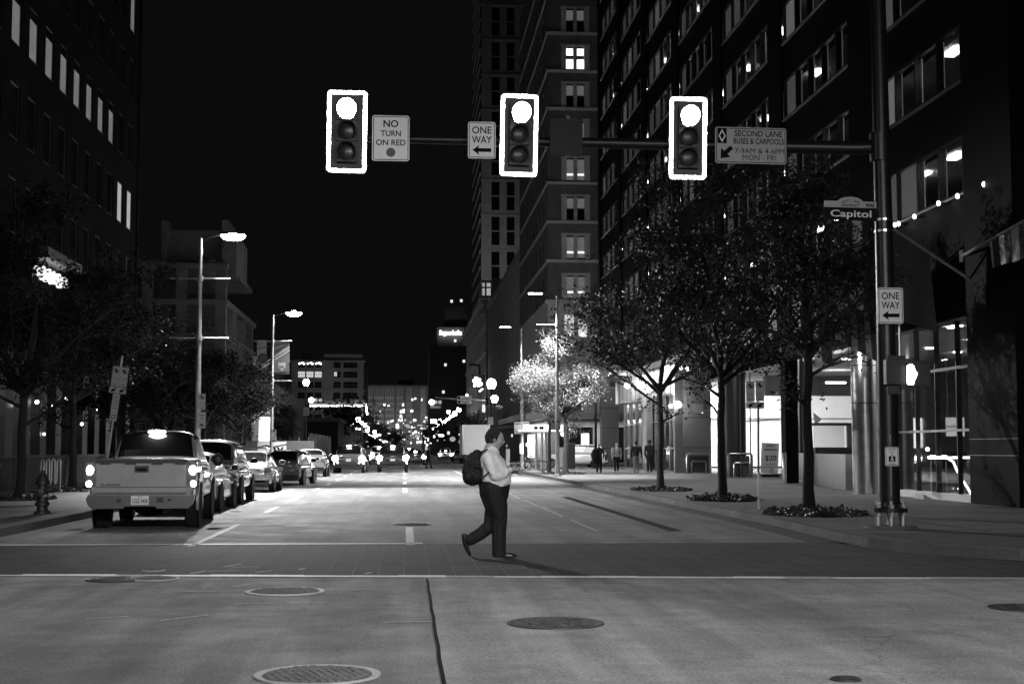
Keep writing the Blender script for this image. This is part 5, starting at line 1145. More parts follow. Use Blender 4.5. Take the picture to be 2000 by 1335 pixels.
# plates on the lamp posts
def plate_pair(px0, px1, py0, py1, Y, lab, n=1, second=None):
    t = thing('no_parking_sign', lab, 'sign', group='no-parking signs'); 
    for i in range(n):
        w1 = (px1 - px0) / n; cx, cz, w_, h_ = rect(px0 + w1 * i + .4, px0 + w1 * (i + 1) - .4, py0, py1, Y); q = MB(); noparking(q, cx, Y, cz, w_, h_, m_signd if n == 1 else m_signd, 1 - 2 * i); q.build('plate', t)
    if second: cx, cz, w_, h_ = rect(*second, Y); q = MB(); plate(q, cx, Y, cz, w_, h_, m_signd, m_ink, .015, inset=.006, bw=.005); pcirc(q, cx, Y - .004, cz - h_ * .3, w_ * .25, m_ink); q.text('PERMIT', (cx, Y - .004, cz + h_ * .3), h_ * .07, m_ink, w=w_ * .7); q.text('ONLY', (cx, Y - .004, cz + h_ * .1), h_ * .07, m_ink, w=w_ * .5); q.build('lower_plate', t)
plate_pair(387, 401.5, 768.5, 800, 51.1, 'no-parking plate over a permit plate on the nearest left lamp post', 1, (387, 401.5, 804, 836))
plate_pair(530, 540, 838, 848, 79.2, 'small plates low on the second left lamp post', 1, (530, 540, 849, 863))
plate_pair(1075.5, 1095.5, 818, 839, 72.4, 'double no-parking plates on the lamp post beside the lit corner tree', 2)
t = thing('route_board', 'pair of white bus route boards on the thin right-hand lamp post', 'sign'); Y = 94.3
for (x0, x1, y0, y1) in ((1004.5, 1019, 824, 847), (1020, 1034, 823, 839)):
    cx, cz, w_, h_ = rect(x0, x1, y0, y1, Y); q = MB(); plate(q, cx, Y, cz, w_, h_, m_sign, None, .02); q.box(cx - w_ * .42, cx + w_ * .42, Y - .006, Y - .001, cz + h_ * .32, cz + h_ * .4, m_ink)
    for k in range(4): q.box(cx - w_ * .35, cx + w_ * .2, Y - .006, Y - .001, cz + h_ * (.15 - .14 * k), cz + h_ * (.17 - .14 * k), m_signback)
    q.build('board', t)
cx, cz, w_, h_ = rect(1015, 1022.5, 865.5, 885.5, Y - .1); q = MB(); plate(q, cx, Y - .1, cz, w_, h_, m_sign, None, .02)
for k in range(5): q.box(cx - w_ * .3, cx + w_ * .3, Y - .106, Y - .101, cz + h_ * (.3 - .14 * k), cz + h_ * (.32 - .14 * k), m_signback)
q.build('timetable', t)

# ---- far signal arm at the right and signal on the left corner
def hsignal(px, py, Y, lab, gap, n=3):
    t = thing('traffic_signal', lab, 'traffic signal', group='far horizontal traffic signals'); p = P(px, py, Y); q = MB(); k = (P(px + gap, py, Y).x - p.x); q.box(p.x - .25, p.x + 2 * k + .25, Y, Y + .2, p.z - .22, p.z + .22, m_hous); q.build('housing', t)
    for i in range(n): q = MB(); q.lathe((p.x + k * i, Y - .01, p.z), [(.001, -.05), (.2 if i == 0 else .15, 0)], 14, M('far_signal_lens', .9, .5, emit=26) if i == 0 else M('far_dim_lens', .3, .5, emit=.12), cap=False, axis='y'); q.build('lens', t)
hsignal(608, 781, SL[1], 'horizontal signal with its first lens lit beside the far left globe post', 9)
hsignal(843, 785, SR[1] - .4, 'horizontal signal with its first lens lit at the end of the far right arm', 8)
a, c = P(953, 783.5, SR[1]), P(850, 776, SR[1]); q = MB(); q.tube([a, c], [.1, .06], 8, m_pole); q.build('signal_arm', SRT, loc=(-SRT.location)); q = MB(); q.tube([(a.x, a.y, a.z - .3), (a.x, a.y, a.z + .3)], .2, 8, m_dpost); q.build('collar', SRT, loc=(-SRT.location))
t = thing('bus_lane_sign', 'small white lane sign on the far signal arm', 'sign'); Y = SR[1] - .2; q = MB()
for r4 in ((893, 921, 773, 780.5), (893, 921, 781, 788)): cx, cz, w_, h_ = rect(*r4, Y); plate(q, cx, Y, cz, w_, h_, m_sign, None, .03); q.box(cx - w_ * .45, cx - w_ * .28, Y - .01, Y - .002, cz - h_ * .35, cz + h_ * .35, m_ink); q.box(cx - w_ * .2, cx + w_ * .42, Y - .01, Y - .002, cz + h_ * .08, cz + h_ * .2, m_signback); q.box(cx - w_ * .2, cx + w_ * .42, Y - .01, Y - .002, cz - h_ * .25, cz - h_ * .13, m_signback)
q.build('panel', t)
t = thing('one_way_arrow_sign', 'black and white arrow sign pointing right under the far signal', 'sign'); Y = SR[1] - .4; cx, cz, w_, h_ = rect(840, 862, 791, 798, Y); q = MB(); plate(q, cx, Y, cz, w_, h_, m_ink, m_sign, .03, inset=.03, bw=.04); arrow(q, cx, Y - .006, cz, w_ * .8, h_ * .4, 1, m_sign); q.build('panel', t)
t = thing('street_name_sign', 'small domed street name sign right of the far right globe post', 'sign'); Y = SR[1] - .1; cx, cz, w_, h_ = rect(963, 981, 791, 800, Y); q = MB(); q.box(cx - w_ / 2, cx + w_ / 2, Y, Y + .03, cz - h_ / 2, cz + h_ * .1, M('sign_dark_green', .012, .8, spec=.1)); q.prism([(cx - w_ / 2, Y, cz + h_ * .11), (cx - w_ / 2, Y, cz + h_ * .35), (cx - w_ * .2, Y, cz + h_ * .4), (cx, Y, cz + h_ * .7), (cx + w_ * .2, Y, cz + h_ * .4), (cx + w_ / 2, Y, cz + h_ * .35), (cx + w_ / 2, Y, cz + h_ * .11)], (0, .03, 0), m_signd)
for i in range(4): x = cx - w_ * .3 + i * w_ * .2; q.box(x, x + w_ * .1, Y - .01, Y - .002, cz - h_ * .35, cz - h_ * .05, m_signd)
q.build('panel', t)
# neon shop sign
t = thing('neon_sign', 'ragged glowing neon figure on a black board above the far signal arm', 'sign'); Y = 232; q = MB(); p = P(933, 745, Y); s = (P(943, 745, Y).x - p.x) / 10
q.box(p.x - 12 * s, p.x + 14 * s, Y + .3, Y + .5, p.z - 12 * s, p.z + 14 * s, m_black); q.build('board', t); q = MB()
for dx, dz, r in ((-7, 2, 3), (-3, 6, 3.4), (-4, -4, 3), (1, -7, 2.6), (0, 1, 3.6), (4, 4, 2), (7, -4, 2.6), (5, -7, 2), (-6, -8, 2)): q.ball((p.x + dx * s, Y, p.z + dz * s), r * s, M('neon_shape', .9, .5, emit=6), 8, 6, (1, .2, 1))
q.tube([(p.x + 3 * s, Y, p.z - 19 * s), (p.x + 10 * s, Y, p.z - 14 * s)], .9 * s, 6, MATS['neon_shape']); q.build('neon_tube', t)
q = MB(); q.tube([(p.x + 4 * s, Y + .4, p.z + 14 * s), (p.x + 4 * s, Y + .4, p.z + 32 * s), (p.x - 16 * s, Y + .4, p.z + 34 * s)], .2, 6, m_dpost); q.build('bracket', t)
# glowing shop signs and windows far down the street
m_shop = M('shop_sign_glow', .9, .5, emit=3.2); m_shop2 = M('shop_sign_dim', .9, .5, emit=.3); m_shop3 = M('shop_sign_faint', .9, .5, emit=.12)
clutter = [(847, 822, 15, 11, 260), (828, 836, 12, 6, 330), (820, 830, 13, 4, 380), (848, 852, 4, 6, 250), (876, 845, 6, 9, 220), (884, 857, 14, 14, 200), (862, 850, 12, 5, 240), (807, 846, 6, 10, 420), (815, 851, 12, 9, 380), (821, 862, 8, 4, 300), (778, 833, 5, 10, 500), (795, 830, 14, 7, 480), (740, 849, 9, 6, 420), (760, 846, 9, 3, 420), (778, 846, 5, 2, 420), (834, 868, 4, 6, 240), (836, 856, 5, 5, 260), (716, 862, 9, 2, 300), (662, 843, 16, 6, 250), (653, 847, 6, 5, 250), (802, 824, 6, 6, 460), (812, 843, 5, 7, 430), (897, 848, 3, 5, 220), (868, 859, 3, 3, 240), (857, 849, 2, 4, 240), (788, 826, 4, 6, 460), (898, 862, 5, 9, 210), (912, 772, 6, 10, 230), (945, 797, 8, 22, 240), (948, 818, 8, 8, 235), (1030, 868, 5, 8, 150), (1000, 850, 4, 10, 160), (990, 870, 3, 6, 160)]
ones = 'first second third fourth fifth sixth seventh eighth ninth'.split(); ordn = ones + 'tenth eleventh twelfth thirteenth fourteenth fifteenth sixteenth seventeenth eighteenth nineteenth'.split()
for tn, te in (('twentieth', 'twenty-'), ('thirtieth', 'thirty-'), ('fortieth', 'forty-'), ('fiftieth', 'fifty-')): ordn += [tn] + [te + o_ for o_ in ones]
rc = random.Random(4)
for i in range(24): clutter.append((rc.uniform(798, 905), rc.uniform(832, 868), rc.uniform(2, 6), rc.uniform(2, 5), rc.uniform(210, 440)))
order = {i: r_ for r_, i in enumerate(sorted(range(len(clutter)), key=lambda k: clutter[k][0]))}
for i, (px, py, w_, h_, d) in enumerate(clutter):
    cx, cz, ww_, hh_ = rect(px - w_ / 2, px + w_ / 2, py - h_ / 2, py + h_ / 2, d)
    t = thing('shop_sign', ordn[order[i]] + ' from the left among the glowing signs far down the street, ' + ('round' if i % 2 else 'oblong'), 'sign', group='glowing shop signs far down the street'); q = MB()
    ww_ *= .8; hh_ *= .7; mm = (m_shop, m_shop2, m_shop3)[i % 3]
    if i % 2: q.ball((cx, d, cz), hh_ / 2, mm, 12, 8, (ww_ / hh_, .3, 1))
    else: q.prism([(cx + ww_ / 2 * a, d, cz + hh_ / 2 * c) for a, c in ((-1, -.8), (-.8, -1), (.9, -1), (1, -.6), (1, .7), (.7, 1), (-.9, 1), (-1, .6))], (0, .2, 0), mm)
    q.build('lit_face', t); q = MB(); q.box(cx - ww_ / 2 - .06, cx + ww_ / 2 + .06, d + .21, d + .3, cz - hh_ / 2 - .06, cz + hh_ / 2 + .06, m_dpost); q.build('box', t)
acorn(-22, 478, 8, .5, 'added globe lamp at the foot of the grey masonry block, lighting its front', power=18000)  # lamp added only to light the masonry front
acorn(-19, 838, 8, .5, 'added globe lamp lighting the street-end block, its left half', power=55000)  # pair of lamps added to wash the far facade grid
acorn(12, 836, 8, .5, 'added globe lamp lighting the street-end block, its right half', power=55000)

# festoons of small bulbs over the far kerbs
def festoon(lab, pts, n, r):
    t = thing('string_lights', lab, 'string lights', (0, 0, 0), 0, 'bulb strings down the street'); W_ = []
    for px, py, X_ in pts:
        r_ = ray(px, py); k = X_ / r_.x; W_.append(Vector((X_, r_.y * k, 1.5 + r_.z * k)))
    P_ = []
    for i in range(n):
        u = i / (n - 1) * (len(W_) - 1); j = min(int(u), len(W_) - 2); f_ = u - j; p = W_[j].lerp(W_[j + 1], f_); p.z -= .5 * math.sin(PI * ((u * 2) % 1)); P_.append(p)
    q = MB(); q.tube(P_, .03, 4, m_dpost); q.build('wire', t)
    for p in P_: q = MB(); q.ball(p, r * p.y / 240, M('festoon_bulb', .9, .5, emit=6), 6, 5); q.build('bulb', t)
festoon('drooping string of small bulbs along the far right kerb up to the neon sign', ((894, 797, 9.5), (880, 811, 9.5), (866, 822, 9.5), (852, 832, 9.5), (838, 841, 9.5)), 34, .16)
festoon('sparse string of small bulbs low along the far left kerb', ((690, 828, -9), (716, 842, -9), (735, 853, -9), (752, 861, -9)), 16, .14)
point('tower_fill', (P(955, 560, 236).x, 296, P(955, 500, 236).z + 6), 750, .5)  # added light with no fixture, lifts the front of the thin tower
# ================================================================== VEHICLES
m_tyre = M('tyre_rubber', .018, .8, bump=.2, scale=10); m_rim = M('alloy_rim', .5, .3, .9); m_glassc = M('car_glass', .008, .07, spec=.5)
m_arch = M('wheel_arch_black', .008, .9); m_trim = M('black_trim', .02, .5); m_plate_ = M('licence_plate', .7, .5); m_chrome = M('chrome', .7, .12, 1.0)
m_tail = M('tail_lens_lit', .9, .3, emit=26); m_tailoff = M('tail_lens_off', .06, .12, coat=1); m_tailmid = M('tail_lens_running', .9, .3, emit=3)
def paint(key, v, metal=.3): return M('car_paint_' + key, v, .34, metal, var=.04, scale=2, coat=1.0)
def interp(st, y):
    if y <= st[0][0]: return st[0][1:]
    for a, b_ in zip(st, st[1:]):
        if y <= b_[0]:
            u = (y - a[0]) / (b_[0] - a[0]); return tuple(a[k] + (b_[k] - a[k]) * u for k in range(1, len(a)))
    return st[-1][1:]
def sec(st, y, a, e=4.0):
    """point on a body section: stations (y, z0, z1, w0, w1), angle a from +x"""
    z0, z1, w0, w1 = interp(st, y); c, s = math.cos(a), math.sin(a)
    sx = math.copysign(abs(c) ** (2 / e), c); sz = math.copysign(abs(s) ** (2 / e), s); f_ = (sz + 1) / 2
    return Vector((sx * (w0 + (w1 - w0) * f_), y, (z0 + z1) / 2 + (z1 - z0) / 2 * sz))
def loft(q, st, mat, e=4.0, n=36, sub=5):
    ys = []
    for a, b_ in zip(st, st[1:]): ys += [a[0] + (b_[0] - a[0]) * k / sub for k in range(sub)]
    ys.append(st[-1][0]); q.rings([[sec(st, y, 2 * PI * (k + .5) / n, e) for k in range(n)] for y in ys], mat)
def patch(q, st, y0, y1, a0, a1, mat, e=4.0, off=.006, ny=8, na=12):
    V = []
    for i in range(ny + 1):
        for j in range(na + 1):
            y = y0 + (y1 - y0) * i / ny; a = a0 + (a1 - a0) * j / na; p = sec(st, y, a, e)
            n_ = (sec(st, y, a + .02, e) - sec(st, y, a - .02, e)).cross(sec(st, y + .02, a, e) - sec(st, y - .02, a, e))
            n_ = n_.normalized() if n_.length > 1e-9 else Vector((0, 0, 1)); cen = Vector((0, y, interp(st, y)[0]))
            if n_.dot(p - cen) < 0: n_ = -n_
            V.append(p + n_ * off)
    q.add(V, [(i * (na + 1) + j, (i + 1) * (na + 1) + j, (i + 1) * (na + 1) + j + 1, i * (na + 1) + j + 1) for i in range(ny) for j in range(na)], mat)
def wheel(t, x, y, r, w=.22, side=1):
    q = MB(); q.lathe((x, y, r), [(r * .62, -w / 2), (r * .9, -w / 2), (r, -w / 2 + .03), (r, w / 2 - .03), (r * .9, w / 2), (r * .62, w / 2)], 28, m_tyre, axis='x'); ty = q.build('wheel', t, 35)
    q = MB(); xo = x + side * (w / 2 - .01); q.lathe((0, y, r), [(r * .63, xo - side * .02), (r * .63, xo), (r * .56, xo)], 24, m_rim, axis='x', cap=False); q.lathe((0, y, r), [(.001, xo - side * .05), (r * .6, xo - side * .05)], 20, m_arch, axis='x', cap=False)
    for k in range(6):
        a = 2 * PI * k / 6; q.prism([(xo - side * .03, y + r * .1 * math.cos(a + s) , r + r * .1 * math.sin(a + s)) for s in (-1.2, 1.2)] + [(xo - side * .01, y + r * .6 * math.cos(a + s), r + r * .6 * math.sin(a + s)) for s in (.14, -.14)], (side * .012, 0, 0), m_rim)
    q.build('rim', ty, 35)
def car(label, x, y, kind='sedan', rz=0, pt=None, lit=0, L=4.7, Wd=1.82, H=1.45, group=None, detail=True, roofrack=False, plate_c=True, name='parked_car', cat='car', belt=None):
    """rear bumper at local y=0, nose toward +y"""
    t = thing(name, label, cat, (x, y, 0), rz, group); w = Wd / 2; zb = belt or (.92 if kind == 'sedan' else 1.05); r = .33 if kind == 'sedan' else .37
    pt = pt or paint('silver', .45); g0 = .24 if kind == 'sedan' else .34
    if kind == 'sedan':
        body = [(0, .36, .82, w * .80, w * .74), (.07, .28, zb + .02, w * .92, w * .78), (.2, g0, zb + .07, w * .98, w * .82), (.75, g0 - .03, zb + .06, w, w * .86), (1.6, g0 - .04, zb + .02, w, w * .9), (L * .66, g0 - .04, zb, w, w * .9), (L * .8, g0 - .03, zb - .06, w * .99, w * .84), (L - .35, g0, zb - .17, w * .95, w * .78), (L - .08, .3, zb - .26, w * .86, w * .7), (L, .38, .62, w * .75, w * .65)]
        cab = [(.5, zb - .1, zb + .04, w * .82, w * .74), (.8, zb - .12, zb + .26, w * .88, w * .70), (1.25, zb - .14, H - .07, w * .9, w * .66), (1.7, zb - .14, H, w * .9, w * .66), (2.4, zb - .14, H - .01, w * .9, w * .66), (2.75, zb - .14, H - .09, w * .9, w * .67), (3.45, zb - .12, zb + .06, w * .88, w * .76)]
        rw, sw, ww_ = (.66, 1.3), (1.05, 2.95), (2.8, 3.38)
    else:
        rk = 0.16
        body = [(0, .48, .92, w * .86, w * .82), (.06, .4, zb, w * .95, w * .88), (.2, g0 + .03, zb + .04, w * .99, w * .9), (.9, g0, zb + .03, w, w * .91), (2.4, g0 - .02, zb + .02, w, w * .92), (L * .68, g0 - .02, zb, w, w * .92), (L * .82, g0, zb - .03, w * .99, w * .88), (L - .3, g0 + .03, zb - .12, w * .96, w * .84), (L - .07, .42, zb - .2, w * .9, w * .8), (L, .5, .75, w * .82, w * .78)]
        cab = [(.10, zb - .08, zb + .02, w * .86, w * .84), (.2, zb - .1, zb + .3, w * .9, w * .78), (.42, zb - .12, H - .12, w * .93, w * .74), (.62, zb - .12, H - .01, w * .94, w * .73), (1.5, zb - .12, H, w * .94, w * .73), (2.7, zb - .12, H - .02, w * .94, w * .73), (3.0, zb - .12, H - .1, w * .94, w * .74), (3.75, zb - .1, zb + .06, w * .92, w * .82)]
        rw, sw, ww_ = (.16, .5), (.75, 3.05), (3.05, 3.68)
    q = MB(); loft(q, body, pt, 4.6); q.build('body', t, 50)
    q = MB(); loft(q, cab, pt, 4.2); q.build('cabin', t, 50)
    q = MB(); patch(q, cab, rw[0], rw[1], R(38 if kind == 'sedan' else 30), R(142 if kind == 'sedan' else 150), m_glassc, 4.2); q.build('rear_window', t, 60)
    q = MB(); patch(q, cab, ww_[0], ww_[1], R(38), R(142), m_glassc, 4.2); q.build('windshield', t, 60)
    for s in (1, -1):
        q = MB(); n = 2 if kind == 'sedan' else 3
        for k in range(n):
            a = sw[0] + (sw[1] - sw[0]) * k / n + .04; b_ = sw[0] + (sw[1] - sw[0]) * (k + 1) / n - .02; A = (R(12), R(33)) if s > 0 else (R(147), R(168)); patch(q, cab, a, b_, A[0], A[1], m_glassc, 4.2, ny=4, na=4)
        q.build('side_window', t, 60)
        for yw in (.95 if kind == 'sedan' else .95, L - .95):
            wheel(t, s * (w - .10), yw, r, .21, s)
            q = MB(); q.lathe((s * (w + .003), yw, r), [(.001, -.02), (r + .07, -.02), (r + .07, 0), (.001, 0)], 24, m_arch, axis='x'); q.build('wheel_arch', t)
        q = MB(); q.ball((s * (w + .1), (2.75 if kind == 'sedan' else 3.1), zb + .12), .12, pt, 10, 8, (1.0, .55, .75)); q.box(s * w - .04, s * w + .04, (2.8 if kind == 'sedan' else 3.14), (2.86 if kind == 'sedan' else 3.2), zb + .04, zb + .1, m_trim); q.box(s * (w + .1) - .08, s * (w + .1) + .08, (2.66 if kind == 'sedan' else 3.02), (2.68 if kind == 'sedan' else 3.04), zb + .06, zb + .18, m_glassc); q.build('mirror', t, 50)
        q = MB(); A = (R(-6 if kind != 'sedan' else 4), R(30)) if s > 0 else (R(150), R(186 if kind != 'sedan' else 176))
        mt = m_tail if lit else m_tailoff
        patch(q, body, .035 if kind != 'sedan' else .06, .22, A[0], A[1] if kind == 'sedan' else (R(26) if s > 0 else R(186)), mt if kind == 'sedan' else mt, 4.6, .012, 4, 6)
        z = zb - .13
        if lit: q.ball((s * w * .86, .0, z + .02), .19, m_tail, 14, 8, (1, .35, 1))
        q.box(s * w * .82 - .13, s * w * .82 + .07 * s + .04, -.012 if kind != 'sedan' else -.0, .1, z - .09, z + .08, mt); q.build('tail_light', t, 50)
    q = MB(); q.box(-w * .86, w * .86, .0, .3, g0 + .02, g0 + .24, m_trim); q.box(-w * .9, w * .9, -.03, .12, g0 + .2, g0 + .36, pt); q.build('rear_bumper', t)
    q = MB(); zp = zb - .22 if kind != 'sedan' else zb - .22; q.box(-.16, .16, -.035, -.005, zp - .08, zp + .08, m_plate_); q.text('TX', (0, -.038, zp), .06, m_ink) if False else None; q.build('licence_plate', t)
    if detail: q = MB(); q.box(-w * .5, w * .5, -.022, .02, zp + .11, zp + .14, m_chrome); q.box(-.03, .03, -.028, .0, zp + .17, zp + .2, m_chrome); q.build('boot_trim', t)
    if lit:
        q = MB(); zl = H - .06 if kind != 'sedan' else zb + .42; yl = .34 if kind != 'sedan' else .95; q.box(-.14, .14, yl - .12, yl - .02, zl - .035, zl + .02, m_tail); q.build('brake_light', t)
        if lit > 1:
            q = MB()
            for s in (1, -1): q.lathe((s * w * .68, -.04, g0 + .33), [(.001, 0), (.06, 0)], 12, m_tailmid, axis='y', cap=False)
            q.build('reflector', t)
    if roofrack:
        q = MB()
        for s in (1, -1): q.tube([(s * w * .62, .8, H + .02), (s * w * .62, 1.0, H + .08), (s * w * .62, 2.5, H + .07), (s * w * .62, 2.8, H)], .02, 6, m_chrome)
        for yc in (1.1, 2.3): q.tube([(-w * .62, yc, H + .09), (w * .62, yc, H + .09)], .018, 6, m_chrome)
        q.build('roof_rack', t)
    return t
pw = paint('white', .9, 0); ps_ = paint('silver', .34, .5); pdk = paint('graphite', .10, .4); pbk = paint('black', .008, .1); pg = paint('grey', .12, .5); pg2 = paint('mid_grey', .045, .2)
car('white sedan parked nose to tail between the pickup and the grey wagon', -5.32, 34.3, 'sedan', 0, pw, 0, 4.6, 1.78, 1.45)
car('grey tall wagon parked right behind the pickup and the white sedan in the kerb row', -5.45, 39.5, 'suv', 0, pg, 0, 4.8, 1.86, 1.78, roofrack=False)
car('silver sedan with a roof rack, fourth in the row along the kerb', -5.48, 50.4, 'sedan', 0, ps_, 0, 4.6, 1.78, 1.46, roofrack=True)
car('dark shiny sedan, fifth in the row along the kerb, its front wheel turned out', -5.2, 60.0, 'sedan', R(-5), pdk, 0, 4.7, 1.84, 1.5)
car('pale car, sixth in the kerb row, mostly hidden by the dark sedan', -5.35, 69.5, 'sedan', 0, pw, 0, 4.5, 1.8, 1.47)
car('farthest car of the kerb row, just left of the oncoming tail lamps', -5.2, 79, 'suv', 0, ps_, 0, 4.5, 1.8, 1.55)
car('small grey off-roader with lit brake lamps waiting in the left lane', -3.55, 91.3, 'suv', R(-3), pg2, 2, 4.2, 1.98, 1.82, name='waiting_car')
car('black off-roader with lit brake lamps waiting in the middle of the street', -.78, 94.4, 'suv', 0, pbk, 1, 4.7, 2.0, 1.78, name='waiting_car')
car('white car half hidden left of the black off-roader', -2.4, 139, 'suv', R(14), pw, 1, 4.6, 1.9, 1.8, name='moving_car')
car('dark sedan with lit tail lamps just right of the black off-roader', 1.05, 137, 'sedan', 0, pdk, 1, 4.6, 1.9, 1.5, name='moving_car')
car('pale car with lit lamps further up, above the dark sedan', .6, 175, 'suv', 0, ps_, 1, 4.6, 1.9, 1.7, name='moving_car')
car('white car alone in the right-hand lane far up the street', 5.9, 205, 'sedan', 0, pw, 1, 4.6, 2.0, 1.7, name='moving_car')
for i, (x, y, lab) in enumerate(((-3.4, 165, 'dark car between the two waiting off-roaders, far behind them'), (-1.8, 240, 'faint car showing only its tail lamps beyond the white one'), (2.2, 250, 'faint car with tail lamps behind the distant pedestrian'), (.4, 300, 'tiny far car in the middle of the street'))):
    car(lab, x, y, 'sedan', 0, pdk, 1, 4.5, 1.85, 1.5, name='moving_car', detail=False)
for i, (x, y) in enumerate(((-6.2, 150), (-6.2, 158), (-6.2, 167), (7.0, 178))):
    car(('nearest', 'second', 'third', 'only')[i] + ' car parked at the kerb beyond the crossing, ' + ('left side' if i < 3 else 'right side past the box truck'), x - .1, y, 'sedan', 0, ps_ if i % 2 else pdk, 0, 4.5, 1.8, 1.5, detail=False)
# white sport utility side-on in the side street
car('white sport utility seen from the side in the side street behind the two pedestrians', 16.0, 112.8, 'suv', R(90), paint('white2', .75, 0), 0, 5.4, 2.0, 1.92, name='side_street_car', belt=1.18)
car('white van glimpsed behind the walking man at the far right corner', 8.3, 172, 'suv', R(0), paint('white2', .75, 0), 0, 4.6, 1.9, 2.0, name='delivery_van')
area('side_street_light', (14, 108, 6.5), 130, 2, 2, (0, .8, -1))

# ---- the pickup
t = thing('pickup_truck', 'silver pickup truck with glowing brake lamps, nearest vehicle at the left kerb', 'pickup truck', (-4.86, 26.95, 0), R(3.2)); pt = M('car_paint_pickup', .26, .4, .35, var=.16, scale=3, coat=.7)
w = .955
q = MB(); bed = [(.02, .62, 1.30, w * .95, w * .95), (.06, .58, 1.33, w * .99, w * .97), (.5, .55, 1.34, w * 1.0, w * .97), (2.05, .55, 1.34, w * 1.0, w * .97), (2.1, .56, 1.33, w * .99, w * .96)]
loft(q, bed, pt, 9, 48, 4); q.build('bed', t, 40)
for s in (1, -1): q = MB(); q.prism([(s * (w - .02), 1.2 + .56 * math.cos(R(a)), .48 + .6 * math.sin(R(a))) for a in range(-12, 193, 12)], (s * .045, 0, 0), pt); q.build('rear_fender', t, 40)
q = MB(); cabL = [(2.13, .55, 1.18, w * .98, w * .95), (2.2, .5, 1.2, w, w * .96), (4.3, .5, 1.2, w, w * .96), (4.6, .52, 1.2, w, w * .93), (5.5, .55, 1.14, w * .98, w * .9), (5.75, .6, 1.0, w * .93, w * .86)]
loft(q, cabL, pt, 7, 40, 4); q.build('body', t, 40)
q = MB(); cabU = [(2.14, 1.1, 1.24, w * .9, w * .86), (2.2, 1.1, 1.5, w * .92, w * .80), (2.36, 1.1, 1.80, w * .93, w * .74), (2.55, 1.1, 1.875, w * .93, w * .72), (3.2, 1.1, 1.89, w * .93, w * .72), (3.8, 1.1, 1.86, w * .93, w * .73), (4.0, 1.1, 1.78, w * .93, w * .74), (4.7, 1.12, 1.24, w * .93, w * .84)]
loft(q, cabU, pt, 5.0, 40, 4); q.build('cab', t, 40)
q = MB(); patch(q, cabU, 2.17, 2.50, R(33), R(147), m_glassc, 5.0, .012, 10, 16); V = [(-.76, 2.13, 1.22), (.76, 2.13, 1.22), (.67, 2.345, 1.73), (.61, 2.36, 1.765), (-.61, 2.36, 1.765), (-.67, 2.345, 1.73)]; 
for yo in (1.42, ): pass
q.build('rear_window', t)
for s in (1, -1):
    q = MB(); A = (R(14), R(36)) if s > 0 else (R(144), R(166)); patch(q, cabU, 2.5, 3.1, *A, m_glassc, 5.0, ny=4, na=4); patch(q, cabU, 3.16, 3.95, *A, m_glassc, 5.0, ny=4, na=4); q.build('side_window', t, 60)
    q = MB(); x0, x1 = (.70, 1.0) if s > 0 else (-1.0, -.70); xa, xb = (s * .83, s * 1.0)
    lo, hi = min(xa, xb), max(xa, xb)
    q.box(lo, hi, -.035, .12, .82, 1.27, M('tail_lamp_housing', .12, .2, coat=1)); tl = q.build('tail_light', t)
    q = MB(); q.ball((s * .93, -.035, 1.12), .085, m_tail, 14, 8, (.75, .25, 1.0)); q.ball((s * .945, -.035, .87), .06, M('tail_lens_small', .9, .3, emit=9), 12, 8, (.9, .25, 1)); q.build('lit_bulb', tl, 60)
    for yw in (1.2, 4.6):
        wheel(t, s * (w - .12), yw, .385, .25, s); q = MB(); q.lathe((s * (w + (.028 if yw < 2 else .004)), yw, .42), [(.001, -.02), (.47, -.02), (.47, 0), (.001, 0)], 26, m_arch, axis='x'); q.build('wheel_arch', t)
    q = MB(); q.ball((s * (w + .14), 4.05, 1.28), .16, m_trim, 12, 8, (.75, .5, .85)); q.build('mirror', t, 50)
    spot('tail_glow', (s * 1.0, -.2, 1.1), 6 if s > 0 else 3, .08, 160, .6, parent=t, aim=(s * .5, -.6, -.4))
q = MB(); q.box(-.81, .81, -.03, .03, .70, 1.25, pt); q.box(-.81, .81, -.036, -.03, .80, .81, m_ink); q.box(-.81, .81, -.05, -.0305, .71, .76, pt); q.text('SILVERADO', (-.56, -.034, .85), .05, m_signback, w=.36, bold=.02); tg = q.build('tailgate', t)
q = MB(); q.box(-.83, .83, -.045, .07, 1.25, 1.315, m_trim)
for x in (-.66, -.2, .28, .7): q.box(x - .1, x + .1, -.05, -.046, 1.225, 1.26, m_trim)
q.build('tailgate_cap', tg)
q = MB(); q.box(-.13, .13, -.045, -.031, 1.08, 1.20, m_trim); q.box(-.09, .09, -.055, -.0455, 1.11, 1.15, m_ink); q.build('tailgate_handle', tg)
q = MB()
pr = [(-.93, .68), (-.97, .6), (-.93, .48), (-.86, .42), (-.3, .42), (-.28, .46), (.28, .46), (.3, .42), (.86, .42), (.93, .48), (.97, .6), (.93, .68)]
q.prism([(a, -.2, c) for a, c in pr], (0, .3, 0), M('bumper_chrome', .16, .3, .9)); q.box(-.93, .93, -.205, -.2005, .655, .67, m_chrome); q.box(.3, .42, -.21, -.2, .53, .62, m_trim); q.box(.5, .56, -.21, -.2, .55, .6, m_trim); q.box(-.42, -.34, -.21, -.2, .53, .6, m_trim); q.build('rear_bumper', t)
q = MB(); q.box(-.16, .16, -.215, -.2001, .49, .655, m_plate_); q.text('CGZ-3458', (0, -.218, .56), .075, m_ink, w=.28, bold=.02); q.text('TEXAS', (0, -.218, .635), .022, m_ink, w=.1); q.build('licence_plate', t)
q = MB(); q.ball((0, 2.3, 1.855), .14, m_tail, 14, 8, (1.25, .6, .28)); q.build('brake_light', t, 60)
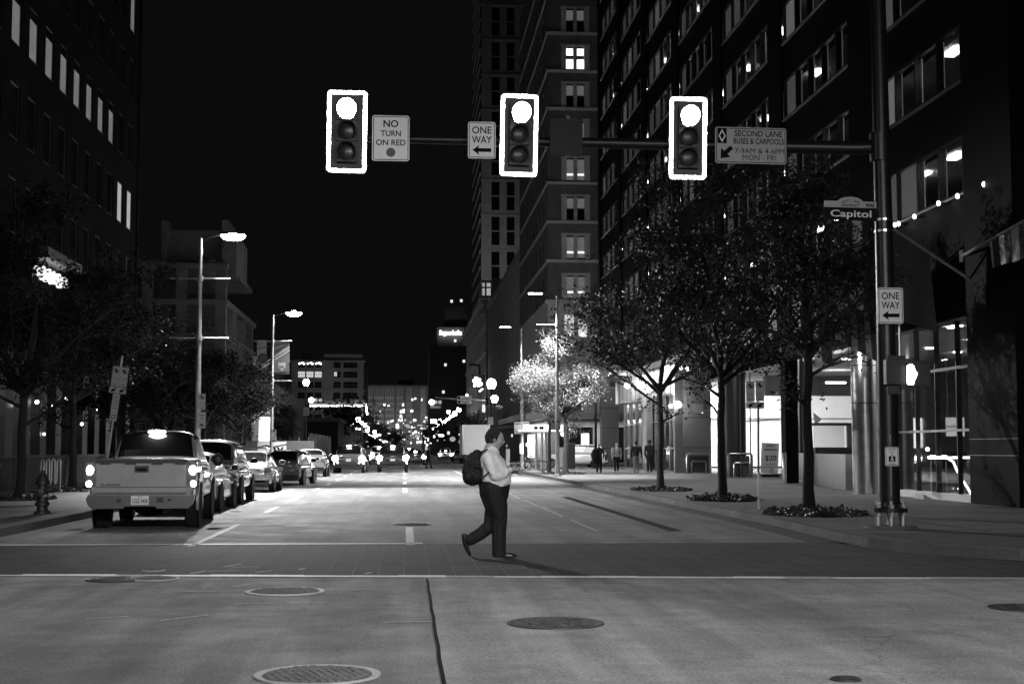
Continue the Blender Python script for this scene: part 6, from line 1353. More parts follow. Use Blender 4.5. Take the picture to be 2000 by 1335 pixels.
q = MB(); q.ball((.02, 1.15, .38), .2, m_arch, 12, 8, (1.5, .9, .8)); q.tube([(-.8, 1.2, .4), (.8, 1.2, .4)], .06, 8, m_arch); q.tube([(.42, .1, .36), (.42, 3, .42)], .04, 8, m_dpost); q.box(-.3, .3, .2, 4.5, .44, .55, m_arch); q.build('axle', t)

# ---- box truck
bt = (902, 829, 899); Yb = 148; a, c = P(903, 829, Yb), P(957, 899, Yb); t = thing('box_truck', 'white box truck parked at the far right kerb, its pale rear doors lit', 'truck', ((a.x + c.x) / 2, Yb, 0), 0); hw_ = (c.x - a.x) / 2; m_box = M('truck_box_white', .8, .6, var=.08, scale=1)
q = MB(); q.box(-hw_, hw_, 0, 7, 1.0, a.z, m_box); q.build('cargo_box', t)
q = MB(); q.box(-hw_ + .15, hw_ - .15, -.04, -.001, 1.1, a.z - .2, m_box); q.box(-hw_ + .02, -hw_ + .12, -.06, -.001, 1.0, a.z, m_steel); q.box(hw_ - .12, hw_ - .02, -.06, -.001, 1.0, a.z, m_steel); q.box(-.6, -.2, -.05, -.041, 1.2, 1.25, m_trim); q.build('rear_door', t)
q = MB(); q.box(-hw_ + .1, hw_ - .1, -.1, .1, .62, .82, m_trim); q.build('rear_bumper', t)
q = MB(); q.prism([(-hw_ + .15, 7.1, .6), (-hw_ + .15, 9.2, .6), (-hw_ + .15, 9.2, 1.3), (-hw_ + .15, 8.3, 1.6), (-hw_ + .15, 7.9, 2.5), (-hw_ + .15, 7.1, 2.6)], (2 * hw_ - .3, 0, 0), m_box); q.build('cab', t)
for s in (1, -1):
    for yw in (1.6, 8.2): wheel(t, s * (hw_ - .25), yw, .46, .3, s)
    q = MB(); q.box(s * (hw_ - .25) - .1, s * (hw_ - .25) + .1, -.13, -.101, .66, .78, m_tailoff); q.build('tail_light', t)
area('truck_light', (a.x + 1.5, 141, 4.5), 60, 1, 1, (0, 1, -.4))
# ================================================================== TREES
def tree(name, label, x, y, h, trunk_h, rx, rz_, seed, leafmat, n_leaf=9000, leaf=.06, r0=.12, lean=(0, 0), group='street trees', off=(0, 0), lowbr=0, dens=1.0, ry=None, even=.35):
    rn = random.Random(seed); rg = np.random.default_rng(seed); t = thing(name, label, 'tree', (x, y, .15), 0, group)
    q = MB(); tips = []; cz = trunk_h + (h - trunk_h) * .5; crz = (h - trunk_h) / 2 * 1.05; ry = ry or rx
    ph = [rn.uniform(0, 6.28) for _ in range(4)]
    def inside(p, s=1.0):
        a_ = math.atan2(p.y - off[1], p.x - off[0]); s *= 1 + .22 * math.sin(2 * a_ + ph[0]) + .18 * math.sin(5 * a_ + ph[1] + p.z * 2) + .16 * math.sin(p.z * 3.1 + ph[2])
        return ((p.x - off[0]) / (rx * s)) ** 2 + ((p.y - off[1]) / (ry * s)) ** 2 + ((p.z - cz) / (crz * s)) ** 2
    pts = [Vector((lean[0] * k / 6 + rn.uniform(-.03, .03), lean[1] * k / 6 + rn.uniform(-.03, .03), trunk_h * k / 6 * 1.02 - (.15 if k == 0 else 0))) for k in range(7)]
    q.tube(pts, [r0 * (1.35 if k == 0 else 1.0 - .045 * k) for k in range(7)], 12, m_trunk)
    def grow(p, d, L, r, lev):
        n = 5; ps = [p]; cur = p; dd = d
        for k in range(n):
            dd = (dd + Vector((rn.gauss(0, .16), rn.gauss(0, .16), rn.gauss(0, .10) + (.04 if lev < 2 else 0)))).normalized(); cur = cur + dd * (L / n)
            if inside(cur) > 1.15 and k > 0: break
            ps.append(cur)
        if len(ps) < 2: return
        q.tube(ps, [r * (1 - .6 * k / n) for k in range(len(ps))], 6 if lev < 2 else 4, m_trunk, cap=False)
        if lev >= 2:
            for pp in ps[1:]: tips.append(pp)
        if lev < 4:
            for k in range(4 if lev < 3 else 3):
                i = rn.randint(1, len(ps) - 1); a = rn.uniform(0, 2 * PI); side = Vector((math.cos(a), math.sin(a), rn.uniform(-.2, .6))); grow(ps[i], (dd * .75 + side * .8).normalized(), L * rn.uniform(.52, .72), r * .5, lev + 1)
    top = pts[-1]
    grow(top, Vector((off[0] / max(h, 1) * .5, off[1] / max(h, 1), 1)).normalized(), (h - trunk_h) * .62, r0 * .72, 0)
    for k in range(6):
        a = 2 * PI * k / 6 + rn.uniform(-.4, .4); grow(top + Vector((0, 0, -.1 * (k % 3))), Vector((math.cos(a) + off[0] * .3, math.sin(a) + off[1] * .3, rn.uniform(.45, 1.0))).normalized(), rx * rn.uniform(.8, 1.2), r0 * .5, 1)
    for k in range(lowbr):
        a = rn.uniform(0, 2 * PI); grow(pts[4 + k % 2], Vector((math.cos(a), math.sin(a), .5)).normalized(), rx * .8, r0 * .35, 2)
    q.build('trunk', t, 60)
    tp = np.array([tuple(p) for p in tips]); wt = np.clip(even + np.sin(tp[:, 0] * 3.3 + ph[0]) * np.sin(tp[:, 1] * 3.7 + ph[1]) + np.sin(tp[:, 2] * 3.9 + ph[2]) * .7, .03, 2) ** 1.3; wt /= wt.sum(); cl = rg.choice(len(tp), n_leaf // 7, p=wt); ctr = []
    base = tp[cl] + rg.normal(0, .20 * dens, (len(cl), 3)); reps = 7
    ctr = (base[:, None, :] + rg.normal(0, .10, (len(cl), reps, 3))).reshape(-1, 3)
    leaf_mesh('crown', ctr, leaf, leaf * .42, leafmat, rg, t)
    return t
m_leaf = M('live_oak_leaf', .024, .55, var=.35, scale=6, spec=.35); m_leafk = M('shaded_oak_leaf', .010, .65, var=.35, scale=6, spec=.15); m_leafb = M('lamplit_oak_leaf', .21, .5, var=.3, scale=6, spec=.5)  # leaf colour itself darkened for shaded trees, lightened for lamplit ones
def gxy(px, py): g = G(px, py, .15); return g.x, g.y
x, y = gxy(1581, 1002); tree('oak_tree', 'nearest right-hand street tree, its trunk just left of the signal mast', x, y, 7.2, 3.4, 2.1, 2, 11, m_leaf, 9000, .055, .125, off=(-.15, 0), lowbr=2)
x, y = gxy(1411, 977); tree('oak_tree', 'broad street tree with the trunk behind the no-parking post on the right', x, y, 9.0, 3.2, 3.3, 3, 23, m_leaf, 16000, .06, .125, off=(.1, 0), lowbr=2)
x, y = gxy(1291, 958); tree('oak_tree', 'right-hand street tree in front of the glass entrance', x, y, 8.8, 3.3, 3.1, 3, 31, m_leaf, 14000, .065, .12, off=(-.1, 0), lowbr=2)
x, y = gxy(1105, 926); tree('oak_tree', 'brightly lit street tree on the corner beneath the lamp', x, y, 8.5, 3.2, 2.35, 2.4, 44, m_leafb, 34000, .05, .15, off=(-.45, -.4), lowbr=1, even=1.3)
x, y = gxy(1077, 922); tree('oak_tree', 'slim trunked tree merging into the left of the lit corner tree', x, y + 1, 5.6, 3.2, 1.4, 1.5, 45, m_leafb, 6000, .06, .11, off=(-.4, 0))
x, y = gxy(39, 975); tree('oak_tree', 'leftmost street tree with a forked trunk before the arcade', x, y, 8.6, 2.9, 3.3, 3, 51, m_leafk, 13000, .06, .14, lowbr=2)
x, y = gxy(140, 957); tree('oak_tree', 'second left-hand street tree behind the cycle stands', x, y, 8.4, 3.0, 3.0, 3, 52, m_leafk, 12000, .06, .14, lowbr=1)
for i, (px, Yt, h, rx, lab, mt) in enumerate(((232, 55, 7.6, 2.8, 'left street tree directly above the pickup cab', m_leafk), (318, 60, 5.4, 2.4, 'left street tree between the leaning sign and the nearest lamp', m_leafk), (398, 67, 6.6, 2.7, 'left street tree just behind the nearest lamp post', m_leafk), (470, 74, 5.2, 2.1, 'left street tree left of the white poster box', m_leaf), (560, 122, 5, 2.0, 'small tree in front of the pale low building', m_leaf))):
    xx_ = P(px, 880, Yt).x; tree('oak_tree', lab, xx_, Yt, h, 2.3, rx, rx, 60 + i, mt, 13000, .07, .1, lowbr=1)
for i, (px, Yt, h, rx, lab) in enumerate(((655, 225, 9.5, 6, 'dark tree mass under the bulb-lit canopy edge'), (700, 300, 9, 6, 'dark tree at the near end of the left globe row'), (740, 420, 11, 7, 'dark tree in the middle distance below the street-end block'), (772, 470, 7, 6, 'low dark tree just left of the far lights'), (925, 185, 6.8, 2.6, 'small pale tree above the box truck'), (868, 330, 9, 4, 'dark tree right of the far lights'), (905, 260, 7, 3.2, 'dark tree left of the neon sign bracket'))):
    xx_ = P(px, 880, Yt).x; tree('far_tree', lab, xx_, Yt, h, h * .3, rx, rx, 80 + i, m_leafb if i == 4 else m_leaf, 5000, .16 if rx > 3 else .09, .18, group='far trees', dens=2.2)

# ================================================================== PEOPLE
def remesh(q, vox, name, parent, mat, smooth=6, it=.5):
    ob = q.build('tmp', None, None); r = ob.modifiers.new('r', 'REMESH'); r.mode = 'VOXEL'; r.voxel_size = vox; r.use_smooth_shade = True
    s = ob.modifiers.new('s', 'SMOOTH'); s.factor = it; s.iterations = smooth
    dg = bpy.context.evaluated_depsgraph_get(); me = bpy.data.meshes.new_from_object(ob.evaluated_get(dg)); me.name = name
    bpy.data.objects.remove(ob); me.materials.clear(); me.materials.append(mat)
    me.polygons.foreach_set('use_smooth', [True] * len(me.polygons)); o = bpy.data.objects.new(name, me); scene.collection.objects.link(o); o.parent = parent
    return o
def limb(q, pts, rad, mat, n=12, ex=1.0):
    """tapering limb with ball ends so the remesh joins everything"""
    q.tube(pts, rad, n, mat, ex=ex)
    for p, r in zip(pts, rad if isinstance(rad, (list, tuple)) else [rad] * len(pts)): q.ball(p, r * .99, mat, n, 8)
def torso(q, secs, mat, n=20):
    q.rings([[(c[0] + hx * math.cos(2 * PI * k / n), c[1] + hy * math.sin(2 * PI * k / n), c[2]) for k in range(n)] for c, hx, hy in secs], mat)
m_skin = M('skin', .42, .55, var=.05, scale=10); m_skind = M('dark_skin', .12, .5); m_hair = M('dark_hair', .015, .55, bump=.6, scale=30)
def hand(q, wrist, d, side, s, m, curl=.6):
    """palm, four bent fingers of unequal length and a thumb from the side of the palm"""
    d = Vector(d).normalized(); side = Vector(side).normalized(); nrm = d.cross(side).normalized()
    w0 = Vector(wrist); pc = w0 + d * .05 * s
    q.tube([w0, w0 + d * .04 * s, w0 + d * .09 * s], [.024 * s, .034 * s, .036 * s], 10, m, ex=.55)
    for k, L in enumerate((.068, .078, .072, .056)):
        b = w0 + d * .085 * s + side * (.026 - .0175 * k) * s; p1 = b + (d * math.cos(curl * .5) - nrm * math.sin(curl * .5)) * L * .45 * s; p2 = p1 + (d * math.cos(curl * 1.3) - nrm * math.sin(curl * 1.3)) * L * .33 * s; p3 = p2 + (d * math.cos(curl * 2) - nrm * math.sin(curl * 2)) * L * .25 * s
        limb(q, [b, p1, p2, p3], [.0095 * s, .009 * s, .0082 * s, .007 * s], m, 8)
    b = w0 + d * .03 * s + side * .03 * s; p1 = b + (d * .7 + side * .6 - nrm * .2) * .035 * s; p2 = p1 + (d * .9 + side * .2 - nrm * .4) * .03 * s; limb(q, [b, p1, p2], [.012 * s, .0105 * s, .009 * s], m, 8)
def head(q, c, R_, face, m, tilt=0):
    """skull, jaw, nose, ears, brow; face = horizontal facing direction"""
    f = Vector((face[0], face[1], 0)).normalized(); u = Vector((0, 0, 1)); f = (f * math.cos(tilt) - u * math.sin(tilt)); s_ = f.cross(Vector((0, 0, 1))).normalized(); u = s_.cross(f); c = Vector(c)
    q.ball(c + u * R_ * .15 - f * R_ * .08, R_ * .92, m, 20, 14, (1, 1, 1)); q.ball(c - u * R_ * .35 + f * R_ * .22, R_ * .66, m, 16, 10); q.ball(c - u * R_ * .78 + f * R_ * .42, R_ * .34, m, 12, 8)
    q.ball(c + f * R_ * .95 - u * R_ * .18, R_ * .16, m, 10, 8); q.tube([c + f * R_ * .82 + u * R_ * .12, c + f * R_ * 1.0 - u * R_ * .15], [R_ * .08, R_ * .13], 8, m)
    q.ball(c + f * R_ * .84 - u * R_ * .50, R_ * .17, m, 10, 8, (1, 1, .55)); q.ball(c + f * R_ * .78 + u * R_ * .18, R_ * .16, m, 10, 8, (1, 1, .6))
    for k in (1, -1): q.ball(c + s_ * k * R_ * .86 - u * R_ * .1 - f * R_ * .05, R_ * .2, m, 10, 8, (.6, 1, 1.3)); q.ball(c + s_ * k * R_ * .42 - u * R_ * .25 + f * R_ * .55, R_ * .35, m, 10, 8)
    return f, s_, u
def eyes(t, c, R_, f, s_, u):
    q = MB()
    for k in (1, -1): q.ball(Vector(c) + f * R_ * .80 + s_ * k * R_ * .3 + u * R_ * .02, R_ * .09, m_ink, 8, 6)
    q.build('eyes', t, 60)

# ---- the man crossing, mid-stride toward the right
foot = G(965, 1086, 0); Yp = foot.y; k_ = (P(1065, 1000, Yp).x - P(965, 1000, Yp).x) / 100.0
def PM(px, py, dy=0.0): p = P(px, py, Yp); return Vector((p.x, Yp + dy, p.z))
t = thing('person', 'stout dark-haired man in a white shirt and dark trousers striding across the street', 'person', (0, 0, 0))
m_shirt = cloth_mat('white_shirt', .9, 7, 1.0); m_trou = cloth_mat('black_trousers', .011, 6, 1.0); m_shoe = M('black_shoe', .02, .3)
S = lambda px: px * k_                       # pixels to metres
hc = PM(968, 856); HR = S(17.5)
q = MB(); f_, s_, u_ = head(q, hc, HR, (1, -.12), m_skin, .22)
limb(q, [PM(957, 880), PM(962, 866)], [S(13), S(12)], m_skin, 14)
tor = [((PM(968, 945).x, Yp, PM(0, 945).z), S(26), S(29)), ((PM(968, 925).x, Yp, PM(0, 925).z), S(26), S(30)), ((PM(966, 905).x, Yp, PM(0, 905).z), S(23), S(29)), ((PM(959, 887).x, Yp, PM(0, 887).z), S(15), S(24)), ((PM(957, 878).x, Yp, PM(0, 878).z), S(8), S(12))]
torso(q, tor, m_skin)
sh = {1: PM(952, 893, -S(24)), -1: PM(955, 893, S(24))}
el = {1: PM(966, 928, -S(30)), -1: PM(972, 926, S(28))}; wr = {1: PM(998, 917, -S(14)), -1: PM(1000, 922, S(10))}
for s in (1, -1):
    limb(q, [sh[s], el[s]], [S(9.5), S(7)], m_skin); limb(q, [el[s], wr[s]], [S(7), S(4.4)], m_skin); hand(q, wr[s], (1, .35 * s, .08), (.0, 0, 1) if s > 0 else (0, 0, 1), 1.12, m_skin, .7)
hip = {1: PM(963, 952, -S(11)), -1: PM(966, 952, S(11))}
kn = {1: PM(975, 1010, -S(10)), -1: PM(958, 1026, S(8))}     # near leg planted (right), far leg trailing
an = {1: PM(974, 1072, -S(9)), -1: PM(917, 1058, S(9))}
limb(q, [hip[1], kn[1], an[1]], [S(17), S(11.5), S(6)], m_skin); limb(q, [hip[-1], kn[-1], an[-1]], [S(17), S(11.5), S(6)], m_skin)
q.ball(PM(966, 950), S(22), m_skin, 16, 10, (1.05, 1.1, .9))
remesh(q, .0095, 'body', t, m_skin, 3)
q = MB(); 
for k in range(120):                           # tousled short hair
    a, e = random.uniform(0, 2 * PI), random.uniform(-.15, 1.5); d = f_ * math.cos(a) * math.cos(e) + s_ * math.sin(a) * math.cos(e) + u_ * math.sin(e)
    if (d.dot(f_) > .5 and e < .7) or (e < .5 and d.dot(f_) > -.05): continue
    q.ball(hc + u_ * HR * .12 - f_ * HR * .12 + d * HR * .93, HR * random.uniform(.16, .26), m_hair, 8, 6)
q.ball(hc + u_ * HR * .24 - f_ * HR * .2, HR * .93, m_hair, 16, 10); q.ball(hc - u_ * HR * .1 - f_ * HR * .34, HR * .86, m_hair, 14, 10); q.ball(hc - u_ * HR * .4 - f_ * HR * .5, HR * .56, m_hair, 12, 8)
for k in (1, -1): q.tube([hc + s_ * k * HR * .84 + u_ * HR * .4 + f_ * HR * .15, hc + s_ * k * HR * .86 - u_ * HR * .25 + f_ * HR * .12], [HR * .2, HR * .1], 8, m_hair)
for k in range(30):
    a = random.uniform(1.9, 4.4); d = f_ * math.cos(a) + s_ * math.sin(a); q.ball(hc - u_ * HR * random.uniform(.1, .55) - f_ * HR * .1 + d * HR * .85, HR * .2, m_hair, 8, 6)
remesh(q, .009, 'hair', t, m_hair, 2, .3); eyes(t, hc, HR, f_, s_, u_)
q = MB()      # shirt: full back, belly hanging a little over the belt, sleeves to the wrist
g = S(2.5)
secs = [(PM(967, 953), 25, 27), (PM(968.5, 944), 28, 30), (PM(969, 930), 28.5, 31), (PM(967, 915), 26.5, 31), (PM(964, 900), 23, 31), (PM(959, 888), 18, 29), (PM(957, 880), 12.5, 19), (PM(958, 873), 10.5, 12)]
torso(q, [((p.x, Yp, p.z), S(a), S(b_)) for p, a, b_ in secs], m_shirt, 24)
q.ball(PM(980, 936), S(19), m_shirt, 16, 10, (1, 1.25, .95)); q.ball(PM(948, 902), S(17), m_shirt, 14, 10, (.8, 1.3, 1.1))
for s in (1, -1):
    m1 = (sh[s] + el[s]) / 2; limb(q, [sh[s], m1, el[s]], [S(12.5), S(12), S(10.5)], m_shirt); m2 = (el[s] * .5 + wr[s] * .5) + Vector((0, 0, -S(2))); limb(q, [el[s], m2, wr[s] - Vector((S(3), 0, 0))], [S(10.5), S(9), S(6)], m_shirt)
    for k in range(7):                         # sleeve folds
        u = random.uniform(.15, .95); p = sh[s].lerp(el[s], u) if k < 4 else el[s].lerp(wr[s], u); dd = Vector((0, random.uniform(-1, 1), random.uniform(-1, 1))).normalized(); q.tube([p + dd * S(9) + Vector((-S(5), 0, S(3))), p + dd * S(9.5), p + dd * S(9) + Vector((S(5), 0, -S(3)))], [.004, .012, .004], 6, m_shirt)
remesh(q, .0105, 'shirt', t, m_shirt, 3, .4)
q = MB(); q.tube([PM(947, 879, -S(4)), PM(958, 873, -S(10)), PM(969, 878, -S(9)), PM(974, 884, -S(3))], [S(2.5), S(4.2), S(4), S(2)], 8, m_shirt); q.tube([PM(947, 879, S(4)), PM(958, 873, S(10)), PM(969, 878, S(9)), PM(974, 884, S(3))], [S(2.5), S(4.2), S(4), S(2)], 8, m_shirt); q.build('collar', t, 60)
q = MB()
torso(q, [((PM(970, 985).x, Yp, PM(0, 985).z), S(19), S(21)), ((PM(967, 970).x, Yp, PM(0, 970).z), S(26), S(25)), ((PM(965.5, 956).x, Yp, PM(0, 956).z), S(30), S(28)), ((PM(966, 946).x, Yp, PM(0, 946).z), S(30.5), S(29)), ((PM(968, 940).x, Yp, PM(0, 940).z), S(28), S(28))], m_trou, 24)
q.ball(PM(954, 958), S(18), m_trou, 14, 10, (1, 1.2, 1.0)); limb(q, [PM(953, 962), PM(960, 985), PM(966, 1008)], [S(17), S(15), S(13)], m_trou, 14)
limb(q, [hip[1] + Vector((0, 0, 0)), PM(972, 985, -S(10)), kn[1], PM(974, 1040, -S(9)), PM(974, 1070, -S(9)), PM(974, 1082, -S(9))], [S(21), S(19), S(15.5), S(14), S(13.5), S(13.5)], m_trou, 16)
limb(q, [hip[-1], PM(966, 992, S(9)), kn[-1], PM(939, 1042, S(8)), PM(919, 1054, S(9))], [S(20), S(18.5), S(14.5), S(12.5), S(11.5)], m_trou, 16)
for s, pts in ((1, [PM(974, 1030), PM(974, 1045), PM(974, 1060), PM(974, 1074)]), (-1, [PM(950, 1030), PM(940, 1040), PM(930, 1046)])):
    for p in pts: dy = random.uniform(-.6, .6); q.tube([p + Vector((-S(12), -s * S(9) - S(6) * dy, S(1))), p + Vector((0, -s * S(9) - S(12), -S(2))), p + Vector((S(12), -s * S(9) - S(4), S(2)))], [.004, .012, .004], 6, m_trou)
remesh(q, .0105, 'trousers', t, m_trou, 3, .4)
q = MB(); q.lathe((PM(967.5, 0).x, Yp, 0), [(S(29), PM(0, 946).z), (S(29.4), PM(0, 944.5).z), (S(29), PM(0, 941).z)], 28, m_black, cap=False); q.tube([PM(974, 950, -S(26)), PM(974, 957, -S(25))], .008, 6, m_brush); q.build('belt', t, 60)
q = MB(); limb(q, [PM(970, 1080, -S(9)), PM(985, 1082, -S(9)), PM(1000, 1083.5, -S(9)), PM(1006, 1084, -S(9))], [S(5.5), S(5), S(4.2), S(3)], m_shoe, 12); q.cbox(PM(987, 1086.2, -S(9)), (S(42), S(11), S(2.2)), m_shoe); remesh(q, .007, 'shoe', t, m_shoe, 3)
q = MB(); limb(q, [PM(908, 1047, S(9)), PM(909, 1060, S(9)), PM(913, 1073, S(9)), PM(918, 1082, S(9))], [S(5.5), S(5.5), S(4.4), S(3)], m_shoe, 12); limb(q, [PM(904, 1044, S(9)), PM(905, 1058, S(9)), PM(911, 1074, S(9)), PM(917, 1084, S(9))], [S(2.5), S(2.4), S(2.2), S(2)], m_shoe, 8); remesh(q, .007, 'shoe', t, m_shoe, 3)
# backpack: its own thing, worn on the back
m_pack = cloth_mat('backpack_fabric', .009, 10, .8, .7); tb = thing('backpack', 'bulky black backpack on the back of the man crossing', 'backpack', (0, 0, 0))
q = MB(); limb(q, [PM(932, 888), PM(926, 905), PM(922, 925), PM(923, 938)], [S(11), S(15.5), S(16), S(11)], m_pack, 16, 1.3); q.ball(PM(914, 931), S(11), m_pack, 12, 8, (1, 1.5, 1.3)); q.ball(PM(928, 905), S(16), m_pack, 12, 8, (1, 1.3, 1.1)); q.ball(PM(932, 890), S(8), m_pack, 10, 8, (1.4, 1.6, 1)); q.ball(PM(931, 930), S(14), m_pack, 12, 8, (.9, 1.4, 1.2)); remesh(q, .011, 'bag', tb, m_pack, 4)
q = MB(); 
for s in (-1, 1): q.tube([PM(934, 890, s * S(17)), PM(945, 878, s * S(22)), PM(956, 876, s * S(20)), PM(963, 888, s * S(27))] if False else [PM(936, 892, s * S(16)), PM(942, 882, s * S(22)), PM(951, 876.5, s * S(21))], S(1.7), 8, m_pack)
q.tube([PM(936, 935, -S(20)), PM(948, 926, -S(33)), PM(961, 912, -S(33.5))], S(1.5), 8, m_pack); q.tube([PM(936, 935, S(20)), PM(948, 926, S(33)), PM(961, 912, S(33.5))], S(1.5), 8, m_pack); q.build('shoulder_strap', tb, 60)
q = MB(); q.tube([PM(905, 928, -S(12)), PM(912, 920, -S(17)), PM(925, 918, -S(20)), PM(934, 921, -S(19))], .006, 6, m_trim); q.tube([PM(934, 884), PM(932, 878), PM(938, 880)], .008, 6, m_trim); q.build('zip', tb)
tp_ = thing('mobile_phone', 'small pale phone held in front of the belly of the man crossing', 'phone', (0, 0, 0)); q = MB(); c = PM(1010, 913, -S(8)); q.cbox(c, (S(15), S(7), S(1.6)), m_skin if False else M('phone_case', .5, .3)); tpb = q.build('case', tp_); q = MB(); q.cbox(c + Vector((0, 0, S(1.1))), (S(13), S(6), S(.5)), M('phone_screen', .05, .1)); q.build('screen', tp_)

# ---- simpler standing or walking figures
def figure(label, px, py, hpx, face, top_m, leg_m, skin, zg=.15, stride=.18, hairm=m_hair, bulk=1.0, arm=.0, bald=False):
    g = G(px, py, zg); H = hpx; t = thing('person', label, 'person', (g.x, g.y, zg), math.atan2(face[1], face[0]) - PI / 2); h = H; k = h / 1.75
    v = lambda x_, y_, z_: Vector((x_ * k, y_ * k, z_ * k)); q = MB(); hc_ = v(0, .02, 1.63); f, s_, u = head(q, hc_, .105 * k, (0, 1), skin, .1); limb(q, [v(0, 0, 1.42), v(0, .01, 1.55)], [.06 * k, .052 * k], skin)
    T = [((0, 0, .92), .15, .11), ((0, 0, 1.05), .145, .11), ((0, 0, 1.2), .16, .115), ((0, 0, 1.38), .18, .1), ((0, 0, 1.46), .08, .07)]
    torso(q, [((a[0] * k, a[1] * k, a[2] * k), x_ * k * bulk, y_ * k * bulk) for a, x_, y_ in T], skin)
    A = {}
    for s in (1, -1):
        sh_ = v(s * .19 * bulk, 0, 1.4); e = v(s * .25 * bulk, -.03 + s * .05, 1.12); w_ = v(s * .23 * bulk, .08 + s * .06 + arm, .88 + arm); A[s] = (sh_, e, w_); limb(q, [sh_, e, w_], [.05 * k, .04 * k, .028 * k], skin); hand(q, w_, (0, .25, -1), (0, 1, 0), k, skin, .5)
        hp_ = v(s * .09, 0, .9); kn_ = v(s * .1, s * stride * .6 + .03, .5); an_ = v(s * .1, s * stride, .09); limb(q, [hp_, kn_, an_], [.085 * k, .058 * k, .038 * k], skin)
    remesh(q, .014, 'body', t, skin, 2)
    q = MB(); torso(q, [((a[0] * k, a[1] * k, a[2] * k), (x_ + .018) * k * bulk, (y_ + .02) * k * bulk) for a, x_, y_ in T[:4]] + [((0, 0, 1.49 * k), .075 * k, .07 * k)], top_m)
    for s in (1, -1): limb(q, list(A[s]), [.068 * k * bulk, .055 * k, .042 * k], top_m)
    remesh(q, .015, 'jacket', t, top_m, 2)
    q = MB(); torso(q, [((0, 0, .82 * k), .15 * k, .11 * k), ((0, 0, .95 * k), .165 * k * bulk, .13 * k * bulk)], leg_m)
    for s in (1, -1): limb(q, [v(s * .09, 0, .88), v(s * .1, s * stride * .6 + .03, .5), v(s * .1, s * stride, .12)], [.105 * k, .078 * k, .062 * k], leg_m)
    remesh(q, .015, 'trousers', t, leg_m, 2)
    for s in (1, -1): q = MB(); limb(q, [v(s * .1, s * stride - .03, .05), v(s * .1, s * stride + .08, .045), v(s * .1, s * stride + .17, .035)], [.048 * k, .045 * k, .034 * k], m_shoe); q.build('shoe', t, 60)
    if not bald: q = MB(); q.ball(hc_ + Vector((0, -.025 * k, .035 * k)), .108 * k, hairm, 14, 10); q.build('hair', t, 60)
    else: q = MB(); q.ball(hc_ + Vector((0, -.035 * k, -.005 * k)), .104 * k, hairm, 14, 10, (1.02, .9, .6)); q.build('hair', t, 60)
    eyes(t, hc_, .105 * k, f, s_, u); return t
m_jk = M('charcoal_jacket', .012, .85, var=.2, scale=6); m_grs = M('grey_shirt', .42, .8, var=.1, scale=6); m_khaki = M('pale_trousers', .20, .8, var=.1, scale=6); m_dks = M('dark_shirt', .03, .8)
face_cam = (-.15, -1); p1 = figure('stocky man in a dark shirt with a jacket over his arm, walking toward the camera', 1170, 924, 1.74, face_cam, m_dks, m_trou, m_skin, bulk=1.15, stride=.12, bald=True)
figure('man in a pale shirt with backpack straps, walking toward the camera beside the jacket carrier', 1204, 922, 1.76, (0, -1), m_grs, m_trou, m_skin, bulk=1.15, stride=.1, bald=True)
figure('man in a dark hoodie and pale trousers walking away past the glass doors', 1243, 923, 1.84, (.2, 1), m_jk, m_khaki, m_skind, bulk=1.1, stride=.16)
figure('tall figure all in black walking away beside the glass doors', 1269, 922, 1.92, (.1, 1), m_jk, m_jk, m_skind, bulk=1.0, stride=.14)
figure('distant pedestrian with a bag crossing behind the black off-roader', 837, 914.5, 1.82, (1, 0), m_jk, m_trou, m_skind, zg=0, stride=.2)
# what they carry
g = G(1160, 924, .15); t = thing('carried_jacket', 'bundled black jacket over the arm of the stocky man', 'jacket', (g.x, g.y - .15, .15)); q = MB(); limb(q, [(0, 0, 1.25), (-.04, 0, 1.05), (.0, 0, .85), (.05, 0, .6)], [.12, .17, .15, .07], m_jk); q.ball((.12, .02, 1.3), .12, m_jk, 10, 8); remesh(q, .02, 'cloth', t, m_jk, 3)
g = G(1204, 922, .15); t = thing('backpack', 'dark backpack worn by the man in the pale shirt', 'backpack', (g.x, g.y, .15)); q = MB(); q.ball((0, .24, 1.2), .2, m_pack, 12, 8, (.9, .55, 1.2)); q.build('bag', t, 60); q = MB()
for s in (1, -1): q.tube([(s * .13, .12, 1.5), (s * .14, -.02, 1.52), (s * .14, -.17, 1.3), (s * .17, -.14, 1.08)], .022, 6, m_pack)
q.build('shoulder_strap', t, 60)
g = G(834, 914.5, 0); t = thing('shoulder_bag', 'pale bag on the back of the distant pedestrian', 'bag', (g.x, g.y, 0)); q = MB(); q.ball((-.14, 0, 1.15), .17, M('pale_bag', .35, .7), 10, 8, (.6, .9, 1.3)); q.build('bag', t, 60); q = MB(); q.tube([(-.1, -.1, 1.35), (.05, -.15, 1.45), (.18, -.1, 1.3)], .015, 5, m_pack); q.build('strap', t)

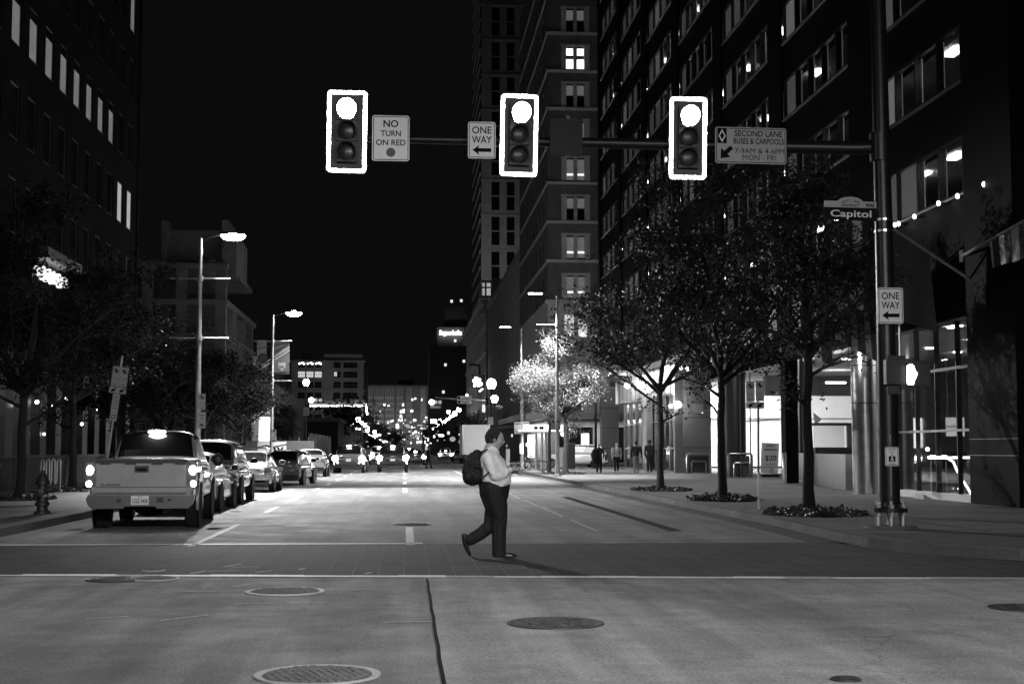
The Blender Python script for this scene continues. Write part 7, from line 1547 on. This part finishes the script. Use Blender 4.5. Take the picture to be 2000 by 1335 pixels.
# ================================================================== SMALL STREET FURNITURE
def hydrant(px, py, lab, zg=.15, dark=m_iron):
    g = G(px, py, zg); t = thing('fire_hydrant', lab, 'fire hydrant', (g.x, g.y, zg)); q = MB(); q.lathe((0, 0, 0), [(.17, 0), (.17, .05), (.12, .07), (.11, .16), (.15, .18), (.15, .24), (.115, .26), (.105, .6), (.15, .62), (.15, .67), (.13, .7), (.11, .78), (.05, .85)], 18, dark); q.build('barrel', t, 40)
    q = MB(); q.lathe((0, 0, 0), [(.05, .85), (.04, .9), (.02, .92)], 6, dark); q.build('cap_nut', t)
    for s in (-1, 1): q = MB(); q.tube([(s * .1, 0, .5), (s * .2, 0, .5)], .055, 10, dark); q.lathe((s * .2, 0, .5), [(.03, 0), (.065, 0), (.065, s * .03), (.03, s * .05)], 8, dark, axis='x'); q.build('side_outlet', t, 40)
    q = MB(); q.tube([(0, -.1, .45), (0, -.2, .45)], .075, 12, dark); q.lathe((0, -.2, .45), [(.085, 0), (.085, -.035), (.03, -.05)], 10, dark, axis='y'); q.build('front_outlet', t, 40); q = MB(); q.lathe((0, 0, 0), [(.107, .36), (.112, .36), (.112, .41), (.107, .41)], 18, m_signd, cap=False); q.build('band', t)
hydrant(82, 1003, 'black fire hydrant at the left kerb in front of the leftmost tree')
hydrant(1026, 915, 'small fire hydrant at the foot of the thin right-hand lamp post')
t = thing('cycle_stand', 'wavy steel cycle stand of tall loops behind the hydrant', 'cycle stand'); g = G(96, 960, .15); k = (P(196, 900, g.y).x - P(96, 900, g.y).x) / 100; q = MB(); pts = []
zt_ = P(96, 896, g.y).z; zb_ = .5
for i in range(4):
    x = g.x + (-14 + i * 10.5) * k; up = [(x - 3.2 * k, g.y, zb_ if i else .15), (x - 3.2 * k, g.y, zt_ - .08), (x - 1.8 * k, g.y, zt_ - .01), (x, g.y, zt_ + .01), (x + 1.8 * k, g.y, zt_ - .01), (x + 3.2 * k, g.y, zt_ - .08), (x + 3.2 * k, g.y, zb_ if i < 3 else .15)]; pts += up
    if i < 3: pts += [(x + 4.2 * k, g.y, zb_ - .08), (x + 5.25 * k, g.y, zb_ - .12), (x + 6.3 * k, g.y, zb_ - .08)]
q.tube(pts, .028, 8, m_brush); q.build('loops', t, 60); q = MB(); q.lathe((pts[-1][0], g.y, 0), [(.07, .15), (.07, .17)], 10, m_steel); q.lathe((pts[0][0], g.y, 0), [(.07, .15), (.07, .17)], 10, m_steel); q.build('foot_plate', t)
# bus shelter on the far corner
t = thing('bus_shelter', 'bus shelter with a bright curved fascia and round steel posts', 'bus shelter'); Ys = 93.0; f = lambda px, py, d=0: P(px, py, Ys + d); q = MB(); a, c = f(1022, 829), f(1100, 843)
n = 12; 
for i in range(n):
    u0, u1 = i / n, (i + 1) / n; x0 = a.x + (c.x - a.x) * u0; x1 = a.x + (c.x - a.x) * u1; y0 = Ys - .5 * math.sin(PI * u0); y1 = Ys - .5 * math.sin(PI * u1)
    q.prism([(x0, y0, c.z + .05), (x1, y1, c.z + .05), (x1, y1, a.z), (x0, y0, a.z)], (0, .08, 0), M('fascia_lit', .8, .6, emit=.75))
for x, w_ in ((.25, .25), (.38, .3), (.62, .2), (.75, .35)): xx_ = a.x + (c.x - a.x) * x; q.box(xx_, xx_ + w_, Ys - .56, Ys - .51, c.z + .15, a.z - .12, m_ink)
q.build('fascia', t); q = MB(); q.prism([(a.x - .3, Ys - .4, c.z - .05), (c.x + .8, Ys - .4, c.z - .05), (c.x + .8, Ys + 1.6, c.z + .1), (a.x - .3, Ys + 1.6, c.z + .1)], (0, 0, .05), m_soff); q.build('roof', t)
for px in (1048, 1059, 1067): q = MB(); x = f(px, 900).x; q.tube([(x, Ys + .3, .15), (x, Ys + .3, c.z - .06)], .10, 14, m_steel); q.build('post', t, 40)
q = MB(); p, r_ = f(1031, 848, 1.4), f(1046, 893, 1.4); q.box(p.x, r_.x, Ys + 1.4, Ys + 1.44, r_.z, p.z, M('shelter_poster', .7, .6, emit=.4)); q.box(p.x + .2, r_.x - .1, Ys + 1.38, Ys + 1.395, r_.z + .1, r_.z + .9, m_pale); q.build('poster_panel', t)
q = MB(); x0, x1 = f(1030, 900).x, f(1085, 900).x; q.box(x0, x1, Ys + 1.0, Ys + 1.35, .55, .6, m_steel)
for x in (x0 + .2, x1 - .2): q.box(x, x + .06, Ys + 1.05, Ys + 1.3, .15, .55, m_steel)
q.build('bench', t)
area('shelter_light', (a.x + 1.2, Ys + .6, c.z - .15), 70, 1.5, .6)
# bicycle, bin, post boxes near the shelter
t = thing('bicycle', 'bicycle leaning by the bus shelter post behind the walking man', 'bicycle'); Yb_ = 90; c = P(1043, 906, Yb_); q = MB(); z0 = .15
def ring(q, cx, cz, r, rr, m): q.lathe((cx, Yb_, cz), [(r - rr, -rr), (r + rr, -rr), (r + rr, rr), (r - rr, rr), (r - rr, -rr)], 24, m, axis='y', cap=False)
for dx in (-.52, .52):
    q = MB(); ring(q, c.x + dx, z0 + .34, .33, .018, m_tyre); wh = q.build('wheel', t); q = MB(); ring(q, c.x + dx, z0 + .34, .30, .01, m_brush)
    for k in range(8): a = PI * k / 8; q.tube([(c.x + dx + .3 * math.cos(a), Yb_, z0 + .34 + .3 * math.sin(a)), (c.x + dx - .3 * math.cos(a), Yb_, z0 + .34 - .3 * math.sin(a))], .004, 3, m_brush)
    q.build('rim', wh)
q = MB(); B = lambda x_, z_: (c.x + x_, Yb_, z0 + z_); q.tube([B(-.52, .34), B(-.1, .34), B(.4, .8), B(-.2, .8), B(-.1, .34)], .02, 6, m_brush); q.tube([B(.52, .34), B(.4, .85), B(.38, .98)], .018, 6, m_brush); q.tube([B(-.52, .34), B(-.2, .8), B(-.23, .92)], .015, 6, m_brush); q.build('frame', t)
q = MB(); q.cbox(B(-.23, .95), (.26, .14, .06), m_trim); q.build('saddle', t); q = MB(); q.tube([(c.x + .38, Yb_ - .25, z0 + 1.0), (c.x + .42, Yb_, z0 + .98), (c.x + .38, Yb_ + .25, z0 + 1.0)], .014, 6, m_trim); q.build('handlebar', t)
for px, pyb, w_, h_, m_, nm, lab in ((1114, 916, .62, 1.75, m_black, 'kiosk', 'black kiosk cabinet between the lit tree and the white sport utility'), (1098, 915, .35, 1.5, m_steel, 'utility_box', 'slim grey utility cabinet beside the lit tree'), (992, 912, .28, 1.4, m_sign, 'marker_post', 'short white marker post right of the walking man')):
    g = G(px, pyb, .15); t = thing(nm, lab, nm.replace('_', ' '), (g.x, g.y, .15)); q = MB(); q.box(-w_ / 2, w_ / 2, -.2, .2, .1, h_, m_); q.build('case', t); q = MB(); q.box(-w_ / 2 - .02, w_ / 2 + .02, -.23, .23, h_, h_ + .05, m_frame); q.build('lid', t); q = MB(); q.box(-w_ / 2 + .04, w_ / 2 - .04, -.15, .15, 0, .1, m_frame); q.build('plinth', t)
q = MB(); g = G(1060, 912, .15); n = 500; rn = np.random.default_rng(3); ctr = np.stack([g.x + rn.normal(0, 1.3, n), g.y + rn.normal(0, .8, n), .2 + rn.uniform(0, .45, n)], 1); tag(leaf_mesh('planting', ctr, .09, .05, m_leafb, rn), 'low planting beneath the bus shelter', 'planting', kind='stuff')
for o in (o for o in bpy.data.objects if o.type == 'LIGHT'): o.hide_select = False
